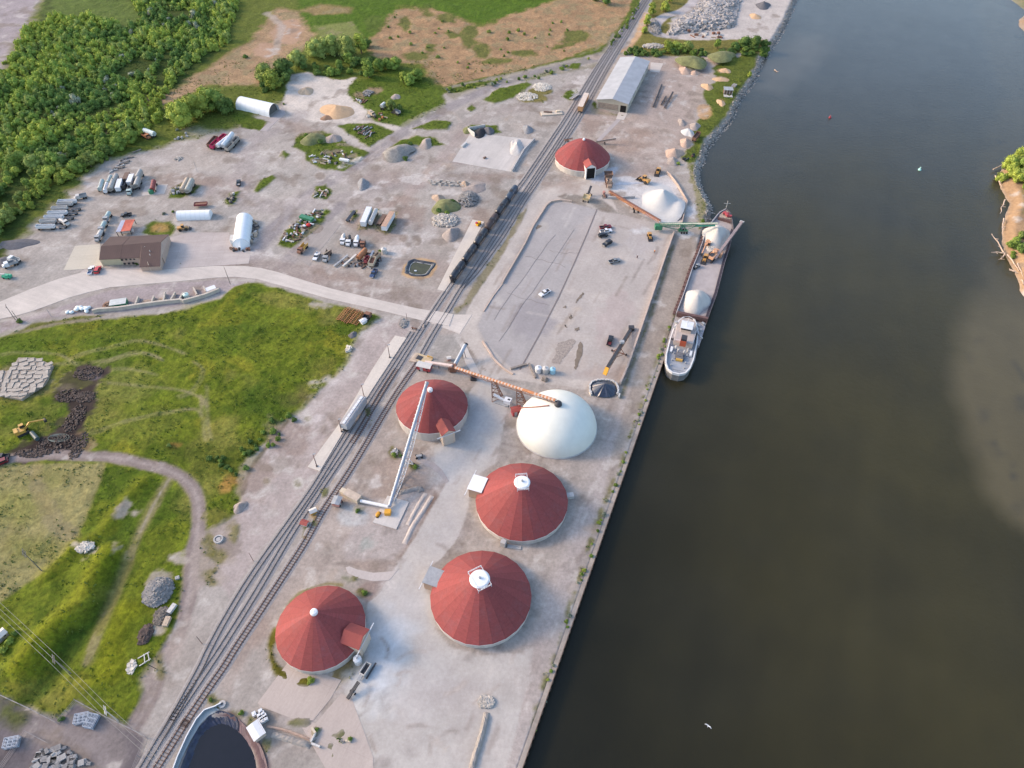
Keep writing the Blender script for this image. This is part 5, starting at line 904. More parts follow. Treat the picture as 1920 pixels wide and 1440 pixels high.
def cabtruck(label,px,py,to,m,rear=None,rm=None,l=6.5,name='truck',cat='truck',load=None):
 g=G(px,py);r=thing(name,label,cat,(g.x,g.y,max(.05,ZAT(g.x,g.y))),heading((px,py),to));hl=l/2
 MB().box(hl-1.9,0,1.7,1.7,2.2,1.8).extr([(hl-1.05,.8),(hl,.8),(hl,1.5),(hl-.2,1.7),(hl-1.05,1.85)],-.85,.85).build('cab',m,r);MB().box(hl-1.03,0,2.15,.1,1.9,.6).build('windscreen',GLASS,r);MB().box(-.3,0,.8,l*.9,.9,.25).build('chassis',DARK,r)
 if rear=='box':MB().box(-1.3,0,1.9,l-2.8,2.2,1.9).build('cargo_box',rm,r)
 if rear=='dump':b_=MB();LL=l-2.8;b_.box(-1.3,1.05,1.7,LL,.1,1.2).box(-1.3,-1.05,1.7,LL,.1,1.2).box(-1.3,0,1.15,LL,2.1,.12).box(-1.3+LL/2,0,1.8,.12,2.1,1.4);b_.build('dump_body',rm,r)
 if rear=='drum':MB().lathe([(.5,-1.9),(1.0,-1.0),(1.15,0),(1.05,.9),(.7,1.6)],12);t=MB().tube((-2.9,0,2.6),(-1.2,0,2.2),.5,1.1).tube((-1.2,0,2.2),(.4,0,1.8),1.1,.7);t.build('mixer_drum',rm,r)
 if rear=='tank':MB().tube((-hl+.2,0,1.7),(hl-2.9,0,1.7),1.0,n=16).build('tank',rm,r)
 b_=MB();[b_.tube((x,s*1.0-.2,.48),(x,s*1.0+.15,.48),.48) for x in (-hl+.8,-hl+1.9,hl-1.0) for s in (-1,1)];b_.build('wheels',TYRE,r)
 if load:MB().beam((-hl+.2,.3,1.4),(hl-1.5,-.2,4.2),.35).build('crane_arm',load,r)
 return r
MINT=mat('mint_tank_paint',(.34,.42,.40),rough=.45,var=.15);TANKG=mat('grey_tank_paint',(.33,.31,.28),rough=.5,var=.15);TAN=mat('tan_paint',(.42,.33,.24),rough=.6,var=.15)
for (x,y),lab,rm in [((203,412),'mint-grey tank truck at the top of the short line left of the red shed',MINT),((194.5,431),'mint-grey tank truck in the middle of the short line left of the red shed',MINT),((188,447),'pale truck at the lower end of the short line near the brown office',OFFW)]:cabtruck(lab,x,y,(x-5,y+9),GREYM,'tank',rm,l=7.2,name='tank_truck',cat='tank truck')
cl=[((190,361),(195,345),'tank',MINT,'mint tank trailer at the far left of the cluster below the woods'),((200,365),(204,351),'tank',WHITE,'short white tank trailer, second from left in the front of the trailer cluster'),((206,349),(211,337),'tank',MINT,'small mint tank trailer behind the white one in the trailer cluster'),((210,364),(217,346),'hop',TANKG,'grey-brown hopper trailer in the front centre of the trailer cluster'),((217,348),(222,337),'hop',TANKG,'grey-brown hopper trailer in the back row of the trailer cluster, left of centre'),
  ((224,362),(229,345),'box',WHITE,'narrow white box trailer in the middle of the trailer cluster'),((233,358),(237,343),'dump',DARK,'open trailer with a dark load near the centre of the trailer cluster'),((238,345),(243,333),'box',BROWNM,'brown box trailer at the back centre of the trailer cluster'),((245,351),(251,336),'box',WHITE,'tall white trailer right of centre in the trailer cluster'),((252,357),(256,342),'dump',TANKG,'open dark-floored trailer second from right in the trailer cluster'),((258,357),(263,343),'hop',TANKG,'grey hopper trailer at the right front of the trailer cluster'),((260,342),(267,329),'hop',TANKG,'grey-brown trailer standing furthest back at the right of the trailer cluster')]
for a,b_,k,m_,lab in cl:semi(lab,b_,a,k,m_,'trailers parked in a cluster below the woods',roof=(WHITE if m_ is WHITE else None) if k in ('box',) else (TANKG if k=='hop' else DARK),h=3.0)
cabtruck('pale green truck at the front of the trailer cluster below the woods',245,362,(243,370),MINT,'dump',TANKG,l=6)
semi('short dark red tank trailer standing on its own pale pad',(291,346),(288,362),'tank',mat('red_tank',(.20,.035,.03),rough=.6),name='tank_trailer',w=2.6);MBt=G(288.5,357)
r=thing('green_tank','bright green vertical vessel at the front of the red tank on the pale pad','tank',(MBt.x-.2,MBt.y-2.6,.07));MB().lathe([(1.3,0),(1.3,1.6),(1.0,2.0),(.2,2.2)],16).build('shell',GREENP,r);MB().lathe([(.3,2.1),(.3,2.5)],8).build('hatch',DARK,r)
semi('left one of two long grey-brown trailers standing side by side on the grass island',(355,345),(344,366),'hop',TANKG,roof=TAN,w=2.6);semi('right one of two long grey-brown trailers standing side by side on the grass island',(363,346),(353,367),'hop',TANKG,roof=mat('grey_tarp',(.36,.35,.30)),w=2.6)
r=semi('open dark red skip container with scrap inside, above the white tent',(366,388),(390,386.5),'dump',mat('maroon',(.17,.03,.035),rough=.7),name='skip_container',cat='container',roof=RUST,h=1.9,w=2.4,wheels=False)
for a,b_,k,m_,rf,lab in [((407,263),(393,279),'dump',RUST,BROWNM,'rusty brown open trailer at the left of the colourful parked group'),((424,259),(412,269),'dump',PINK,RUST,'crimson open trailer, the further of two at the top left of the parked group'),((410,270),(398,282),'dump',PINK,RUST,'crimson open trailer, the nearer of two in the parked group'),
  ((438,258.5),(420,282),'hop',WHITE,WHITE,'long white tarped trailer in the middle of the colourful parked group'),((430,266),(410,282),'hop',WHITE,WHITE,'pale trailer just left of the long white one in the parked group'),((447,264),(438,274),'dump',TANKG,DARK,'grey dump trailer at the upper right of the colourful group'),((438,275),(426,286),'dump',TANKG,DARK,'grey dump trailer at the lower right of the colourful group')]:semi(lab,a,b_,k,m_,'trailers parked between the woods and the tent',roof=rf,w=2.3)
semi('white boat-shaped trailer half in the grass at the wood edge',(274,253),(293,260),'hop',mat('pale_mint',(.50,.58,.56)),roof=mat('pale_mint',0),w=2.5);r=cabtruck('orange old truck beside the pale trailer at the wood edge',276,260,(284,264),ORUST,'dump',ORUST,l=6)
semi('black low frame trailer lying left of the white trailers',(666,399),(651,418),'flat',BLACKP,w=1.5);semi('long white box trailer with an open rear, left in the middle yard group',(694,399),(682,428),'box',WHITE,roof=WHITE,h=3.4,w=2.6);semi('ribbed pale tank trailer next to the long white box trailer',(706,400),(695,425),'tank',OFFW,w=2.4)
semi('dark open flatbed between the tank trailer and the rust-topped trailer',(722,406),(710,424),'flat',BROWNM,w=2.2);semi('white box trailer with a rusty tan roof at the right of the group',(737,408),(721,436),'box',WHITE,roof=mat('tan_rust_roof',(.42,.27,.19),rough=.8),h=3.4,w=2.6);semi('empty dark gooseneck frame beside the rust-topped trailer',(728,408),(716,430),'flat',RUST,w=1.2)
cabtruck('left white truck of the three cabs parked side by side',644.5,454,(641.5,463),WHITE,'drum',OFFW,l=6);cabtruck('middle white truck of the three cabs parked side by side',655,457,(652,466),WHITE,'drum',DARK,l=6);cabtruck('right white truck with open bonnet of the three cabs',670,457,(667,466),WHITE,'drum',WHITE,l=6.5);cabtruck('rusty cabless truck right of the three white cabs',681,461,(680,468),RUST,'dump',BROWNM,l=4.8)
cabtruck('brown dump truck with a raised tan crane arm in the middle yard',614,484,(608,497),GREYM,'dump',BROWNM,l=8,load=TAN,name='crane_truck',cat='truck');cabtruck('yellow and rust truck at the foot of the narrow pale strip',568,470,(561,478),RUST,'dump',YELL,l=7)
cabtruck('pale mixer truck between the trailers at the left of the yard',123,421,(131,425),OFFW,'tank',GREYM,l=6);cabtruck('small grey truck above the row of white trailers',153,373,(145,375),OFFW,'dump',GREYM,l=6);cabtruck('upper white truck beside the dark gravel heap at the left edge',28,491,(20,489),WHITE,'dump',OFFW,l=6);cabtruck('lower white truck beside the dark gravel heap at the left edge',22,499,(13,502),WHITE,'dump',GREYM,l=6.5)
def railcar(label,a,b,kind,m,roof=None,grp=None,w=2.9,name=None):
 A,B=G(*a),G(*b);c=(A+B)/2;r=thing(name or {'tank':'tank_car','hop':'hopper_car','box':'box_car'}[kind],label,'rail car',(c.x,c.y,.34),math.atan2(B.y-A.y,B.x-A.x),grp);hl=(B-A).length/2-.2;hw=w/2
 if kind=='tank':
  MB().lathe([(.3,-hl+.1),(1.0,-hl+.35),(1.4,-hl+1.0),(1.4,hl-1.0),(1.0,hl-.35),(.3,hl-.1)],20)
  t=MB();pf=[(.2,-hl+.1),(1.2,-hl+.3),(1.62,-hl+.9),(1.62,hl-.9),(1.2,hl-.3),(.2,hl-.1)];n=20;vs=[]
  for rr_,x in pf:vs += [(x,rr_*math.cos(2*math.pi*i/n),2.3+rr_*math.sin(2*math.pi*i/n)) for i in range(n)]
  t.add(vs,[(j*n+i,(j+1)*n+i,(j+1)*n+(i+1) % n,j*n+(i+1) % n) for j in range(5) for i in range(n)]+[tuple(range(n))[::-1],tuple(range(5*n,6*n))]);t.build('tank',m,r);MB().tube((0,0,3.8),(0,0,4.3),.55).box(0,0,3.98,2.6,1.6,.06).build('dome_hatch',DARK,r);b_=MB();[b_.beam((x,s*1.45,1.0),(x,s*1.45,3.9),.07) for x in (-1.2,1.2) for s in (-1,1)];b_.box(hl-.9,0,1.35,.7,2.6,.06).box(-hl+.9,0,1.35,.7,2.6,.06);b_.build('ladder',GREYM,r)
 elif kind=='hop':
  MB().extr([(-hl+1.0,.9),(-hl+2.2,.75),(-hl*.35,.75),(0,1.5),(hl*.35,.75),(hl-2.2,.75),(hl-1.0,.9),(hl,1.9),(hl,4.0),(-hl,4.0),(-hl,1.9)],-hw,hw).build('body',m,r);MB().extr([(-hl,3.98),(hl,3.98),(hl,4.2),(-hl,4.2)],-hw*.8,hw*.8).build('roof',roof,r)
  b_=MB();[b_.box(x,0,4.35,1.5,.9,.2) for x in np.linspace(-hl*.84,hl*.84,8)];b_.build('hatch_covers',WHITE,r);b_=MB();[b_.box(x,s*(hw+.03),2.9,.12,.08,2.1) for x in np.linspace(-hl*.95,hl*.95,14) for s in (-1,1)];b_.build('ribs',m,r)
 else:MB().box(0,0,2.4,hl*2,w,2.9).build('body',m,r);MB().box(0,0,3.92,hl*2+.1,w+.1,.14).build('roof',roof,r);MB().box(0,-hw-.03,2.3,2.4,.08,2.4).build('door',RUST,r)
 MB().box(0,0,.95,hl*2+.3,1.1,.3).build('underframe',DARK,r)
 for s in (-1,1):
  t=MB().box(s*(hl-1.5),0,.55,2.4,2.0,.35).build('bogie',DARK,r);b_=MB();[b_.tube((s*(hl-1.5)+x,y-.1,.42),(s*(hl-1.5)+x,y+.1,.42),.42) for x in (-.8,.8) for y in (-.75,.75)];b_.build('wheels',DARK,t)
 return r
TBp=[Vector(q) for q in spline([(847,533),(905,449),(968,358)],60)];lens=[0]
for a,b_ in zip(TBp,TBp[1:]):lens.append(lens[-1]+(G(*a)-G(*b_)).length)
tl=lens[-1];nc=6;rs_=[RUST if False else BLACKP]*6
def at_len(s): 
 i=int(np.searchsorted(lens,s));i=min(max(i,1),len(lens)-1);f=(s-lens[i-1])/(lens[i]-lens[i-1]+1e-9);v=TBp[i-1]+(TBp[i]-TBp[i-1])*f;return (v.x,v.y)
cl_=['black tank car at the near end of the row, closest to the road','second black tank car counted from the road','third black tank car, beside the lower part of the pale strip','brownish-black tank car, the dull one in the middle of the row','black tank car just below the furthest one','bluish-black tank car at the far end of the row']
for i in range(nc):railcar(cl_[i],at_len(tl*i/nc+.2),at_len(tl*(i+1)/nc-.2),'tank',[BLACKP,BLACKP,BLACKP,mat('dull_brown_black',(.05,.032,.03),rough=.6,var=.3),BLACKP,mat('blue_black',(.035,.05,.075),rough=.4,var=.2)][i],grp='tank cars in a row on the main track')
railcar('long grey covered hopper car with white hatches beside the loading platform',(646,812),(684,757),'hop',mat('railcar_grey',(.36,.38,.40),rough=.5,var=.12),mat('railcar_roof',(.40,.37,.35),rough=.6));railcar('cream-roofed box car alone on the track below the warehouse',(1087,213),(1099,187),'box',mat('yellow_rust',(.42,.22,.10),rough=.7,var=.2),mat('cream_roof',(.56,.46,.38),rough=.7))
# --- buildings
def polyroof(b,pts,th=.15):
 p=[G(*q) for q in pts];n=len(p);nn=(p[1]-p[0]).cross(p[2]-p[0]).normalized();nn=nn if nn.z>0 else -nn
 if (p[1]-p[0]).cross(p[2]-p[0]).z<0:p=p[::-1]
 vs=p+[q-Vector((0,0,th)) for q in p];b.add(vs,[tuple(range(n)),tuple(range(2*n-1,n-1,-1))]+[(i,n+i,n+(i+1) % n,(i+1) % n) for i in range(n)]);return b
def gable(label,name,e0,e1,e2,h,rise,wallm,roofm,cat='building',over=.5,roof2=None):
 """e0,e1: near eave corners (gable end), e2: far eave corner behind e0; px at height h"""
 A,B,C_=G(*e0,h),G(*e1,h),G(*e2,h);w=(B-A);W=w.length;ax=(C_-A);rz=math.atan2(ax.y,ax.x);Lh=ax.length
 rt=thing(name,label,cat,((A.x+B.x)/2,(A.y+B.y)/2,0),rz);sgn=1 if (ax.x*w.y-ax.y*w.x)>0 else -1;W=abs((w-ax*(w.dot(ax)/ax.dot(ax))).length)
 MB().box(Lh/2,0,h/2-.1,Lh,W,h+.2).add([(x,y,z) for x in (0,Lh) for y,z in ((-W/2,h),(W/2,h),(0,h+rise))],[(3,4,5),(0,2,1)]).build('wall',wallm,rt)
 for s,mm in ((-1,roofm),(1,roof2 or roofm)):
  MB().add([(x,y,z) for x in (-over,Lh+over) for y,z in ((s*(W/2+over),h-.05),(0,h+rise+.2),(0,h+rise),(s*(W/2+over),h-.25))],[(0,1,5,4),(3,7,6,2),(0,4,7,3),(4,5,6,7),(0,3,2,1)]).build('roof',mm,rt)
 return rt,Lh,W
def ribmat(name,col,rough,sc,amt=.08,metal=0.):
 m=bpy.data.materials.new(name);m.use_nodes=True;l=m.node_tree.links;b=m.node_tree.nodes['Principled BSDF'];b.inputs['Roughness'].default_value=rough;b.inputs['Metallic'].default_value=metal
 tc=N(m,'ShaderNodeTexCoord');w=N(m,'ShaderNodeTexWave',bands_direction='X');w.inputs['Scale'].default_value=sc;w.inputs['Distortion'].default_value=0;l.new(tc.outputs['Object'],w.inputs['Vector'])
 t=N(m,'ShaderNodeTexNoise');t.inputs['Scale'].default_value=.25;t.inputs['Detail'].default_value=6;l.new(tc.outputs['Object'],t.inputs['Vector'])
 r=N(m,'ShaderNodeMapRange');r.inputs[3].default_value=1-amt;r.inputs[4].default_value=1+amt;l.new(w.outputs['Fac'],r.inputs[0]);r2=N(m,'ShaderNodeMapRange');r2.inputs[1].default_value=.3;r2.inputs[2].default_value=.7;r2.inputs[3].default_value=.88;r2.inputs[4].default_value=1.1;l.new(t.outputs[0],r2.inputs[0])
 x=N(m,'ShaderNodeMath',operation='MULTIPLY');l.new(r.outputs[0],x.inputs[0]);l.new(r2.outputs[0],x.inputs[1]);c=N(m,'ShaderNodeMix',data_type='RGBA',blend_type='MULTIPLY');c.inputs[0].default_value=1;c.inputs[6].default_value=(*col,1);l.new(x.outputs[0],c.inputs[7]);l.new(c.outputs[2],b.inputs['Base Color']);return m
rt,Lh,W=gable('long grey metal warehouse with a low gable roof beside the tracks','warehouse',(1120,185),(1177,195),(1164.5,107),5.6,1.5,ribmat('warehouse_siding',(.40,.36,.29),.7,.8),ribmat('zinc_roof_shaded',(.36,.36,.37),.5,.25,.04,.2),roof2=ribmat('zinc_roof_sunlit',(.42,.41,.40),.55,.25,.04,.1))  # sunward slope lighter and warmer: sunlight painted into the roof colour
b=MB();[b.box(-.05,y,2.3,.12,.35,4.6) for y in ()];MB().box(-.06,-W*.5+2.4,2.0,.12,3.4,4.0).build('doorway',mat('interior_shade',0),rt)  # near-black panel on the wall paints the shade inside the doorway
MB().box(-.03,W*.12,2.2,.08,W*.66,3.4).build('stained_panel',mat('weathered_panel',(.25,.20,.16),rough=.85,var=.3,scale=.5,stretch=(1,1,3)),rt)
for k in range(9):MB().box(Lh*(.1+.1*k),-W/2-.04,3.3,2.6,.1,2.6).build('side_door' if k % 3 else 'side_louvre',OFFW if k % 2 else GREYM,rt)
rt=thing('office_building','brown-roofed office and workshop building beside the pale main road','building',G(245,495));BR=ribmat('brown_metal_roof',(.075,.043,.038),.8,.35,.05);BRT=ribmat('brown_metal_roof_lit',(.105,.062,.052),.5,.35,.05);OW=mat('office_wall',(.40,.30,.24),rough=.8,var=.08);OW2=mat('office_yellow_wall',(.46,.40,.27),rough=.8,var=.06)
def inplace(o,root):o.parent=root;o.matrix_parent_inverse=root.matrix_basis.inverted();return o
ez,rz_=4.2,6.4
wl_=[G2((194,500,0)),G2((187.0,487.5,2))]
def foot(pts,z):return [G2((x,y,z)) for x,y in pts]
left=foot([(186.8,485),(226,483),(243.5,444),(208,445)],ez-.3)
b=MB().prism([left[0],left[1],left[2],left[3]],-.2,ez-.32);inplace(b.build('left_wing_wall',OW2),rt)
b=MB();polyroof(b,[(185.6,486.8,ez),(226,484.7,ez),(229.7,458.6,rz_),(189.5,461.2,rz_)]);polyroof(b,[(189.5,461.2,rz_),(229.7,458.6,rz_),(245,442.6,ez),(207,443.6,ez)]);inplace(b.build('left_wing_roof',BR),rt)
p=[G(186.3,486,ez),G(190.2,461.3,rz_-.15),G(207.6,444.2,ez)];p2=[q+Vector((.15,0,0)) for q in p];inplace(MB().add(p+p2,[(0,1,2),(5,4,3),(0,3,4,1),(1,4,5,2)]).build('gable_end',OW2),rt)
right=foot([(226.5,484),(262,483),(304,481),(316,440.5),(246,443.5)],ez-.4);inplace(MB().prism(foot([(263,484),(262.4,499),(299.5,497.0),(304,481)],ez-1.2),-.2,ez-1.25).build('extension_wall',OW),rt);inplace(MB().prism(right,-.2,ez-.45).build('right_wing_wall',OW),rt)
b=MB();polyroof(b,[(226,484.9,ez-.05),(262.5,482.9,ez-.05),(266,456.2,rz_-.05),(229.9,459.2,rz_-.05)]);polyroof(b,[(262.3,483,ez-.05),(261.6,500.8,ez-1.0),(300.2,498.8,ez-1.0),(302,453.8,rz_-.05),(266,456.2,rz_-.05)]);polyroof(b,[(229.9,459.2,rz_-.06),(302,453.8,rz_-.06),(317.5,439.4,ez-.05),(245,442.5,ez-.05)]);inplace(b.build('right_wing_roof',BR),rt)
p=[G(299.7,497.5,ez-.95),G(301.6,454,rz_-.2),G(316.6,440,ez-.1)];p2=[q-Vector((.15,0,0)) for q in p];inplace(MB().add(p+p2,[(2,1,0),(3,4,5),(0,1,4,3),(1,2,5,4)]).build('gable_end',OW),rt)
for i,(x,y) in enumerate([(231,490),(239,489),(247,488.5),(254,488),(235,495),(243,494.5),(251,494)]):
 g=G(x,y,2.0 if i<4 else .9);inplace(MB().box(g.x,g.y-.35,3.0 if i<4 else 1.3,.8,.5,.7).build('window',GLASS),rt)
for i,(x,y) in enumerate([(308,462),(311,455),(305,475)]):g=G(x,y,1.5);inplace(MB().box(g.x+1.0,g.y,1.6,.3,2.6,2.6,.35).build('roller_door',WHITE),rt)
for i,(x,y) in enumerate([(262,461),(267,462),(281,471),(281,478),(272,464)]):g=G(x,y,5.4);inplace(MB().lathe([(.18,-.3),(.18,.5),(.05,.6)],8,c=(g.x,g.y,5.4)).build('roof_vent',OFFW),rt)
rt=thing('open_shed','open shed with an orange-red roof and a blue lean-to strip north of the brown office','shed',G(235,436));b=MB();polyroof(b,[(226,434,2.9),(244,432,2.9),(252.5,411,2.9),(235,412.5,3.3)],.12);inplace(b.build('red_roof',mat('orange_red_tin',(.50,.095,.045),rough=.55,var=.12)),rt);b=MB();polyroof(b,[(217,435,2.3),(226,434,2.85),(235,412.5,3.2),(227,413.5,2.4)],.12);inplace(b.build('blue_roof',mat('blue_grey_tin',(.16,.19,.30),rough=.5,var=.1)),rt)
b=MB();[b.beam(G(x,y,0),G(x,y,2.4),.2) for x,y in []];pts=[G(x,y,2.5) for x,y in ((218,434.5),(226,433.5),(243.5,431.5),(251.5,411.5),(228,414))];[b.beam((q.x,q.y,0),(q.x,q.y,2.4),.25) for q in pts];inplace(b.build('post',DARK),rt)
semi('narrow white container lying in front of the red and blue shed',(229,440),(252,437),'box',OFFW,name='container',cat='container',h=2.1,w=1.6,wheels=False)
TENT=mat('tent_fabric',(.72,.74,.75),rough=.5,var=.03,scale=.3)
def tent(label,a,b,w,h,open_end=None,close_slope=0.):
 A,B=G(*a),G(*b);Lh=(B-A).length;rt=thing('arched_tent',label,'tent',A,math.atan2(B.y-A.y,B.x-A.x));n=18;R=MB();ring=[(-w/2*math.cos(math.pi*k/n),h*math.sin(math.pi*k/n)**.85) for k in range(n+1)];nx=14
 vs=[(Lh*i/nx,y*(1+.0*i),z*(1+.012*math.sin(i*math.pi))) for i in range(nx+1) for y,z in ring];R.add(vs,[(i*(n+1)+k,(i+1)*(n+1)+k,(i+1)*(n+1)+k+1,i*(n+1)+k+1) for i in range(nx) for k in range(n)])
 o=len(R.v)
 R.build('cover',TENT,rt,smooth=True);q=MB();[q.add([(x+dx,y*1.01,z*1.012+.01) for dx in (-.06,.06) for y,z in ring],[(k,k+1,n+2+k,n+1+k) for k in range(n)]) for x in np.linspace(0,Lh,nx//2+1)];q.build('hoop',mat('tent_rib',(.62,.64,.64),rough=.6,var=0),rt)
 for e,x in (('a',0),('b',Lh)):
  sg=-1 if e=='a' else 1
  if open_end==e:MB().add([(x-sg*1.5,y*.97,z*.97) for y,z in ring],[tuple(range(n+1))]).build('opening',mat('tent_shade',(.10,.10,.095),rough=1,var=.1),rt)  # dark sheet set back in the open end stands in for shade
  else:
   sl_=close_slope if e=='a' else 0.05;MB().add([(x+sg*.02,y*.99,z*.99) for y,z in ring]+[(x+sg*(.02+sl_*(1-abs(y)/(w/2))),y*.99,.0) for y,z in ring],[(k,k+1,n+2+k,n+1+k) for k in range(n)]).build('end_wall',TENT,rt)
 return rt
tent('large white arched tent with its right end open, below the trees',(453,199),(515,213),9.6,5.6,'b');tent('low white arched tent lying level, right of the brown office',(335,408),(396.5,406),5.4,3.4);tent('upright-standing white arched tent next to the timber pallets',(453,463),(460,414),7.8,4.6,None,2.6)
rt=thing('side_shed','small white lean-to against the left side of the upright white tent','shed',G(437.5,453),heading((436,462),(439,444)));MB().box(0,0,1.1,4.2,1.6,2.2).build('wall',WHITE,rt);MB().box(0,0,2.28,4.4,1.8,.14).build('roof',OFFW,rt)
shed('white-roofed hut between the black pond and the totes',484,1374,heading((478,1360),(493,1386)),4.0,2.9,2.2,mat('hut_cream',(.52,.42,.34),rough=.7),WHITE,.05,'hut',doors=True)
# --- heaps
def heapmat(name,col,sc=1.0,var=.2):return mat(name,col,rough=.97,var=var,scale=sc,bump=.25)
GVL=heapmat('grey_gravel',S(160,150,148));SAND=heapmat('sand',S(205,172,140),.7,.12);SALT=heapmat('white_salt',(.46,.455,.44),.5,.06);DKG=heapmat('dark_gravel',S(104,104,112));BLK=heapmat('black_ore',(.03,.028,.032),1.5,.4);TOPG=heapmat('weedy_heap',S(120,124,84),.5,.35);PINKG=heapmat('pinkish_gravel',S(190,165,152));BLUG=heapmat('blue_grey_stone',S(140,142,150),1.2,.3)
def heap(label,px,py,rx,ry,h,m,ang=0.,name='gravel_pile',cat='pile',seed=None,peaks=None,grp=None,flat=1.0,rough=.12,zb=0.):
 """rx, ry half-sizes in photo pixels along/across; becomes metres on the ground"""
 s=SCL(px,py);c=G(px,py);up_=(G(px,py-1)-G(px,py+1)).length/2;a=rx*s;b_=ry*up_;rn=int(px*7+py*13) if seed is None else seed;n=26;k=9;o=MB();vs=[]
 pk=peaks or [(0,0,1)];th=np.array([2*math.pi*i/n for i in range(n)])
 for j in range(k+1):
  f=1-j/k
  for i in range(n):
   ed=1+.16*math.sin(th[i]*2+rn)+.09*math.sin(th[i]*3+rn*2)+.05*math.sin(th[i]*5+rn*3);x=a*f*ed*math.cos(th[i]);y=b_*f*ed*math.sin(th[i]);z=0
   for (qx,qy,qh) in pk:z=max(z,qh*(1-min(1,math.hypot((x/a-qx),(y/b_-qy))/(1.0*ed*(1-.0*abs(qx)) if (qx,qy)==(0,0) else .75))**flat))
   z=z*h*(1+rough*float(fbm(np.array(x+px),np.array(y+py),1.6+a*.12,rn % 50)))-(.15 if j==0 else 0);vs.append((x,y,z))
 o.add(vs,[(j*n+i,j*n+(i+1) % n,(j+1)*n+(i+1) % n,(j+1)*n+i) for j in range(k) for i in range(n)]);ob=o.build(name,m,smooth=True,label=label,cat=cat,group=grp);ob.location=(c.x,c.y,ZAT(c.x,c.y)+.05+zb);ob.rotation_euler=(0,0,ang);return ob
heap('big white salt heap walled in beside the river',1240,381,46,32,7.6,SALT,name='salt_pile',peaks=[(0,.05,1),(.62,-.35,.48)],flat=1.0,rough=.06)
heap('small sharp white-grey heap on the pale storage pad',969,278,15,15,3.0,mat('white_grey_heap',(.42,.40,.38),rough=.95),name='salt_pile',peaks=[(0,0,1),(-.5,.4,.6)])
HP=[('small grey cone heap, upper left of the shore yard',1278,230,8,7,1.8,GVL),('pale grey heap among grass at the right of the shore row',1303,238,10,8,2.0,GVL),('white-topped heap in the middle of the shore row',1290,249,11,9,2.2,SALT),('pinkish heap just above the two big ones on the shore',1285,268,10,10,2.6,PINKG),('largest grey heap of the shore row, with two tones',1264,288,17,11,3.0,PINKG),('lowest grey heap of the shore row',1261,303,12,8,2.2,GVL),
  ('grey cone heap near the centre of the yard',681,346,12,11,2.8,BLUG),('grey cone heap right of the long stepped mound',799,270,13,10,2.6,GVL),('tan and grey cone heap below the rubble, near the pale strip',846,440,17,13,3.4,GVL),('small blue-grey cone heap above the storage pad',989,243,11,8,2.4,BLUG),('dark grey heap behind the black bin',916,246,11,7,2.2,DKG),('sandy end of the heap left of the black bin',878,244,10,7,2.0,TOPG),
  ('wide orange sand heap on the white gravel clearing',632,209,34,13,3.6,SAND),('low brownish mound further back on the white clearing',574,171,13,9,2.2,heapmat('brown_sand',S(190,170,150))),('small brown spoil at the foot of the orange sand heap',613,221,11,6,1.2,heapmat('brown_spoil',S(150,120,100))),
  ('brown gravel mound beside the round tan mounds east of the warehouse',1284,133,12,7,2.4,PINKG),('low brown gravel mound right of its twin east of the warehouse',1303,137,9,5,1.6,PINKG),('sandy hummock on the green river bank, uppermost',1360,133,10,5,1.6,SAND),('flat sandy hummock on the green bank, widest',1352,150,18,4,1.2,SAND),('sandy hummock at the left edge of the green bank',1326,163,11,6,1.8,SAND),('sandy hummock below the grey tin shed on the bank',1352,193,8,6,1.4,SAND),
  ('dark heap at the top of the quarry',1431,11,14,7,3.2,DKG),('small tan heap in the quarry',1416,31,12,5,1.8,SAND),('black cone heap beside the second pond of the quarry',1442,-14,12,6,3,DKG),
  ('dark bluish gravel bank at the left edge of the yard, upper',30,458,38,10,1.2,DKG),('dark bluish gravel bank at the left edge of the yard, lower',4,491,16,10,1.3,DKG),('tan heap topped by grass right of the round rubble',822,372,12,8,2.0,heapmat('tan_grey',S(176,156,142))),('grey slope heap right of the concrete blocks',890,352,26,10,1.4,GVL),
  ('tan cone heap beside the quarried blocks',872,346,8,7,2.2,heapmat('tan_grey',0)),('small grey spoil in the scrap meadow',742,172+10,8,6,1.2,GVL),('pale boulder-like spoil at the meadow edge',450,951,13,12,1.6,GVL),('little grey heap by the meadow tip',662,628,9,6,1.0,DKG),('grey spoil near the level crossing',795,612,4,4,.8,GVL)]
for lab,x,y,rx,ry,h,m_ in HP:heap(lab,x,y,rx,ry,h,m_)
heap('long stepped mound of grey-tan spoil in the yard centre',747,288,30,15,4.0,heapmat('spoil_grey',S(150,146,144),.8,.3),ang=.5,peaks=[(0,0,1),(-.45,-.1,.95),(.45,.1,.85)],flat=1.6)
heap('grass-grown mound with a pale slope above the scrap meadow',588,262,22,12,3.4,TOPG,flat=1.8);heap('pale rock-strewn mound right of the grass-grown one',625,260,15,9,2.2,GVL,flat=1.5)
heap('big weedy mound right of the warehouse, furthest left',1296,124,26,12,3.2,TOPG,flat=1.8);heap('big weedy mound right of the warehouse, nearer the river',1352,112,26,10,2.6,TOPG,flat=1.8);heap('weedy heap between the rubble heaps in the yard centre',836,388,24,17,3.0,TOPG,flat=1.7)
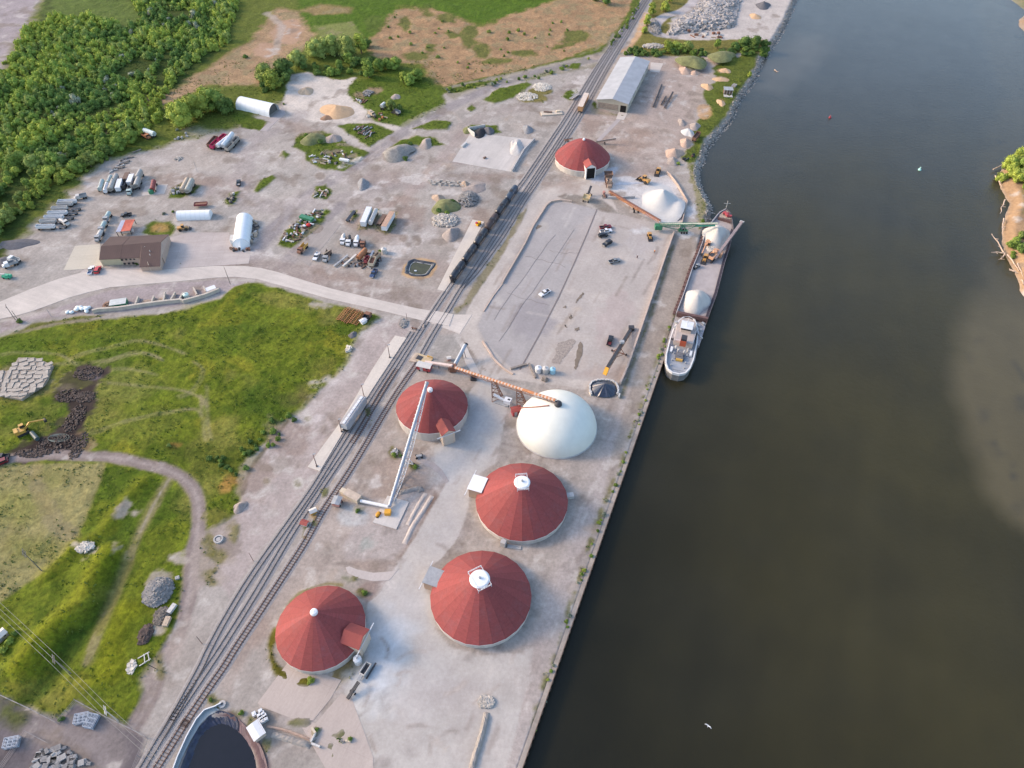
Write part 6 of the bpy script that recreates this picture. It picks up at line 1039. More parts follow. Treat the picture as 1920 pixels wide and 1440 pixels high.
def rubble(label,px,py,rx,ry,h,m,n,rmin,rmax,ang=0.,name='rubble_pile',cat='rubble',core=True,kind=None,ms=None):
 s=SCL(px,py);c=G(px,py);up_=(G(px,py-1)-G(px,py+1)).length/2;rnd=random.Random(int(px*3+py));a,b_=rx*s,ry*up_;o=MB();pts=[]
 for i in range(n):t=rnd.uniform(0,6.283);q=math.sqrt(rnd.random());x,y=a*q*math.cos(t),b_*q*math.sin(t);pts.append((x*math.cos(ang)-y*math.sin(ang),x*math.sin(ang)+y*math.cos(ang),h*(1-q**1.6)+rmin*.3))
 o.rocks(pts,rmin,rmax,rnd,.9);ob=o.build(name,m,label=label,cat=cat,kind=kind);ob.location=(c.x,c.y,ZAT(c.x,c.y)+.05);return ob
RUB=mat('broken_concrete',S(190,184,180),rough=.95,var=.3,scale=.7);RUBG=mat('grey_rubble',S(150,148,150),rough=.95,var=.35,scale=.7);RUBW=mat('white_rock',S(214,208,202),rough=.95,var=.25,scale=.7)
for q in [('round heap of fine blue-grey rubble in the yard centre',878,374,18,15,2.6,RUBG,420,.25,.6),('pale heap of jumbled concrete slabs below the weedy heap',835,414,24,13,1.5,RUB,380,.25,.9),('white rubble heap, the right one of two by the tracks',1016,164,17,8,1.0,RUBW,420,.2,.6),('paler low rubble heap, the left one of two by the tracks',988,182,20,8,.5,RUBW,300,.2,.55),
   ('grey rubble heap at the right edge of the lower meadow',297,1110,26,25,2.4,RUBG,700,.25,.7),('brush and rubble strip below the grey heap in the lower meadow',303,1155,13,16,.8,mat('brush_grey',S(130,122,116),rough=.95,var=.4,scale=1),260,.2,.5),('dark rusty debris strip in the lower meadow',273,1190,12,18,.8,mat('brush_dark',S(98,84,80),rough=.95,var=.4,scale=1),260,.2,.5),
   ('white rubble patch at the end of the burnt meadow path',162,1028,16,9,.5,RUBW,160,.25,.6),('scattered white rocks at the lower right of the meadow',250,1250,9,12,.3,RUBW,50,.25,.6),('grey rock pile at the top end of the curving quarry road',1228,50,9,14,1.6,RUBG,240,.4,.9),('pinkish broken paving at the head of the right-hand berm',912,1316,14,10,.35,RUB,120,.25,.6),
   ('pale rubble below the tree row, left side',1225,88,20,4,1.0,RUB,160,.4,.9),('small scatter of rocks on a grass patch in the west yard',334,298,7,4,.4,RUB,30,.3,.6),('small brown stone heap beside the white bags',202,573,8,6,1.0,mat('brown_stones',S(158,128,112),rough=.95,var=.35),120,.2,.45),('small round wood debris below the white tanks',1021,712,5,4,.7,WOOD,24,.3,.7),('rocky scatter on a tuft right of the lower-left dome tank',740,848,6,5,.6,CONC,20,.3,.7),
   ('grey brush scatter right of the green bin in the northern meadow',690,345-170,10,6,.7,RUBG,60,.3,.7),('pale rubble at the tip of the loading ground',757,607,7,8,.5,RUBG,120,.2,.5),('pale scattered stones by the corner of the meadow and gravel',654,655,5,6,.5,RUBW,26,.3,.7)]:rubble(*q)
CLOD=mat('dark_clod',S(92,80,75),rough=1,var=.5,scale=.8)
for i,q in enumerate([(165,700,26,12),(130,742,26,12),(160,745,18,10),(140,785,16,26),(110,832,40,16),(148,836,12,24),(60,850,34,7)]):rubble('dark churned earth and clods on the burnt meadow strip',*q,.15,CLOD,220,.12,.42,name='churned_earth',cat='earth',kind='stuff')
def quarry():
 rnd=random.Random(4);o=MB();pg=[G2(q) for q in [(1250,66),(1268,40),(1300,22),(1318,0),(1325,-50),(1400,-50),(1388,0),(1378,30),(1376,52),(1345,55),(1300,60)]];x0=min(p[0] for p in pg);x1=max(p[0] for p in pg);y0=min(p[1] for p in pg);y1=max(p[1] for p in pg)
 q=np.random.RandomState(5).uniform(size=(6000,2))*[x1-x0,y1-y0]+[x0,y0];ins=sdpoly(q[:,0],q[:,1],pg);q=q[ins>0];hh=np.clip(ins[ins>0]/8,0,1)*(2.6+2.2*fbm(q[:,0],q[:,1],16,3));o.rocks([(a,b_,max(0,c)) for (a,b_),c in zip(q,hh)],.7,1.9,rnd,.8);o.build('tipped_stone',mat('quarry_stone',S(172,168,170),rough=.95,var=.4,scale=.3),kind='stuff',label='wide field of grey tipped stone in the quarry at the top',cat='stone')
quarry()
# --- blocks, bays, slabs
def block(label,px,py,l,w,h,rz,m=CONC,name='concrete_block',cat='block',grp=None,z=0.):g=G(px,py);o=MB().box(0,0,h/2,l,w,h).box(-l*.25,0,h+.04,.3,.3,.08).box(l*.25,0,h+.04,.3,.3,.08).build(name,m,label=label,cat=cat,group=grp);o.location=(g.x,g.y,ZAT(g.x,g.y)+z);o.rotation_euler=(0,0,rz);return o
rr=random.Random(9)
for i in range(18):block('one of the pale rough blocks laid out in a row above the weedy heap',806+i*3.6+(i % 2),340+(i % 3)*3+i*.18,rr.uniform(1.2,2.2),.9,rr.uniform(.6,1.3),rr.uniform(-.5,.5),RUB,grp='pale rough blocks in a row')
block('large pale block, the upper of two at the right edge of the lower meadow',323,1142,3.0,1.3,1.0,1.2,OFFW);block('large tan block, the lower of two at the right edge of the lower meadow',314,1167,2.9,1.5,1.1,1.5,TAN);block('small grey stone block at the top right of the grey rubble heap',333,1084,1.2,1.0,.6,.4,CONC)
o=MB().lathe([(1.5,-.1),(1.5,.6),(1.05,.6),(1.05,.1),(.75,.1),(.75,.45),(.1,.45)],24).build('concrete_ring',CONC,label='round concrete ring lying on sandy ground between meadow and tracks',cat='ring');o.location=G(410,1012)
o=MB().lathe([(1.0,-.1),(1.0,.5),(.4,.5),(.4,.05),(.1,.05)],20).build('concrete_ring',CONC,label='round concrete ring with a dark hole beside the white wall of the black pond',cat='ring');o.location=G(417,1321)
def slab_stack():
 rt=thing('slab_stack','wide stack of jumbled pale concrete slabs in the meadow at the left edge','slab pile',G(45,718));rnd=random.Random(21);m2=mat('slab_pale',S(182,174,168),rough=.95,var=.25,scale=.4);o=rt.location
 pg=[G2(q) for q in [(-20,697),(22,699),(37,674),(68,674),(102,688),(92,712),(84,724),(42,752),(0,744),(-20,735)]];x0=min(p[0] for p in pg);x1=max(p[0] for p in pg);y0=min(p[1] for p in pg);y1=max(p[1] for p in pg);n=0
 MB().prism([(x-o.x,y-o.y) for x,y in pg],-.2,1.1).build('lower_layer',mat('slab_edge',S(160,150,142),rough=.95,var=.3),rt)
 y=y0
 while y<y1:
  x=x0+rnd.uniform(0,1.5)
  while x<x1:
   if float(sdpoly(np.array([x]),np.array([y]),pg)[0])>.1 and n<98:MB().box(0,0,0,rnd.uniform(1.7,3.3),rnd.uniform(1.2,2.1),.3).build('slab',m2,rt).matrix_basis=Matrix.Translation((x-o.x,y-o.y,1.18+rnd.uniform(0,.16))) @ Matrix.Rotation(rnd.choice((.25,.3,.6,1.82))+rnd.uniform(-.22,.22),4,'Z') @ Matrix.Rotation(rnd.uniform(-.02,.02),4,'X');n += 1
   x += rnd.uniform(2.3,3.6)
  y += 2.25
slab_stack()
WB=[(175,587),(185,584),(225,581),(258,576),(300,570),(340,566),(345,568),(385,557),(412,546)]
wall_line('bay_wall',WB,.9,1.7,mat('bay_concrete',S(196,188,180),rough=.9,var=.16),'long low concrete block wall behind the material bays by the meadow','wall')
for i,(a,b_,lab) in enumerate([((255,576),(261,560),'leftmost cross wall of the material bays'),((286,571),(290,559),'second cross wall of the material bays from the left'),((308,568),(311,552),'third cross wall of the material bays, in the middle'),((322,566),(330,552),'dark-topped cross wall left of the mint tank'),((338,565),(345,553),'cross wall right beside the mint tank'),((371,556),(364,543),'cross wall at the right part of the bays'),((388,551),(383,541),'last cross wall of the bays before the pale stack')]):wall_line('bay_wall',[a,b_],.6,1.5,MATS['bay_concrete'],lab,'wall')
for x,y,lab in [(275,566,'thin brown spread of material in the first bay'),(299,563,'thin brown spread of material in the second bay')]:heap(lab,x,y,10,5,.5,heapmat('brown_mat',S(168,150,138)))
r=thing('covered_stack','white sheeted stack with a green end in front of the bay wall','stack',G(225,572),heading((213,574),(240,570)));MB().box(0,0,.9,6.4,3.6,1.8).build('stack',GREENP,r);MB().box(-.2,0,1.9,6.6,3.8,.2).build('sheet',mat('pale_sheet',(.46,.48,.46),rough=.6,var=.15),r)
block('white boxy stack at the right end of the bays',396,545,4.4,2.6,1.4,.6,WHITE,'pale_stack','stack')
r=thing('bag_heap','heap of white bulk bags lying on the gravel left of the bays','bags',G(148,582));rnd=random.Random(2)
for i in range(16):a,c_=rnd.uniform(-4.2,4.2),rnd.uniform(-1.6,1.6);bg_=MB().lathe([(.15,-.35),(.75,-.3),(.85,0),(.7,.35),(.2,.5)],10,sx=rnd.uniform(1,1.5)).build('bag',mat('white_bag',(.62,.68,.68),rough=.6,var=.05),r,smooth=True);bg_.location=(a,c_,.4+max(0,.6-abs(c_)*.4));bg_.rotation_euler=(0,0,rnd.uniform(0,3))
r=thing('steel_grillage','stack of orange-rust steel frames beside the main road and the meadow','steel frames',G(658,594),heading((640,612),(668,578)))
for k in range(7):m_=MB();[m_.beam((-4.8+abs(k-3)*.3,y+k*1.45-4.6,.5+.28*(k % 3)),(4.6-abs(k-3)*.35,y+k*1.45-4.6,.5+.28*(k % 3)),.2) for y in (-.5,.5)];[m_.beam((x,k*1.45-5.1,.5+.28*(k % 3)),(x,k*1.45-4.1,.5+.28*(k % 3)),.16) for x in np.arange(-4,4.4,1.0)];[m_.beam((x,k*1.45-5.1+y,0),(x,k*1.45-5.1+y,.6),.2) for x in (-3.5,3.5) for y in (0,1)];m_.build('ladder_frame',ORUST,r)
shed('white cab box lying beside the orange steel frames',682,605,.8,2.4,1.8,1.5,WHITE,WHITE,.15,'cab',doors=False,name='cab_box');cabtruck('rusty wreck at the top right of the orange steel frames',690,597,(694,592),RUST,'dump',DARK,l=4.5,name='wrecked_truck')
# --- scrap rows: every piece on its own
CR=[OFFW,WHITE,GREYM,RUST,BROWNM,DARK,TAN,WOOD]
def scrap(zone,grp,pg,n,seed,kinds=('crate','steel_beam','drum'),cols=CR,rot=None,big=1.):
 rnd=random.Random(seed);x0=min(p[0] for p in pg);x1=max(p[0] for p in pg);y0=min(p[1] for p in pg);y1=max(p[1] for p in pg);P_=np.array(pg,float);i=0;t_=0
 LB={'crate':'small box-shaped scrap piece','steel_beam':'straight beam-like scrap piece','drum':'round drum-like scrap piece','pallet':'flat timber pallet piece'}
 while i<n and t_<4000:
  t_ += 1;x,y=rnd.uniform(x0,x1),rnd.uniform(y0,y1)
  if float(sdpoly(np.array([x]),np.array([y]),pg)[0])<.8:continue
  g=G(x,y);k=rnd.choice(kinds);m_=rnd.choice(cols);a=(rot if rot is not None else 0)+rnd.uniform(-.5,.5) if rot is not None else rnd.uniform(0,3.1);b_=MB()
  if k=='crate':l,w,h=rnd.uniform(.8,2.2)*big,rnd.uniform(.7,1.4)*big,rnd.uniform(.4,1.2)*big;b_.box(0,0,h/2,l,w,h).box(0,0,h+.05,l*1.04,.15,.1).box(0,w*.4,h+.04,l*.8,.1,.08)
  if k=='steel_beam':l=rnd.uniform(2,4.6)*big;b_.box(0,0,.1,l,.5,.08).box(0,0,.3,l,.1,.4).box(0,0,.52,l,.5,.08)
  if k=='drum':b_.lathe([(.55,0),(.62,.3),(.55,.6),(.62,.9),(.5,1.1),(.1,1.15)],10,sx=big,sy=big)
  if k=='pallet':[b_.box(0,yy,.18+zz,1.5,.22,.06) for yy in (-.6,-.3,0,.3,.6) for zz in (0,.5)];[b_.box(xx,0,.3,.15,1.4,.5) for xx in (-.6,0,.6)]
  o=b_.build(k,m_,label=LB[k]+' '+zone,cat={'crate':'box','steel_beam':'beam','drum':'drum','pallet':'pallet'}[k],group=grp+' '+k.replace('_',' ')+'s');o.location=(g.x,g.y,ZAT(g.x,g.y)+.02);o.rotation_euler=(0,0,a);i += 1
scrap('in the long scrap row on grass right of the upright tent','scrap row',[(522,454),(545,425),(585,396),(612,392),(606,404),(575,432),(556,455)],70,1,('crate','steel_beam','drum','crate'),big=.9)
scrap('lying in the scrap meadow below the grass-grown mound','scrap meadow',[(580,290),(610,282),(650,282),(678,292),(662,302),(640,310),(610,314),(590,306)],34,2,('steel_beam','crate','steel_beam'),big=.8)
scrap('in the triangular meadow of steel sections','steel sections',[(662,238),(690,236),(706,244),(702,256),(684,260),(668,250)],26,3,('steel_beam',),[RUST,DARK,GREYM,BROWNM],rot=1.1,big=1.1)
scrap('stacked along the right flank of the upright white tent','pallets',[(472,412),(488,418),(480,445),(470,466),(469,440)],34,4,('pallet','crate','pallet'),[TAN,WOOD,TAN,DARK,OFFW]);scrap('below the mouth of the upright white tent','tent mouth',[(427,466),(470,466),(474,472),(428,473)],9,5,('crate','drum'),[RUST,DARK,BROWNM])
scrap('in the crowded row of old machinery in the middle yard','old machinery',[(634,500),(650,482),(690,472),(720,476),(706,506),(680,504)],40,6,('crate','steel_beam','drum'),[RUST,DARK,BROWNM,GREYM,DARK],big=.85);scrap('on the small junk patch north of the white tents','junk patch',[(422,382),(428,366),(444,362),(442,372),(434,384)],10,7,('crate','drum'),[TAN,WOOD,DARK,OFFW]);scrap('on the small junk patch in the open yard','yard junk',[(588,370),(594,352),(610,350),(618,362),(604,372)],14,8,('crate','steel_beam'),[RUST,TAN,DARK,OFFW])
scrap('in the northern meadow near the trees','northern scrap',[(686,218),(700,212),(750,208),(742,222),(712,228),(690,224)],12,9,('crate','steel_beam'),[TAN,RUST,DARK,OFFW,ORUST]);scrap('in the front meadow by the dirt clearing','clearing scrap',[(655,182),(676,184),(702,196),(690,200),(668,192)],10,10,('steel_beam','crate'),[RUST,OFFW,GREYM]);scrap('along the wood edge west of the yard','edge scrap',[(205,322),(240,292),(262,272),(268,276),(240,304),(212,326)],16,12,('steel_beam',),[OFFW,GREYM,WOOD],rot=.65,big=1.3)
scrap('beside the stored trailers on the grass island','island scrap',[(320,370),(326,354),(342,350),(340,366)],8,13,('crate',),[CONC,GREYM]);scrap('at the tree-lined corner of the yard','corner scrap',[(325,262),(345,250),(360,250),(345,264)],6,14,('crate','drum'),[GREYM,CONC,BROWNM]);scrap('between the black container and the quarry road','quarry scrap',[(1280,60),(1300,58),(1360,62),(1355,72),(1300,72)],16,15,('crate','steel_beam'),[CONC,OFFW,RUST,TAN],big=1.4)
scrap('in the dusty works yard behind the fence','works yard',[(60,1440),(78,1406),(102,1398),(130,1404),(180,1440)],60,16,('crate','pallet','crate'),[CONC,CONCD,CONCD],rot=.5,big=.7);scrap('on the overgrown shore near the rusty barge trailer','shore scrap',[(1280,300),(1300,288),(1306,292),(1290,308)],5,17,('steel_beam','crate'),[RUST,DARK])
semi('green box container lying in the long scrap row',(565,411),(588,418),'box',GREENP,name='container',cat='container',h=2.2,w=2.3,wheels=False);semi('white flat container in the scrap meadow',(638,304),(655,307),'box',WHITE,name='container',cat='container',h=1.8,w=1.6,wheels=False)
o=MB().lathe([(.1,0),(.9,.15),(1.1,.8),(.8,1.3),(.1,1.5)],14).build('buoy_float',mat('bright_red',(.5,.03,.03)),label='round bright red float in the long scrap row',cat='float');o.location=G(579,424)
belt('pale green-white conveyor section, leftmost in the old machinery row',(626,499),(652,478),.6,1.4,.9,frame=OFFW,beltm=GREYM);belt('longer mint-white conveyor section, second in the old machinery row',(643,499),(668,477),.8,1.8,1.1,frame=mat('mint_frame',(.40,.46,.42)),beltm=OFFW);belt('silver tube-like conveyor in the middle of the old machinery row',(690,492),(700,470),1.0,2.0,1.0,frame=SILVER,beltm=SILVER)
semi('rusty orange vessel trailer in the old machinery row',(687,476),(673,492),'hop',ORUST,roof=ORUST,w=1.9);semi('crimson small trailer in the old machinery row',(692,488),(686,497),'dump',mat('dull_crimson',(.25,.05,.06)),w=1.6,roof=RUST);semi('open pale-yellow skip with a rusty inside at the low end of the machinery row',(702,489),(696,503),'dump',CREAM,name='skip_container',cat='container',roof=RUST,w=2.6,wheels=False);semi('cream framed bin next to the pale-yellow skip',(712,481),(703,490),'dump',TAN,name='skip_container',cat='container',roof=BROWNM,w=1.8,wheels=False)
cabtruck('tan lorry body on the patch of northern meadow',698,218,(706,222),TAN,'box',TAN,l=5);cabtruck('dark wreck below the bushy tree in the northern meadow',744,214,(738,212),DARK,'dump',GREYM,l=5,name='wrecked_truck');semi('pale flat trailer bed with a silvery load under the bushy tree',(716,207),(722,202),'hop',OFFW,w=2.0,roof=WHITE)
r=thing('weighbridge_slab','pale slab with a low dark machine beside the tracks north of the storage pad','slab',G(1034,213),heading((1010,217),(1052,214)));MB().box(0,0,.15,12.5,4.6,.9).build('slab',mat('pale_block',S(208,196,184),rough=.9,var=.1),r);MB().box(-2,.6,.9,5,1,.6,-.25).build('machine',BROWNM,r);MB().box(4,.6,1.0,2.2,1.6,.8).build('cabin',CREAM,r)
r=thing('tin_shed','small grey tin shed with open front on the green river bank','shed',G(1364,177),-.1);MB().box(0,.8,1.6,5.0,3.0,3.2).build('wall',BROWNM,r);MB().box(0,.6,3.35,5.6,4.6,.22,0,0).build('roof',GREYM,r);MB().box(0,-2.6,.2,5.2,3,.4).build('platform',OFFW,r);b_=MB();[b_.box(x,-1.2,1.6,.2,.2,3.2) for x in (-2.4,-.8,.8,2.4)];b_.build('post',OFFW,r)
block('stack of pale pipes beside the tin shed on the river bank',1376,163,4,2.4,.9,1.0,RUBG,'pipe_stack','pipes');semi('rusty framed trailer standing on the grassy shore',(1309,255),(1300,267),'dump',RUST,w=2.2,roof=BROWNM)
r=thing('black_bin','black ore heap in a white three-sided bin at the corner of the storage pad','bin',G(899,249),heading((885,251),(912,246)));MB().box(0,3.6,1.2,9.5,.35,2.6).box(-4.8,0,1.2,.35,7,2.6,.25).build('bin_wall',OFFW,r);hp=heap('x',900,250,13,9,2.4,BLK,name='ore_pile',flat=1.4);hp['label']='black ore heap lying in the white-walled bin by the storage pad'
block('white low block lying at the left edge of the storage pad',870,273,5,1.2,1.0,1.1,OFFW);wall_line('pad_wall',[(960,322),(974,298),(982,284),(1002,263)],.7,1.4,CONC,'grey wall along the right edge of the storage pad','wall');block('small brown crate alone on the storage pad',909,297,1.6,1.0,.8,.8,BROWNM,'crate','crate')
r=thing('flat_wagon','weed-grown flat wagon end on the grass island by the tracks','wagon',G(1073,182),heading((1062,184),(1084,170)));MB().box(0,-1.5,.8,8,2.2,.3).build('deck',CONCD,r);MB().box(0,-2.6,1.1,8,.2,.5).build('side',OFFW,r)
r=thing('yellow_machine','bright yellow machine with a red top beside the pale siding platform','machine',G(897,422),1.0);MB().box(0,0,.9,2.6,1.4,1.2).build('body',mat('bright_yellow',(.80,.42,.01),rough=.5,var=.05),r);MB().box(-.9,.3,1.7,1.0,1.0,.5).build('engine_hood',CARRB,r);b_=MB();[b_.tube((x,s*.75-.15,.35),(x,s*.75+.15,.35),.35) for x in (-.8,.8) for s in (-1,1)];b_.build('wheels',TYRE,r)
def lined_pond():
 g=G(788,502);r=thing('lined_pond','small pond in a black plastic liner with a tan earth rim','pond',(g.x,g.y,0));o=r.location;out=[Vector(G2(q)) for q in spline(POND,3,True)];inn=[Vector(G2(q)) for q in spline([(772,505),(779,492),(797,496),(801,498),(795,508),(791,511),(777,509)],3,True)];n=min(len(out),len(inn));c=Vector((g.x,g.y));vs=[]
 for k,(f,z) in enumerate([(1.10,.06),(1.0,.34),(.86,-.1),(.66,-.9),(.5,-1.2)]):
  for i,p in enumerate(out):q=c+(p-c)*f*(1+.03*math.sin(i*2.1+k));vs.append((q.x-o.x,q.y-o.y,z+.08*math.sin(i*1.7+k)))
 m=len(out);MB().add(vs,[(k*m+i,k*m+(i+1) % m,(k+1)*m+(i+1) % m,(k+1)*m+i) for k in range(4) for i in range(m)]).build('liner',mat('black_liner',(.035,.04,.05),rough=.35,var=.4,scale=.8),r);MB().prism([(p.x-o.x,p.y-o.y) for p in [c+(q-c)*.80 for q in out]],-1.3,-.45).build('pond_water',mat('murky_green_water',(.060,.058,.022),rough=.12,var=.3,scale=.4),r)
 b_=MB();m2=[c+(q-c)*.80 for q in out];[b_.beam((a.x-o.x,a.y-o.y,-.38),(e_.x-o.x,e_.y-o.y,-.38),.22,.16) for a,e_ in zip(m2,m2[1:]+m2[:1])];b_.build('pond_edge',OFFW,r)
 MB().box(1.0,0,.3,1,.6,.4).build('float',WHITE,r).location=(-3.0,-1.9,-.5)
lined_pond()
def black_pond():
 g=G(415,1420);r=thing('black_pond','large black pond with a torn dark liner at the bottom edge of the photo','pond',(g.x,g.y,0));o=r.location;wt=[G2(q) for q in spline([(343,1460),(352,1410),(368,1378),(392,1358),(412,1354),(440,1366),(462,1390),(478,1425),(486,1480),(480,1600),(345,1600)],5,True)]
 MB().prism([(x-o.x,y-o.y) for x,y in wt],-1.9,-.9).build('black_water',mat('black_water',(.006,.006,.009),rough=.1,var=.2),r)
 def band(pts_o,pts_i,zo,zi,nm,mt):
  a=[G(*q,0) for q in spline(pts_o,6)];b_=[G(*q,0) for q in spline(pts_i,6)];n=min(len(a),len(b_));vs=[];rn=random.Random(3)
  for i in range(n):
   for f in (0,.33,.66,1):q=a[i]*(1-f)+b_[i]*f;vs.append((q.x-o.x,q.y-o.y,zo*(1-f)+zi*f+rn.uniform(-.14,.14)))
  MB().add(vs,[(4*i+k,4*i+4+k,4*i+5+k,4*i+1+k) for i in range(n-1) for k in range(3)]).build(nm,mt,r)
 LIN=mat('torn_liner',(.022,.026,.048),rough=.4,var=.6,scale=.8)
 band([(334,1520),(334,1460),(350,1412),(368,1372),(388,1348),(404,1334),(420,1334),(440,1342),(447,1352)],[(352,1520),(350,1462),(362,1410),(374,1382),(393,1363),(412,1358),(425,1360),(438,1366),(446,1372)],.15,-1.0,'liner',LIN)
 band([(447,1348),(470,1372),(492,1405),(504,1450),(510,1520)],[(444,1370),(462,1390),(476,1422),(484,1466),(486,1520)],.25,-1.0,'bank',mat('purplish_bank',S(112,92,98),rough=.7,var=.3))
 wp=[(322,1456),(335,1420),(352,1382),(370,1350),(385,1333),(405,1326),(416,1320)];b_=MB();pp=[G(*q) for q in wp];[b_.beam((a.x-o.x,a.y-o.y,1.0),(e_.x-o.x,e_.y-o.y,1.0),.28,.18) for a,e_ in zip(pp,pp[1:])];b_.build('white_coping',WHITE,r)
 b_=MB();[b_.beam((a.x-o.x,a.y-o.y,.42),(e_.x-o.x,e_.y-o.y,.42),.12,1.0) for a,e_ in zip(pp,pp[1:])];b_.build('pond_wall',SILVER,r);b_=MB()
 st=[G(*q) for q in [(326,1460),(342,1420),(358,1388),(376,1358),(392,1342),(412,1332)]];vs=[]
 for a,e_ in zip(pp[:6],st):vs += [(a.x-o.x,a.y-o.y,.1),(e_.x-o.x,e_.y-o.y,.16)]
 b_.add(vs,[(2*i,2*i+1,2*i+3,2*i+2) for i in range(5)]);b_.build('grey_apron',mat('blue_grey_sheet',S(172,180,186),rough=.7,var=.1),r)
black_pond()
for i,(x,y) in enumerate([(478,1340.5),(490,1335.5),(494,1340),(498,1344.5),(488,1344),(490.5,1348.5),(493.5,1353),(499.5,1349)]):
 r=thing('tote_tank','white caged tote standing apart at the left of the cluster' if i==0 else 'white caged tote packed in the cluster beside the white-roofed hut','tote',G(x,y),.55,None if i==0 else 'totes packed beside the hut');MB().box(0,0,.65,1.0,1.15,1.0).lathe([(.2,1.14),(.2,1.26)],10).build('bottle',WHITE,r);b_=MB();[b_.box(sx*.53,0,z,.05,1.2,.05) for sx in (-1,1) for z in (.3,.7,1.1)];[b_.box(0,sy*.6,z,1.1,.05,.05) for sy in (-1,1) for z in (.3,.7,1.1)];b_.box(0,0,.08,1.1,1.2,.14);b_.build('cage',GREYM,r)
logbeam('short tan wall block standing by the broken ground near the bottom',(586,1366),(592,1376),.6,1.0,CREAM,'wall_block','block');logbeam('pale wall stub leading down from the tan wall block',(592,1376),(584,1392),.4,.9,OFFW,'wall_block','block');logbeam('low pale wall end at the bottom broken ground',(585,1395),(600,1401),.5,.8,OFFW,'wall_block','block');block('small cream block by a weed tuft at the end of the brown strip',653,1390,1.4,.5,.5,-.2,CREAM)
def berm(label,px,w,h,m,name='earth_berm'):
 p=[Vector(G2(q)) for q in spline(px,6)];vs=[];rn=random.Random(8);o=p[0]
 for i in range(len(p)):
  d=(p[min(i+1,len(p)-1)]-p[max(i-1,0)]).normalized();nn=Vector((-d.y,d.x));e_=min(1,min(i,len(p)-1-i)/3+.15)
  for k,(f,z) in enumerate([(-1,-.1),(-.6,.7),(-.1,1),(.5,.8),(1,-.1)]):q=p[i]+nn*(w/2*f*(.8+.2*rn.random()))-o;vs.append((q.x,q.y,max(-.1,z*h*e_*rn.uniform(.85,1.1))))
 ob=MB().add(vs,[(5*i+k,5*i+5+k,5*i+6+k,5*i+1+k) for i in range(len(p)-1) for k in range(4)]).build(name,m,label=label,cat='berm');ob.location=(o.x,o.y,.05)
berm('long rounded concrete-grey berm running down the paving at the bottom right',[(913,1336),(908,1360),(900,1390),(892,1415),(882,1450)],1.9,.9,mat('berm_grey',S(160,154,152),rough=.95,var=.2,scale=.6,bump=.3));berm('ribbed grey berm beside the white-roofed hut',[(510,1376),(530,1382),(555,1390),(582,1398)],2.0,.8,MATS['berm_grey']);berm('narrow sand-coloured berm beside the ribbed one',[(500,1362),(530,1368),(560,1378),(580,1386)],.8,.4,PINKG)
berm('low grey earth bank below the truss conveyor',[(748,924),(765,920),(785,916),(790,922)],2.2,.7,MATS['berm_grey']);berm('pale rounded strip inside the paved loop, right',[(810,930),(795,955),(775,985),(758,1020)],1.8,.35,mat('pale_strip',S(196,186,182),rough=.95,var=.12));berm('pale rounded strip inside the paved loop, left',[(798,925),(780,955),(764,985)],1.6,.3,MATS['pale_strip'])
berm('salty concrete crust between the crusher and loader',[(1152,345),(1175,344),(1205,342)],2.4,.3,mat('salt_crust',(.46,.46,.48)))
def tarp():
 g=G(1132,731);r=thing('tarped_heap','heap under a glossy black tarpaulin inside a ring of pale blocks at the lot corner','covered heap',(g.x,g.y,.06));vs=[];n=56;k=12;a,b_=4.9,4.1;rn=random.Random(5);ph=[rn.uniform(0,6) for _ in range(6)]
 for j in range(k+1):
  f=1-j/k
  for i in range(n):t=2*math.pi*i/n;sq=1/max(abs(math.cos(t))**3+abs(math.sin(t))**3,.3)**.25;fold=.10*math.sin(t*11+ph[0])+.07*math.sin(t*17+ph[1])+.04*math.sin(t*29+ph[2]);vs.append((a*f*sq*math.cos(t),b_*f*sq*math.sin(t),max(.25,3.1*(1-f)**.9*(1)+.35+fold*f*2.4*(1-f*.4))))
 MB().add(vs,[(j*n+i,j*n+(i+1) % n,(j+1)*n+(i+1) % n,(j+1)*n+i) for j in range(k) for i in range(n)]).build('tarpaulin',mat('black_tarp',(.035,.045,.07),rough=.32,var=.35,scale=.9),r)
 b2=MB()
 for i in range(22):
  t=math.radians(-25+i*235/22);sq=1/max(abs(math.cos(t))**3+abs(math.sin(t))**3,.3)**.25;b2.box(5.3*sq*math.cos(t),4.5*sq*math.sin(t),.5,.6,1.3,1.0+.3*(i % 2),t+rn.uniform(-.2,.2))
 b2.box(5.4,-3.5,.5,.6,1.6,1.2,-.3).box(-5.2,-2.2,.5,.6,1.6,1.2,.4);b2.build('ring_block',OFFW,r)
tarp()
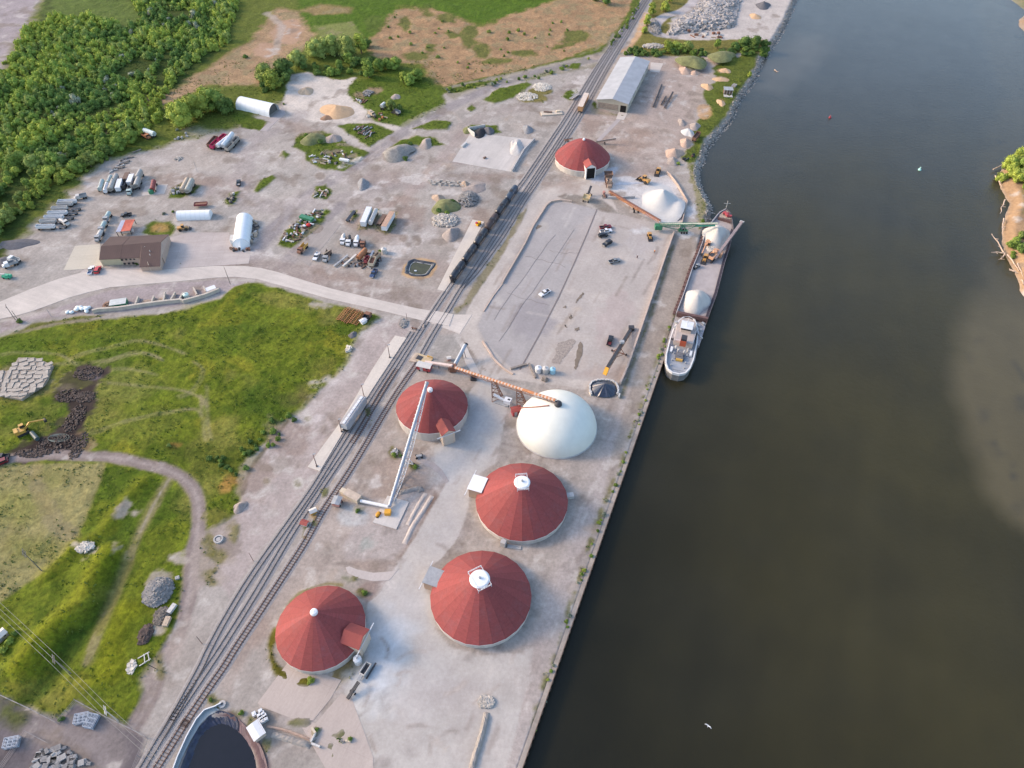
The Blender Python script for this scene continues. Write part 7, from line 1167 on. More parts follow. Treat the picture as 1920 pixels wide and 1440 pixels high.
# --- barge and tug
def barge():
 zd=1.6;c=G(1315,500,0);r=thing('cargo_barge','long dark red-brown barge moored at the quay, its open hold carrying pale heaps','barge',(c.x,c.y,WZ),0);o=Vector((c.x,c.y,WZ));z=lambda w:w-WZ
 W=lambda x,y,h=zd:G(x,y,h)-Vector((c.x,c.y,WZ));xy=lambda q:(q.x,q.y)
 port=[(1362,391),(1350,397),(1343,405),(1335,415),(1322,440),(1308,479),(1299,500),(1282,550),(1268,587)];star=[(1362,391),(1370,400),(1373,412),(1375.5,430),(1368.5,462),(1359.5,490),(1344.5,549),(1334.5,576),(1326,600)]
 stern=[(1322,614),(1311,650),(1304.5,648),(1305,612),(1302,600),(1276,596),(1271,622),(1262,636),(1254,632),(1262,606)]
 P_=[xy(W(*q)) for q in port];S_=[xy(W(*q)) for q in star];T_=[xy(W(*q)) for q in stern]
 MB().prism(P_[::-1]+S_[1:]+T_,-1.0,z(.9),bottom=True).build('hull',mat('hull_dark',(.040,.026,.030),rough=.6,var=.3,scale=.3),r)
 MB().prism(P_[::-1]+S_[1:]+T_,z(.9),z(1.0)).build('deck',mat('barge_deck',(.28,.25,.24),rough=.85,var=.25,scale=.25),r)
 hold=[(1347,408),(1338,417),(1325,442),(1311,480),(1302,502),(1286,551),(1274,586),(1326,594),(1331,576),(1341,549),(1355,490),(1363.5,462),(1371,430),(1369.5,414)]
 HP_=[xy(W(x,y,.4)) for x,y in hold]
 MB().prism(HP_,z(1.0),z(1.05)).build('hold_floor',mat('hold_dusty_floor',S(178,170,172),rough=.9,var=.14,scale=.25),r)
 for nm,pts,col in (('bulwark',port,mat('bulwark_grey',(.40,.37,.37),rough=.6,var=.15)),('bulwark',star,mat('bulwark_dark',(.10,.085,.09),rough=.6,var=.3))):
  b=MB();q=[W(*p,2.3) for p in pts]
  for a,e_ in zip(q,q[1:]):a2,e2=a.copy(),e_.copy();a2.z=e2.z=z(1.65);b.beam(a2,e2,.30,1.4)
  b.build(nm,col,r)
 b=MB();q=[W(*p,1.6) for p in port[3:]]
 for a,e_ in zip(q,q[1:]):nn=Vector((-(e_-a).y,(e_-a).x,0)).normalized();nn=nn if nn.x<0 else -nn;b.beam(a+nn*.9+Vector((0,0,-.9)),e_+nn*.9+Vector((0,0,-.9)),1.0,.4);[b.beam(a+(e_-a)*f+nn*.5,a+(e_-a)*f+nn*1.5+Vector((0,0,-.5)),.3) for f in np.linspace(.1,.9,6)]
 b.build('fender_walk',mat('fender_rust',(.11,.06,.055),rough=.8,var=.4,scale=1),r)
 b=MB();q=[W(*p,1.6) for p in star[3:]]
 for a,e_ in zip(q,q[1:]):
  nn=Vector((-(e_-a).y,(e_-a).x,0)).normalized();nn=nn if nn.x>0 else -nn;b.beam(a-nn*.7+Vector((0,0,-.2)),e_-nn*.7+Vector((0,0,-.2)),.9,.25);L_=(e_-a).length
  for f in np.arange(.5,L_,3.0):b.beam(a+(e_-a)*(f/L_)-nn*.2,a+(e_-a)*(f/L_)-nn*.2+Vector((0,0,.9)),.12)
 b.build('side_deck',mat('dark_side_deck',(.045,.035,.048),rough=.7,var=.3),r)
 b=MB();a,e_=W(1346,409.5,1.6),W(1370,417,1.6);b.beam(a,e_,.6,1.6);b.build('fore_bulkhead',mat('bulkhead_red',(.11,.06,.055),rough=.8,var=.3),r)
 b=MB();a,e_=W(1269,588,2.2),W(1327,600,2.2);b.beam(a,e_,1.2,2.2);[b.beam(a+(e_-a)*f+Vector((0,-1.4,-.8)),a+(e_-a)*f,.22) for f in np.linspace(.05,.95,9)];b.build('aft_bulkhead',MATS['bulkhead_red'],r)
 MB().prism([xy(W(x,y,1.9)) for x,y in [(1349,402),(1362,393),(1369,402),(1371,411),(1348,407)]],z(1.0),z(1.9)).build('foredeck',mat('foredeck_tan',(.34,.28,.22),rough=.8,var=.3,scale=1),r)
 b=MB();g=W(1361,403,2);b.box(g.x,g.y,g.z+.7,1.2,3.2,1.0,.3).box(g.x+1.2,g.y-1.6,g.z+.5,2.4,1.0,.8).tube((g.x-1.5,g.y+.5,g.z+.6),(g.x+1.5,g.y+.5,g.z+.6),.5);b.build('anchor_winch',mat('winch_red',(.34,.05,.06),rough=.6,var=.2),r)
 b=MB();g=W(1361,392,2.2);b.tube(g,g+Vector((0,0,4.5)),.12,n=6).beam(g+Vector((-1.6,0,3.2)),g+Vector((1.6,0,3.2)),.12);b.build('bow_mast',OFFW,r)
 for pts,nm in (([(1262,606),(1271,600),(1276,600),(1271,622),(1262,634),(1256,631)],'stern_arm'),([(1306,604),(1322,606),(1322,614),(1311,648),(1306,646)],'stern_arm')):
  o_=MB().prism([xy(W(x,y,1.8)) for x,y in pts],z(1.0),z(1.8)).build(nm,mat('stern_arm_grey',(.30,.28,.29),rough=.75,var=.3,scale=.8),r)
 b=MB();rn=random.Random(3)
 for x,y in [(1310,612),(1313,620),(1309,628),(1314,634),(1268,606),(1265,616),(1318,608)]:g=W(x,y,1.8);b.box(g.x,g.y,g.z+.4,rn.uniform(.5,1.2),rn.uniform(.6,1.6),.8,rn.random())
 b.build('deck_fitting',GREYM,r)
 return r
barge()
def barge_heap(lab,x,y,rx,ry,h,ang=.0,flat=1.1):return heap(lab,x,y,rx,ry,h,mat('barge_sand',(.46,.43,.39),rough=.95,var=.08,scale=.5,bump=.15),name='sand_pile',flat=flat,ang=ang,zb=1.1-ZPX(x,y)-.05-.0+WZ-WZ,rough=.05)
barge_heap('tall pale salt heap in the forward part of the barge hold',1341,450,25,27,6.0,-.1,1.2);barge_heap('broad pale heap in the aft part of the barge hold',1304,570,24,26,4.6,-.1,1.7)
def tug():
 c=G(1280,652,0);A,B=G(1266,706,0),G(1291,598,0);rz=math.atan2(B.y-A.y,B.x-A.x);r=thing('tugboat','grey and cream tugboat with a red and black funnel pushed into the barge stern notch','tugboat',((A.x+B.x)/2,(A.y+B.y)/2,WZ),rz);hl=(B-A).length/2;w=5.3
 def outline(f=1.,l=1.):return [(hl*l,0),(hl*l*.93,w*.36*f),(hl*l*.78,w*.66*f),(hl*l*.5,w*.92*f),(hl*l*.1,w*1.0*f),(-hl*l*.45,w*f),(-hl*l*.75,w*.88*f),(-hl*l*.93,w*.62*f),(-hl*l,w*.25*f),(-hl*l,-w*.25*f),(-hl*l*.93,-w*.62*f),(-hl*l*.75,-w*.88*f),(-hl*l*.45,-w*f),(hl*l*.1,-w*1.0*f),(hl*l*.5,-w*.92*f),(hl*l*.78,-w*.66*f),(hl*l*.93,-w*.36*f)]
 MB().prism(outline(),-1.5,3.2,bottom=True).build('hull',mat('tug_hull',(.16,.155,.15),rough=.6,var=.3),r);MB().prism(outline(.96,.985),3.2,3.3).build('deck',mat('tug_deck',(.27,.29,.32),rough=.8,var=.18,scale=.5),r)
 b=MB();q=outline(.99,.995);[b.beam((*a,3.7),(*e_,3.7),.5,1.1) for a,e_ in zip(q,q[1:]+q[:1])];b.build('bulwark',mat('tug_white',(.62,.61,.60),rough=.5,var=.1),r)
 TC_=mat('tug_cream',(.54,.43,.35),rough=.6,var=.08);H1=[(hl*.80,0),(hl*.72,w*.5),(hl*.40,w*.76),(-hl*.08,w*.72),(-hl*.08,-w*.72),(hl*.40,-w*.76),(hl*.72,-w*.5)]
 MB().prism(H1,3.3,5.9).build('deckhouse',TC_,r);MB().prism([(x*.97,y*.94) for x,y in H1],5.9,6.0).build('boat_deck',mat('tug_boatdeck',(.42,.36,.33),rough=.8,var=.1),r);b=MB();q=[(x*1.0,y*1.0) for x,y in H1];[b.beam((*a,6.7),(*e_,6.7),.1) for a,e_ in zip(q,q[1:]+q[:1])];[b.beam((*a,5.9),(*a,6.7),.1) for a in q];b.build('railing',WHITE,r)
 ph=MB().box(hl*.36,0,7.2,3.8,4.0,2.4).build('wheelhouse',TC_,r);MB().box(hl*.36,0,8.5,4.6,4.8,.2).build('wheelhouse_roof',WHITE,ph);MB().box(hl*.36,0,7.7,3.9,4.1,.8).build('windows',GLASS,ph);b=MB();b.tube((hl*.33,0,8.5),(hl*.33,0,12),.14,n=6).beam((hl*.33,-1.3,10.6),(hl*.33,1.3,10.6),.14);b.build('mast',WHITE,ph)
 f=MB().box(-hl*.10,0,6.6,2.8,2.4,2.6).build('funnel',mat('funnel_orange_red',(.40,.08,.035),rough=.5,var=.1),r);MB().box(-hl*.10+.2,0,8.4,2.6,2.2,1.0).build('funnel_top',DARK,f)
 b=MB();[b.tube((-hl*.2-x*.6,y,3.3),(-hl*.2-x*.6,y,5.2),.32,n=8) for x,y in ((0,2.4),(0,-2.4),(2.4,1.2),(2.4,-1.2))];[b.box(hl*.55+x,y,6.4,.9,.5,.8) for x,y in ((0,1),(.4,-1),(1.2,0))];b.build('ventilator',OFFW,r)
 b=MB();b.box(-hl*.42,0,3.7,3.6,3.6,.8).box(-hl*.42,0,4.3,1.8,2.2,.8).tube((-hl*.5,-1.4,4.1),(-hl*.5,1.4,4.1),.6);b.build('towing_gear',mat('tug_dark_gear',(.12,.12,.13),rough=.7,var=.3),r);MB().box(-hl*.55,0,3.9,.8,2.6,.9).build('winch',YELL,r);b=MB();[b.tube((-hl*f_,y,3.3),(-hl*f_,y,4.2),.28,n=8) for f_ in (.35,.58,.75) for y in (-2.6,2.6)];b.beam((-hl*.85,-2.2,3.5),(-hl*.85,2.2,3.5),.15);b.build('bollard',GREYM,r)
 b=MB();[b.box(-hl*.28,y,4.2,2.6,.9,.7) for y in (-w*.72,w*.72)];b.build('life_raft',WHITE,r);b=MB()
 for s in (-1,1):b=MB();q=[(x,s*abs(y)) for x,y in outline(1.08,.9) if y>0][3:7];[b.beam((*a,3.1),(*e_,3.1),.5,.5) for a,e_ in zip(q,q[1:])];b.build('rubbing_strake',mat('strake',(.25,.22,.20),rough=.8,var=.3),r)
tug()
def loader(label,px,py,to,m,z=0.,name='wheel_loader',cat='loader',s=1.,arm=None):
 g=G(px,py,z);r=thing(name,label,cat,g,math.atan2((G(*to,z)-g).y,(G(*to,z)-g).x));MB().box(-1.6*s,0,1.6*s,2.6*s,2.0*s,1.1*s).box(.9*s,0,1.2*s,1.8*s,1.4*s,.8*s).build('body',m,r);cb=MB().box(-.1*s,0,2.4*s,1.3*s,1.4*s,1.5*s).build('cab_glass',GLASS,r);MB().box(-.1*s,0,3.2*s,1.5*s,1.6*s,.16).build('cab_roof',m,r)
 b=MB();[b.beam((.8*s,y,1.5*s),(2.9*s,y,.9*s),.28*s) for y in (-.55*s,.55*s)];b.build('lift_arm',m,r);MB().extr([(2.8*s,.1),(3.9*s,.1),(3.0*s,.35*s),(2.9*s,1.3*s)],-1.4*s,1.4*s).build('bucket',DARK if m is not OFFW else GREYM,r)
 b=MB();[b.tube((x*s,y*s-.28*s,.75*s),(x*s,y*s+.28*s,.75*s),.75*s,n=14) for x in (-1.7,1.3) for y in (-1.05,1.05)];b.build('wheels',TYRE,r);return r
LY=mat('loader_yellow',(.48,.26,.08),rough=.5,var=.15)
loader('yellow wheel loader with its bucket raised to the left, on the salt-dusted pad',1207,341,(1195,335),LY,s=1.15);loader('yellow loader at the back of the salt pad facing down-left',1233,325,(1229,336),LY,s=.95,name='wheel_loader');loader('small yellow-tan loader alone at the right of the big lot',1218,446,(1221,456),LY,s=.8)
def excavator(label,px,py,to,m,z=0.,boom=((2.5,3.6),(5.5,1.2)),s=1.,body=None,grp=None):
 g=G(px,py,z);r=thing('excavator',label,'excavator',g,math.atan2((G(*to,z)-g).y,(G(*to,z)-g).x));b=MB();[b.box(0,y*s,.45*s,3.8*s,.6*s,.9*s) for y in (-1.1,1.1)];b.build('tracks',DARK,r);MB().box(-.5*s,0,1.5*s,3.2*s,2.5*s,1.1*s).box(-1.5*s,0,2.2*s,1.2*s,2.3*s,.5*s).build('body',body or m,r);MB().box(.7*s,.7*s,2.4*s,1.4*s,1.0*s,1.5*s).build('cab',GLASS,r);MB().box(.7*s,.7*s,3.2*s,1.5*s,1.1*s,.12).build('cab_roof',m,r)
 MB().beam((1.0*s,-.3*s,1.6*s),(boom[0][0]*s,-.3*s,boom[0][1]*s),.5*s,.6*s).beam((boom[0][0]*s,-.3*s,boom[0][1]*s),(boom[1][0]*s,-.3*s,boom[1][1]*s),.4*s).build('boom',m,r);MB().extr([(boom[1][0]*s-.5*s,boom[1][1]*s-.9*s),(boom[1][0]*s+.5*s,boom[1][1]*s-.9*s),(boom[1][0]*s+.3*s,boom[1][1]*s+.2*s),(boom[1][0]*s-.3*s,boom[1][1]*s+.2*s)],-.9*s,.3*s).build('bucket',DARK,r);return r
excavator('orange-yellow excavator on the barge with its arm reaching down-left',1326,462,(1311,490),mat('pale_orange_exc',(.56,.30,.17),rough=.55,var=.15),1.1,((4.5,3.2),(8.5,1.6)),1.0);loader('yellow and black loader standing on the barge deck below the excavator',1321,488,(1316,500),LY,1.1,s=.9);loader('dark low machine at the left rim of the barge hold',1306,501.5,(1302,504),GREYM,1.1,s=.55,name='skid_loader')
excavator('old yellow excavator beside the burnt ground at the left of the meadow',44,812,(70,800),YELL,.1,((3.5,3.4),(7.5,1.8)),1.05)
r=thing('barge_unloader','long pinkish-grey conveyor boom on a tan machine, reaching from the barge over the water','conveyor',G(1338,485,1.1));A,B=L(r,1340,485,3.0),L(r,1391,416,5.5);b=MB();truss(b,A,B,1.1,-.8,16,.14);b.build('lattice_boom',mat('boom_grey_pink',(.27,.21,.20),rough=.7,var=.15),r);MB().beam(A+Vector((0,0,.2)),B+Vector((0,0,.2)),1.25,.35).build('belt_cover',MATS['boom_grey_pink'],r);MB().beam(B-(B-A).normalized()*.4,B+(B-A).normalized()*.5,1.9,.6).build('head_guard',OFFW,r)
EX=mat('pale_orange_exc',0);q=L(r,1334,491,0);MB().box(q.x,q.y,2.2,4.6,2.2,.9,.9).box(q.x+1.2,q.y+2.2,2.6,1.6,1.8,1.4).build('hopper',EX,r);q2=L(r,1348,484,0);MB().box(q2.x,q2.y,1.4,3.0,2.2,2.0,1.1).build('engine_house',EX,r);b=MB();[b.box(q.x+x,q.y+y,.45,3.4,.7,.9,.9) for x,y in ((0,-1.2),(1.2,1.4))];b.build('tracks',DARK,r);MB().box(q.x-.3,q.y+.2,2.75,2.6,1.3,.3,.9).build('hopper_mouth',DARK,r)
loader('orange machine with dark bucket just above the unloader on the barge',1339,476,(1331,479),EX,1.1,s=.8,name='skid_loader')
r=thing('green_boom_lift','green lift with a long white arm lying at the left photo edge','lift',G(15,521),heading((15,521),(-10,519)));MB().box(0,0,1.0,3.6,2.0,1.2).box(-.6,.4,1.8,1.6,1.0,.5).build('body',mat('bright_green_lift',(.03,.34,.20),rough=.5),r);MB().beam((.5,0,2.0),(6.5,0,1.6),.5).build('arm',OFFW,r);b=MB();[b.tube((x,y-.2,.45),(x,y+.2,.45),.45) for x in (-1.2,1.2) for y in (-.9,.9)];b.build('wheels',TYRE,r)
for (x,y),to,lab,m_ in [((345,431),(352,430),'orange-tan loader parked right of the small lawn',LY)]:loader(lab,x,y,to,m_,s=.9)
r=thing('fuel_tank','dark green cylindrical tank lying on the burnt ground by the excavator','tank',G(67,820),heading((60,812),(74,828)));MB().tube((-2.2,0,.9),(2.2,0,.9),.8,n=14).build('shell',mat('dark_teal',(.06,.09,.09),rough=.5),r);b=MB();[b.box(x,0,.2,.3,1.5,.4) for x in (-1.3,1.3)];b.build('saddle',GREYM,r)
b=MB()
for k in range(5):
 rr0=1.3+k*.35;pv=None
 for i in range(13):t=6.283*i/12;p=Vector((rr0*math.cos(t)*1.4+k*.5,rr0*math.sin(t)*.7,.15+.05*k));b.beam(pv,p,.1) if pv is not None else None;pv=p
o=b.build('hose_coil',mat('grey_green_hose',S(120,130,126)),label='loose grey hose coiled on the burnt ground right of the tank',cat='hose');o.location=G(100,822)
def person(label,px,py,cloth,hv,hgt=1.78):
 k=hgt/1.78;V=[(0,0,.95),(0,0,1.2),(0,0,1.42),(0,0,1.53),(.02,0,1.62),(.03,0,1.74),(0,.1,.9),(.04,.12,.5),(0,.13,.07),(.16,.13,.04),(0,-.1,.9),(-.06,-.12,.5),(-.1,-.13,.07),(.06,-.13,.04),(0,.19,1.42),(-.02,.25,1.14),(.10,.24,.92),(.13,.23,.83),(0,-.19,1.42),(-.02,-.25,1.14),(.10,-.24,.92),(.13,-.23,.83)]
 E_=[(0,1),(1,2),(2,3),(3,4),(4,5),(0,6),(6,7),(7,8),(8,9),(0,10),(10,11),(11,12),(12,13),(2,14),(14,15),(15,16),(16,17),(2,18),(18,19),(19,20),(20,21)];R_=[.15,.15,.16,.06,.10,.09,.1,.07,.05,.045]+[.1,.07,.05,.045]+[.075,.055,.045,.04]*2
 me=bpy.data.meshes.new('body');me.from_pydata([tuple(c*k for c in v) for v in V],E_,[]);o=bpy.data.objects.new('body',me);COL.objects.link(o);m=o.modifiers.new('skin','SKIN');o.modifiers.new('sub','SUBSURF').levels=1
 for i,v in enumerate(me.skin_vertices[0].data):v.radius=(R_[i]*k,R_[i]*k);v.use_root=(i==0)
 me.materials.append(mat('skin',(.35,.2,.14),rough=.6,var=.03));r=thing('person',label,'person',G(px,py,.06),1.0);o.parent=r
 MB().lathe([(.20*k,.86*k),(.21*k,1.1*k),(.24*k,1.38*k),(.12*k,1.5*k)],12,sx=.8,sy=1.1).build('jacket',hv,r);b=MB();[b.tube((.0,y*k,.95*k),(.02*y,y*1.15*k,.1*k),.13*k,.08*k,10) for y in (-.1,.1)];b.build('trousers',cloth,r);MB().lathe([(.13*k,1.70*k),(.12*k,1.8*k),(.02,1.86*k)],12,c=(.03,0,0)).build('hard_hat',WHITE if hv is not DARK else DARK,r)
person('dark-clothed person standing on the empty right half of the big lot',1194.5,484,mat('dark_cloth',(.03,.03,.035),var=.1),mat('dark_jacket',(.05,.04,.05),var=.1));person('person in a bright orange jacket standing right of the small loader',1227,474,MATS['dark_cloth'],mat('hi_vis_orange',(.75,.28,.08),var=.05),1.85)
# --- poles, wires, fences
def pole(label,base,h,name='utility_pole',arms=1,m=WOOD,lean=0,r0=.16,cat='pole',lamp=False):
 g=G(*base);z=ZAT(g.x,g.y);r=thing(name,label,cat,(g.x,g.y,z),.5);MB().tube((0,0,-.3),(lean,0,h),r0,r0*.7,n=8).build('pole',m,r)
 if arms:b=MB();[b.beam((0,-1.3,h-.4-.9*i),(0,1.3,h-.4-.9*i),.16) for i in range(arms)];[b.lathe([(.08,0),(.08,.25)],6,c=(0,y,h-.32-.9*i)) for i in range(arms) for y in (-1.1,0,1.1)];b.build('cross_arm',m,r)
 if lamp:MB().box(.4,0,h+.05,1.0,.35,.2).build('lamp_head',GREYM,r);MB().box(0,0,.25,.6,.6,.5).build('base_block',DARK,r)
 return r
RP=mat('rusty_pole',(.16,.10,.085),rough=.8,var=.2)
for (x,y),lab in [((594.5,875),'rusty light pole nearest the lower end of the loading platform'),((641,810),'rusty light pole standing left of the grey hopper car'),((683,745),'rusty light pole just above the grey hopper car'),((731,671),'rusty light pole at the upper part of the loading platform')]:pole(lab,(x,y),7.0,'light_pole',0,RP,lamp=True,cat='light pole')
pole('timber pole with crossarms by the main road at the meadow corner',(432,533),9,arms=2);pole('taller timber pole at the left edge beside the main road',(29,600),8);pole('shorter timber pole at the left edge beside the main road',(36,603),6,arms=0);pole('thin pole standing on white blocks in the west yard',(370,322),6,arms=0,m=GREYM,r0=.1);pole('thin pole at the edge of the dirt beside the tracks, upper',(475,1052),5.0,arms=0,m=RP,r0=.1);pole('thin pole beside the tracks, lower, near the turning loop',(379,1207),5.0,arms=0,m=RP,r0=.1)
pole('short rusty post on the loading ground tip by the level crossing',(763,598),3.2,arms=0,m=RP,r0=.12);pole('slim pole in front of the brown office',(284,508),4.5,arms=1,m=CREAM,r0=.14);pole('thin pole left of the pile of white bags',(96,593),4,arms=0,m=GREYM,r0=.1)
pole('grey timber pole with insulator arms in the pale mown field',(80,1072),12,arms=3,m=mat('grey_timber',S(120,118,112),rough=.9));p1=pole('timber pole carrying two wires in the dark green lower meadow',(132,1262),11,arms=2);p2=pole('timber pole with a transformer frame by the corner of the works yard',(222,1352),9,arms=2,m=OFFW)
r=thing('pole_frame','pale H-shaped timber frame lying at the turning loop in the lower meadow','frame',G(272,1238),.5);MB().beam((-1.6,-1.2,.5),(1.6,-.6,.5),.22).beam((-1.6,1.2,.5),(1.6,1.6,.5),.22).beam((0,-1,.6),(.2,1.6,.6),.22).beam((1.2,-1,.6),(1.2,1.6,.6),.2).beam((0,-1,0),(0,-1,.5),.2).beam((.2,1.4,0),(.2,1.4,.5),.2).build('frame',OFFW,r);pole('leaning dark pole beside the weed oval at the turning loop',(293,1254),4.0,arms=0,m=DARK,lean=-.8,r0=.1)
def wire(label,pts,rad=.05):
 b=MB();pv=None
 for (a,c) in zip(pts,pts[1:]):
  for i in range(13):t=i/12;q=a+(c-a)*t;q=Vector((q.x,q.y,q.z-1.4*4*t*(1-t)*.5));b.beam(pv,q,rad) if pv is not None and (q-pv).length>.01 else None;pv=q
 b.build('power_line',mat('wire',(.24,.23,.20),rough=.6,var=.05),label=label,cat='wire')
T1=G(-40,1105,11);T2=Vector((p1.location.x,p1.location.y,10.6+p1.location.z));T3=Vector((p2.location.x,p2.location.y,8.8+p2.location.z));T4=G(300,1425,9)
for off,lab in ((-1.1,'upper power line crossing the dark lower meadow'),(0,'middle power line crossing the dark lower meadow'),(1.1,'lower power line crossing the dark lower meadow')):o_=Vector((off*.3,off,0));wire(lab,[T1+o_,T2+o_,T3+o_,T4+o_],.07)
FM=mat('fence_grey',(.26,.24,.24),rough=.8,var=.2)
def fence(label,px,h=1.9,step=3.0):
 p=[G(*q) for q in px];o=p[0];r=thing('wire_fence',label,'fence',o);b=MB();c=MB();n=0
 for a,e_ in zip(p,p[1:]):
  d=e_-a;k=max(1,int(d.length/step))
  for i in range(k):q=a+d*(i/k)-o;z=ZAT(q.x+o.x,q.y+o.y);c.box(q.x,q.y,z+h/2,.1,.1,h)
  for z in (h,h*.66,h*.33,.15):b.beam(a-o+Vector((0,0,z)),e_-o+Vector((0,0,z)),.05)
 c.build('posts',FM,r);b.build('mesh_wires',FM,r)
fence('wire fence with dusty foot along the left of the works yard and meadow',[(0,1304),(60,1332),(110,1358),(145,1316)]);fence('wire fence from the yard corner down to the railway',[(145,1316),(200,1346),(248,1369),(276,1384)]);fence('short fence running down beside the tracks at the bottom left',[(276,1384),(262,1420),(250,1450)]);fence('inner fence of the works yard by the concrete blocks',[(5,1440),(52,1374),(92,1395)])
for (x,y),rz0,lab in [((156,1349),.2,'pale blue stacked frame cage, the left of two in the works yard'),((174,1354),1.4,'pale blue stacked frame cage, the right of two in the works yard'),((25,1394),.2,'pale blue frame rack at the far left of the works yard')]:
 r=thing('frame_rack',lab,'rack',G(x,y),rz0);b=MB();L_=3.6
 for z in (.2,.9,1.6):
  for yy in (-1.2,-.4,.4,1.2):b.beam((-L_/2,yy,z),(L_/2,yy,z),.14)
  for xx in (-1.7,-.6,.6,1.7):b.beam((xx,-1.2,z),(xx,1.2,z),.14)
 [b.beam((x_,y_,0),(x_,y_,1.7),.14) for x_ in (-1.7,1.7) for y_ in (-1.2,1.2)];b.build('frame',mat('pale_blue_steel',(.36,.41,.48),rough=.6,var=.15),r);MB().box(0,0,.5,3.2,2.0,.5).build('load',mat('rack_load',(.16,.18,.22),rough=.8,var=.4,scale=2),r)
r=shed('tin-roofed ruin half hidden by bushes at the left photo edge',4,1196,1.0,3.4,2.2,1.8,TAN,OFFW,.4,'shed')
for (x,y),m_,lab in [((1556,221),REDP,'tiny red buoy floating in the middle of the river'),((1724,319),mat('mint_buoy',(.35,.62,.55),var=.05),'tiny pale green buoy floating nearer the far bank')]:
 g=G(x,y,WZ);r=thing('buoy',lab,'buoy',g);MB().lathe([(.5,-.4),(.8,0),(.8,.5),(.3,.9),(.25,1.7),(.05,1.9)],12).build('float',m_,r);MB().lathe([(.3,1.5),(.3,1.6)],8).build('lantern',OFFW,r)
def logpiece(label,a,b_,w,m,z=WZ,name='driftwood',grp=None):
 A,B=G(*a,z),G(*b_,z);q=MB();d=B-A;n=5;pv=Vector((0,0,.15));rn=random.Random(int(a[0]*3+a[1]))
 for i in range(1,n+1):p=d*(i/n)+Vector((rn.uniform(-.35,.35),rn.uniform(-.35,.35),.2+rn.uniform(0,.3)));q.tube(pv,p,w*(1-.14*(i-1)),w*(1-.14*i),n=7);pv=p
 for k in range(4):s=d*rn.uniform(.3,.8);e_=s+Vector((rn.uniform(-1.4,1.4),rn.uniform(-1.4,1.4),rn.uniform(.2,.9)));q.tube(s+Vector((0,0,.2)),e_,w*.5,w*.15,n=5)
 o=q.build(name,m,label=label,cat='log',group=grp);o.location=A;return o
DW=mat('bleached_wood',S(205,182,166),rough=.9,var=.2);logpiece('pale log floating in the river below the quarry shore',(1452,131),(1457,136),.35,DW)
for i,(a,b_,lab) in enumerate([((1866,330),(1878,352),'curved bleached log at the top of the far bank'),((1884,375),(1874,402),'long bleached log on the sandy far bank'),((1882,410),(1880,440),'bleached log lying along the far bank sand'),((1884,478),(1860,440),'bleached fallen tree pointing up-left into the water'),((1884,475),(1858,474),'bleached branch pointing straight left into the water'),((1884,478),(1873,488),'short bleached branch below the fallen tree'),((1888,478),(1910,510),'bleached trunk lying down-right on the lower far bank'),((1908,494),(1916,520),'bleached trunk at the right photo edge on the far bank'),((1892,506),(1906,512),'small bleached branches on the lower far bank'),((1915,525),(1925,545),'lowest bleached trunk on the far bank'),((1862,318),(1890,305),'grey fallen branches at the tip of the far bank')]):logpiece(lab,a,b_,.35,DW,-1.2)
g=G(1328,1361,3.0);r=thing('gull','white gull flying low over the dark water near the bottom','gull',g,.9);q=MB();q.lathe([(.02,-.35),(.1,-.2),(.12,0),(.08,.2),(.02,.32)],8);me_=MB().add([(x,0+y,z) for x,y,z in [(.32,0,0),(.2,.08,.02),(0,.11,.03),(-.25,.05,.02),(-.4,.1,0),(-.4,-.1,0),(-.25,-.05,.02),(0,-.11,.03),(.2,-.08,.02),(.1,0,.12),(-.2,0,.1),(0,0,-.1)]],[(0,1,9),(1,2,9),(2,3,10),(2,10,9),(3,4,10),(4,5,10),(5,6,10),(6,7,10),(7,9,10),(7,8,9),(8,0,9),(0,11,1),(1,11,2),(2,11,3),(3,11,4),(4,11,5),(5,11,6),(6,11,7),(7,11,8),(8,11,0)]);me_.build('body',WHITE,r)
for s in (-1,1):MB().add([(.15,s*.08,.05),(-.12,s*.08,.05),(.12,s*.5,.22),(-.12,s*.5,.2),(-.22,s*.95,.08),(-.10,s*.95,.09)]+[(.15,s*.08,.02),(-.12,s*.08,.02),(.12,s*.5,.19),(-.12,s*.5,.17),(-.22,s*.95,.06),(-.10,s*.95,.07)],[(0,2,3,1),(2,5,4,3),(6,7,9,8),(8,9,10,11),(0,6,8,2),(2,8,11,5),(1,3,9,7),(3,4,10,9)]).build('wing',WHITE,r)
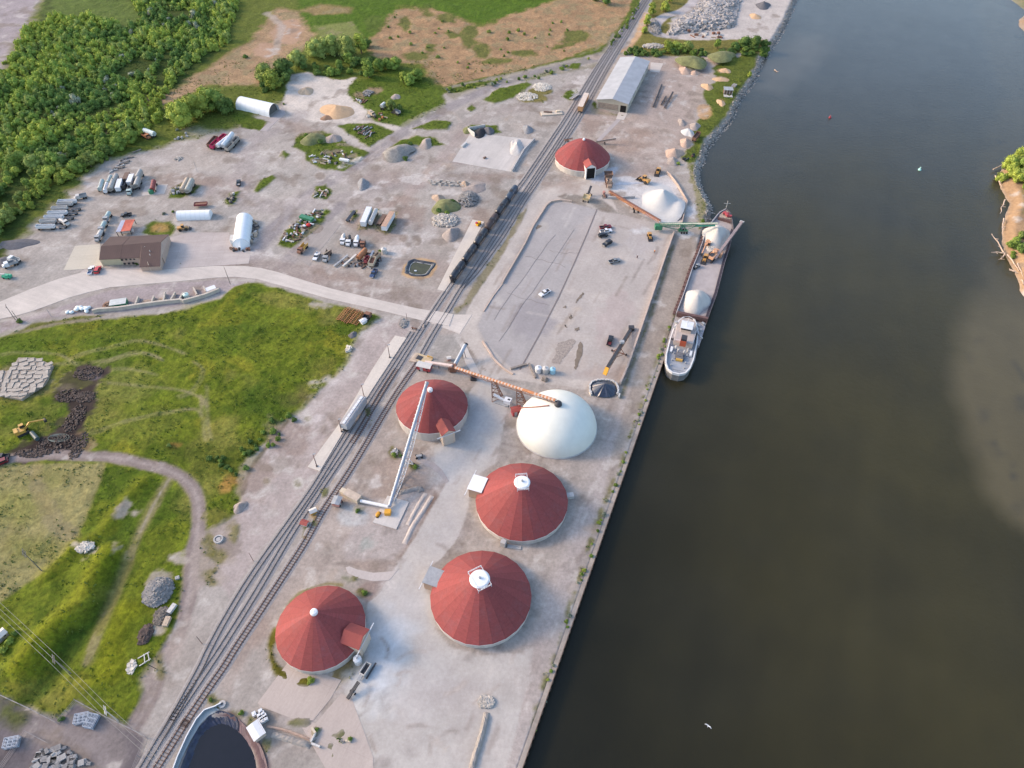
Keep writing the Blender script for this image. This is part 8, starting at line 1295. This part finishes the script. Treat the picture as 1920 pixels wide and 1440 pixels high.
# --- plants
def leafmat(name,dark,light,rnd_=.2):
 m=bpy.data.materials.new(name);m.use_nodes=True;l=m.node_tree.links;b=m.node_tree.nodes['Principled BSDF'];b.inputs['Roughness'].default_value=.85;b.inputs['Specular IOR Level'].default_value=.15
 tc=N(m,'ShaderNodeTexCoord');t=N(m,'ShaderNodeTexNoise');t.inputs['Scale'].default_value=.7;t.inputs['Detail'].default_value=4;l.new(tc.outputs['Object'],t.inputs['Vector']);t2=N(m,'ShaderNodeTexNoise');t2.inputs['Scale'].default_value=4;l.new(tc.outputs['Object'],t2.inputs['Vector'])
 a=N(m,'ShaderNodeMath',operation='ADD');l.new(t.outputs[0],a.inputs[0]);l.new(t2.outputs[0],a.inputs[1]);r=N(m,'ShaderNodeMapRange');r.inputs[1].default_value=.7;r.inputs[2].default_value=1.3;l.new(a.outputs[0],r.inputs[0]);c=N(m,'ShaderNodeMix',data_type='RGBA');c.inputs[6].default_value=(*dark,1);c.inputs[7].default_value=(*light,1);l.new(r.outputs[0],c.inputs[0])
 oi=N(m,'ShaderNodeObjectInfo');h=N(m,'ShaderNodeHueSaturation');mr=N(m,'ShaderNodeMapRange');mr.inputs[3].default_value=1-rnd_;mr.inputs[4].default_value=1+rnd_;l.new(oi.outputs['Random'],mr.inputs[0]);l.new(mr.outputs[0],h.inputs['Value']);l.new(c.outputs[2],h.inputs['Color']);l.new(h.outputs[0],b.inputs['Base Color']);return m
LM={'green':leafmat('leaf_green',(.11,.17,.035),(.26,.35,.07)),'dark':leafmat('leaf_dark',(.065,.115,.032),(.17,.25,.06)),'yellow':leafmat('leaf_yellow',(.19,.24,.04),(.36,.42,.08)),'silver':leafmat('leaf_silver',(.17,.19,.13),(.34,.36,.26)),'willow':leafmat('leaf_willow',(.15,.20,.05),(.32,.37,.10))}
BARK=mat('bark',(.10,.075,.055),rough=.95,var=.3)
def crown_arrays(seed,R,Hc,z0,lumps,leaf,per,core=True):
 rs=np.random.RandomState(seed);V=[];Fq=[];nv=0
 for k in range(lumps):
  a=rs.rand()*6.283;q=math.sqrt(rs.rand())*.62;c=np.array([q*R*math.cos(a),q*R*math.sin(a),z0+Hc*rs.uniform(.12,.25+.62*(1-q*q))]);lr=R*rs.uniform(.34,.55)
  if k==0:c=np.array([0,0,z0+Hc*.72]);lr=R*.55
  u=rs.normal(size=(per,3));u /= np.linalg.norm(u,axis=1)[:,None];u[:,2]=np.abs(u[:,2])*np.where(rs.rand(per)<.75,1,-1);p=c+u*(lr*rs.uniform(.72,1.12,per))[:,None]*np.array([1,1,.85])
  nrm=u+rs.normal(size=(per,3))*.55;nrm /= np.linalg.norm(nrm,axis=1)[:,None];t1=np.cross(nrm,rs.normal(size=(per,3)));t1 /= np.linalg.norm(t1,axis=1)[:,None];t2=np.cross(nrm,t1);s=leaf*rs.uniform(.6,1.3,per)[:,None]
  V.append(np.stack([p-t1*s-t2*s*.6,p+t1*s-t2*s*.6,p+t1*s*.7+t2*s*.8,p-t1*s*.7+t2*s*.8],1).reshape(-1,3));i=np.arange(per)[:,None]*4+nv;Fq.append(np.concatenate([i,i+1,i+2,i+3],1));nv += per*4
  if core:
   th=np.linspace(0,2*math.pi,7)[:-1];rings=[(0.05,-.68),(.6,-.42),(.74,.05),(.55,.5),(.05,.7)];vs=np.array([[c[0]+lr*r_*math.cos(t),c[1]+lr*r_*math.sin(t),c[2]+lr*z_*.85] for r_,z_ in rings for t in th]);V.append(vs)
   Fq.append(np.array([[nv+j*6+m_,nv+j*6+(m_+1) % 6,nv+(j+1)*6+(m_+1) % 6,nv+(j+1)*6+m_] for j in range(4) for m_ in range(6)]));nv += 30
 return np.concatenate(V),np.concatenate(Fq)
def mesh_np(name,V,Fq,m):
 me=bpy.data.meshes.new(name);me.vertices.add(len(V));me.vertices.foreach_set('co',V.astype(np.float32).ravel());n=len(Fq);me.loops.add(n*4);me.loops.foreach_set('vertex_index',Fq.astype(np.int32).ravel());me.polygons.add(n);me.polygons.foreach_set('loop_start',np.arange(0,4*n,4,dtype=np.int32));me.update(calc_edges=True);me.materials.append(m);return me
def proto(kind,form,seed):
 R,Hc,z0,lumps={'round':(2.6,4.2,.2,14),'tall':(2.1,6.4,.3,17),'bush':(2.0,2.2,.0,9),'big':(3.8,6.2,.2,24)}[form]
 V,Fq=crown_arrays(seed,R,Hc,z0,lumps,.20,85);cr_=mesh_np('crown_'+kind,V,Fq,LM[kind]);b=MB();b.tube((0,0,-.4),(.1,0,z0+Hc*.5),.22,.1,7);rn=random.Random(seed);[b.tube((.05,0,z0+.3),(rn.uniform(-1,1)*R*.6,rn.uniform(-1,1)*R*.6,z0+Hc*.6),.1,.04,5) for _ in range(5)];return cr_,b
TP={}
def tree(label,px,py,kind,form,s=1.,grp=None,name=None,cat='tree',xy=None,sz=None,rnd=random):
 key=(kind,form,rnd.randrange(3))
 if key not in TP:cr_,b=proto(kind,form,100+len(TP)*7);tm=bpy.data.meshes.new('trunk');tm.from_pydata(b.v,[],b.f);tm.materials.append(BARK);TP[key]=(cr_,tm)
 cr_,tm=TP[key];g=G(px,py) if xy is None else Vector((*xy,0));z=ZAT(g.x,g.y);r=thing(name or {'bush':'bush'}.get(form,{'yellow':'yellow_green_tree','willow':'willow_tree','silver':'silver_tree'}.get(kind,'leafy_tree')),label,cat if form != 'bush' else 'bush',(g.x,g.y,z),rnd.uniform(0,6.28),grp);r.scale=(s*rnd.uniform(.9,1.1),s*rnd.uniform(.9,1.1),sz or s*rnd.uniform(.85,1.15))
 for nm,me in (('trunk',tm),('crown',cr_)):o=bpy.data.objects.new(nm,me);COL.objects.link(o);o.parent=r
 return r
TL=[('broad yellow-green tree at the front of the clump left of the large tent',345,236,'yellow','big',1.25),('tallest yellow-green tree of the clump left of the large tent',372,218,'yellow','big',1.5),('dark green-gold tree behind the clump, touching the large tent side',402,206,'green','big',1.35),('round green tree at the right end of the clump by the large tent',425,212,'dark','round',1.2),('yellow-green tree in the middle of the clump by the large tent',390,196,'yellow','round',1.5),('small yellow tree apart, left of the big clump',300,208,'yellow','tall',.9),('low yellow-green tree at the lower left of the big clump',322,222,'willow','round',.9),('dark shrubby tree between tent and big clump',434,205,'dark','bush',1.1),
  ('pale yellow-green tall tree, far left of the row above the white clearing',498,150,'willow','big',1.15),('tall yellow-green tree at the clearing corner, nearest',514,168,'yellow','tall',1.7),('dark round tree at the left rim of the clearing',535,142,'dark','big',1.2),('pale willow leaning over the left rim of the clearing',560,125,'willow','big',1.15),('first pale willow of the row behind the clearing',596,108,'willow','big',1.3),('second pale willow of the row behind the clearing',624,102,'willow','big',1.3),('third pale willow of the row behind the clearing',652,106,'willow','big',1.3),('fourth, yellower willow of the row behind the clearing',678,100,'yellow','tall',1.4),('dark green tree at the right end of the willow row',688,88,'dark','round',1.0),
  ('tall pointed green tree at the right of the clearing',692,145,'green','tall',1.4),('green tree just behind the right corner of the clearing',710,132,'green','big',.95),('bright green round tree in the north-east of the meadow clump',742,128,'green','big',1.15),('yellow-green tall tree at the front of the meadow clump',757,155,'yellow','tall',1.1),('round yellow-green tree right in the meadow clump',768,158,'green','big',1.0),('widest green tree at the right end of the meadow clump',783,150,'green','big',1.1),('yellow-green tree standing alone in the meadow above the triangle',734,205,'willow','round',1.2),('dark bush attached to the lone meadow tree',750,208,'dark','bush',1.2),
  ('tall yellow-green tree beside the rails at the very top',1222,30,'yellow','tall',1.3),('yellow-green tree beside the rails, second from the top',1212,48,'yellow','tall',1.2),('small yellow-green tree beside the rails, third from the top',1208,62,'yellow','round',.9),('yellow-green tree left of the curving quarry road',1246,22,'yellow','big',.9),('pale yellow tree where the quarry road leaves the photo',1255,6,'yellow','tall',1.1),('dark green thicket tree at the top edge left of the rails',1136,8,'dark','big',1.0),('dark green tree at the top edge, left of its twin',1118,2,'dark','round',1.0),('bushy yellow-green tree right of the quarry road start',1250,98,'yellow','round',1.4),('yellow-green tree second in the row behind the warehouse',1268,96,'yellow','big',1.0),('greener tree third in the row behind the warehouse',1288,97,'willow','big',1.0),('olive tree with pale foliage mid-row behind the warehouse',1344,92,'green','tall',1.1),('dark crowned tree right of the olive one in the row',1376,95,'dark','big',.9),('tallest dark tree of the row before the river',1393,90,'dark','big',1.15),('dark tree near the river end of the row',1412,92,'dark','big',1.15),('dark green tree at the river end of the row',1432,92,'dark','round',1.3),('small bright tree in front of the river-end trees',1393,104,'green','tall',.9),('small yellow tree alone on the green bank',1405,143,'yellow','bush',.9),
  ('yellow-green tree at the tip of the far bank',1890,318,'yellow','big',1.0),('yellow-green tree above it on the far bank',1908,305,'yellow','big',1.2),('green tree at the right photo edge on the far bank',1918,325,'green','big',1.2),('small yellow-green tree at the top of the far bank',1916,290,'yellow','round',1.0),('low green tree below the far-bank group',1905,345,'yellow','round',1.1),('green bush on the lower far bank',1900,462,'green','bush',1.3),('dark bush at the right edge of the lower far bank',1916,475,'dark','bush',1.4),('pale bush above the fallen tree on the far bank',1912,448,'willow','bush',1.1)]
for lab,x,y,k,f,s in TL:tree(lab,x,y,k,f,s*(1.65 if y<240 and x<440 else 1.45 if y<240 and x<700 else 1.1))
rn=random.Random(31)
def grove(label,grp,pg,n,kinds,forms,smin,smax,seed,mind=1.5):
 rr_=random.Random(seed);P_=[G2(q) for q in pg];x0=min(p[0] for p in P_);x1=max(p[0] for p in P_);y0=min(p[1] for p in P_);y1=max(p[1] for p in P_);pts=[];t_=0
 while len(pts)<n and t_<n*60:
  t_ += 1;x,y=rr_.uniform(x0,x1),rr_.uniform(y0,y1)
  if float(sdpoly(np.array([x]),np.array([y]),P_)[0])<0 or any((x-a)**2+(y-b)**2<mind**2 for a,b in pts):continue
  pts.append((x,y));tree(label,0,0,rr_.choice(kinds),rr_.choice(forms),rr_.uniform(smin,smax),grp,xy=(x,y),rnd=rr_)
grove('bush in the dark green hedge behind the warehouse','hedge behind the warehouse',[(1166,104),(1180,92),(1240,100),(1300,98),(1380,97),(1440,92),(1442,102),(1380,106),(1250,107)],42,['dark','dark','green'],['bush'],.9,1.3,2,2.5)
grove('dark leafy bush in the hedge round the white clearing','hedge behind the clearing',[(492,160),(520,140),(560,128),(600,118),(690,112),(720,118),(745,125),(730,140),(690,146),(640,150),(600,142),(560,138),(540,150),(535,170),(512,178),(490,172)],46,['dark','dark','green'],['bush','round'],.9,1.4,3,2.6)
grove('green bush scattered in the tan reed bed','bushes in the reed bed',[(700,60),(740,25),(850,32),(910,55),(960,60),(1060,40),(1120,70),(1060,108),(900,138),(800,110),(730,100)],36,['green','willow'],['bush'],.35,.8,4,3)
grove('low bush in the strip between reed bed and gravel road','bushes along the gravel road',[(830,168),(900,152),(1000,142),(1100,108),(1110,113),(1005,150),(905,163),(840,182)],28,['green','yellow','dark','silver'],['bush'],.4,.8,5,2);grove('low weed clump growing on the edge of the quay','weeds on the quay edge',[(1262,590),(1266,594),(1240,680),(1195,810),(1150,930),(1098,1075),(1056,1210),(1012,1345),(985,1430),(978,1428),(1006,1340),(1050,1205),(1090,1070),(1143,925),(1188,805),(1232,675)],60,['green','yellow','silver'],['bush'],.22,.45,61,1.2);grove('tree in the thicket at the tip of the far bank','thicket on the far bank',[(1868,318),(1885,296),(1925,276),(1960,280),(1960,372),(1925,372),(1900,352),(1878,340)],34,['yellow','green','willow','yellow'],['round','big','bush'],.7,1.1,71,2.6);grove('low bush on the lower far bank','bushes on the lower far bank',[(1892,440),(1925,430),(1960,500),(1930,520),(1900,485)],16,['green','willow','dark'],['bush'],.6,1.1,72,2.4);grove('small bush beside the railway at the top of the photo','bushes along the railway',[(1140,84),(1175,40),(1200,0),(1206,0),(1180,50),(1150,88)],20,['dark','green'],['bush'],.4,.7,6,2)
grove('small weed bush on the meadow edge below the loading ground','bushes on the meadow edge',[(480,800),(560,770),(575,765),(520,830),(480,870),(455,900),(400,880),(380,850),(440,860)],26,['dark','green'],['bush'],.35,.7,7,1.5)
for lab,x,y,k,s in [('dark bush on the steep side of the grass-grown mound',600,268,'dark',1.0),('round green bush left of the grass-grown mound',574,258,'green',.8),('green bush on the weedy heap between rubble heaps, left',822,398,'dark',.9),('green bush on the weedy heap between rubble heaps, right',848,382,'dark',1.0),('lower green bush on the weedy heap between rubble heaps',838,402,'green',.8),('dark bush at the nose of the long stepped mound',760,300,'dark',.8),('green tuft at the back of the long stepped mound',768,272,'dark',.8),('green bush left of the black bin',884,246,'dark',.6),('single bush in the tan reeds left of the plough marks',460,108,'dark',.9),('bush near the quonset apron',532,196,'green',.4),('dark bush between the cabin and the white slab',671,960,'dark',.45),('bush under the truss conveyor, lower',779,876,'green',.5),('small bush under the truss conveyor, upper',752,856,'dark',.4),('bush by the boulder near the truss conveyor',740,854,'green',.55),('low bush pair left of the lower-right dome road',683,1112,'green',.5),('olive bush at the foot of the lower-left dome wall',583,1277,'yellow',.55),('bush beside the round tank at the machinery row',712,472,'green',.45),('pale bush on the wood edge by the scrap',333,246,'silver',.6),('bush at the left lawn corner',308,402,'silver',.5),('small bush above the lawn',325,398,'green',.4),('round bush at the left photo edge behind the tin-roofed ruin',20,1205,'yellow',.7),('bright bush below the tin-roofed ruin',8,1222,'yellow',.8),('green bush right of the tin-roofed ruin',30,1190,'green',.6),('dark bush next to the taller pole at the left edge',38,605,'dark',.7),('green tuft by the office door',257,496,'dark',.5),('weed bush by the lower pond rim',452,1338,'green',.4),('weed bush by the pond outlet',396,1312,'green',.35),('weed bush at the tan wall block',594,1368,'green',.35),('weed bush at the end of the brown strip',658,1386,'green',.35),('dark bush on the shore beside the rusty frame',1272,308,'green',.6),('bush where green boom meets the quay',1318,418,'green',.7),('tawny dry bush at the lower edge of the meadow',318,838,'willow',.5),('bush in the works yard fence corner',115,1350,'dark',.5)]:tree(lab,x,y,k,'bush',s)
WOODPG=[(-60,470),(0,452),(14,420),(40,405),(65,388),(100,352),(150,330),(190,310),(240,275),(268,258),(300,228),(308,190),(335,150),(350,130),(378,112),(430,78),(440,40),(450,0),(470,-60),(240,-60),(245,0),(265,35),(235,55),(180,40),(100,38),(58,48),(20,110),(-60,170)]
wp_=[G2(q) for q in WOODPG];rs=np.random.RandomState(17);x0=min(p[0] for p in wp_);x1=max(p[0] for p in wp_);y0=min(p[1] for p in wp_);y1=max(p[1] for p in wp_);st=3.0;gx,gy=np.meshgrid(np.arange(x0,x1,st),np.arange(y0,y1,st));gx=(gx+rs.uniform(-1.5,1.5,gx.shape)).ravel();gy=(gy+rs.uniform(-1.7,1.7,gy.shape)).ravel();ins=sdpoly(gx,gy,wp_);den=fbm(gx,gy,30,7);lane=sdline(gx,gy,[G2(q) for q in [(-20,440),(40,340),(110,270),(175,215),(245,190),(300,165)]])
lane2=sdline(gx,gy,[G2(q) for q in [(300,165),(305,130),(318,100)]]);k=(ins>0) & (den>-.42) & (lane2>3) & ~((lane<4) & (fbm(gx,gy,20,77)>-.1));gx,gy,ins,den=gx[k],gy[k],ins[k],den[k];od=np.argsort(gy-0*gx);sel=od[:1]
near=np.argsort(np.hypot(gx,gy));rr2=random.Random(3);zone=fbm(gx,gy,26,55,3);row=fbm(gx*.6+gy*.8,gx*-.2+gy*.25,9,21,2)
def kindof(i,r_):z_=zone[i]+r_.uniform(-.25,.25)+.15*(ins[i]<9);return 'yellow' if z_>.20 else ('willow' if z_>.08 else ('green' if z_>-.2 else ('silver' if r_.random()<.05 else 'dark')))
GW='trees at the near side of the north-west wood'
for i in near[:262]:
 kd=kindof(i,rr2);tree({'yellow':'yellow-green tree among the nearest trees of the wood','willow':'pale willow-like tree among the nearest trees of the wood','green':'mid-green tree among the nearest trees of the wood','dark':'dark green tree among the nearest trees of the wood','silver':'silvery tree among the nearest trees of the wood'}[kd],0,0,kd,rr2.choice(['round','round','big','tall','bush']) if kd in ('yellow','willow') else rr2.choice(['round','round','bush','big']),rr2.choice((.5,.65,.85,1.15))*rr2.uniform(.9,1.1),GW+', '+kd,xy=(gx[i],gy[i]),rnd=rr2)
masses={}
for i in near[262:]:
 kd=kindof(i,rr2);lib=masses.setdefault(kd,[]);s_=rr2.choice((.45,.6,.75,.9,1.25))*rr2.uniform(.85,1.15)*(1+.3*row[i]);a=rr2.uniform(0,6.28);lib.append((gx[i],gy[i],s_,a,rr2.randrange(4),rr2.uniform(.8,1.7)))
libs=[crown_arrays(900+j,2.5,3.0+.5*(j % 3),-.6,7,.26,40) for j in range(4)]
Vs,Fs,Ms,nv=[],[],[],0;kinds_=list(masses)
for mi,kd in enumerate(kinds_):
 for (x,y,s_,a,j,hz) in masses[kd]:
  V,Fq=libs[j];c,s=math.cos(a),math.sin(a);V2=np.stack([(V[:,0]*c-V[:,1]*s)*s_+x,(V[:,0]*s+V[:,1]*c)*s_+y,V[:,2]*s_*hz+ZAT(x,y)],1);Vs.append(V2);Fs.append(Fq+nv);Ms.append(np.full(len(Fq),mi,np.int32));nv += len(V2)
me=mesh_np('woodland',np.concatenate(Vs),np.concatenate(Fs),LM[kinds_[0]])
for kd in kinds_[1:]:me.materials.append(LM[kd])
me.polygons.foreach_set('material_index',np.concatenate(Ms));me.update();o=bpy.data.objects.new('woodland',me);COL.objects.link(o);tag(o,'dense dark and yellow-green wood filling the upper left of the photo','wood',kind='stuff')
print('WOOD',len(gx),'trees; faces',len(me.polygons))
def weeds():
 rs=np.random.RandomState(8);n=60000;x=rs.uniform(-330,175,n);y=rs.uniform(52,470,n);i=np.clip(np.searchsorted(xs,x),1,len(xs)-1);j=np.clip(np.searchsorted(ys,y),1,len(ys)-1);g=GR[j,i];keep=(g>.3) & (fbm(x,y,9,33,3)>-.05) & (GZ[j,i]>-.9);x,y,z=x[keep],y[keep],GZ[j,i][keep]
 m=len(x);q=3;px_=np.repeat(x,q)+rs.normal(size=m*q)*.35;py_=np.repeat(y,q)+rs.normal(size=m*q)*.35;pz=np.repeat(z,q)+rs.uniform(.02,.32,m*q);t=rs.uniform(0,6.28,m*q);s=rs.uniform(.12,.34,m*q);tl=rs.uniform(-.7,.7,m*q)
 dx,dy=np.cos(t)*s,np.sin(t)*s;up_=s*(.4+np.abs(tl));V=np.stack([np.stack([px_-dx,py_-dy,pz-up_*.4],1),np.stack([px_+dx,py_+dy,pz-up_*.3],1),np.stack([px_+dx*.7-dy*tl,py_+dy*.7+dx*tl,pz+up_],1),np.stack([px_-dx*.7-dy*tl,py_-dy*.7+dx*tl,pz+up_*.9],1)],1).reshape(-1,3);Fq=np.arange(m*q*4).reshape(-1,4)
 me=mesh_np('weeds',V,Fq,leafmat('weed_leaf',(.075,.105,.022),(.19,.23,.05)));o=bpy.data.objects.new('weeds',me);COL.objects.link(o);tag(o,'small leafy weeds tufted over the meadows and verges','weeds',kind='stuff')
weeds()
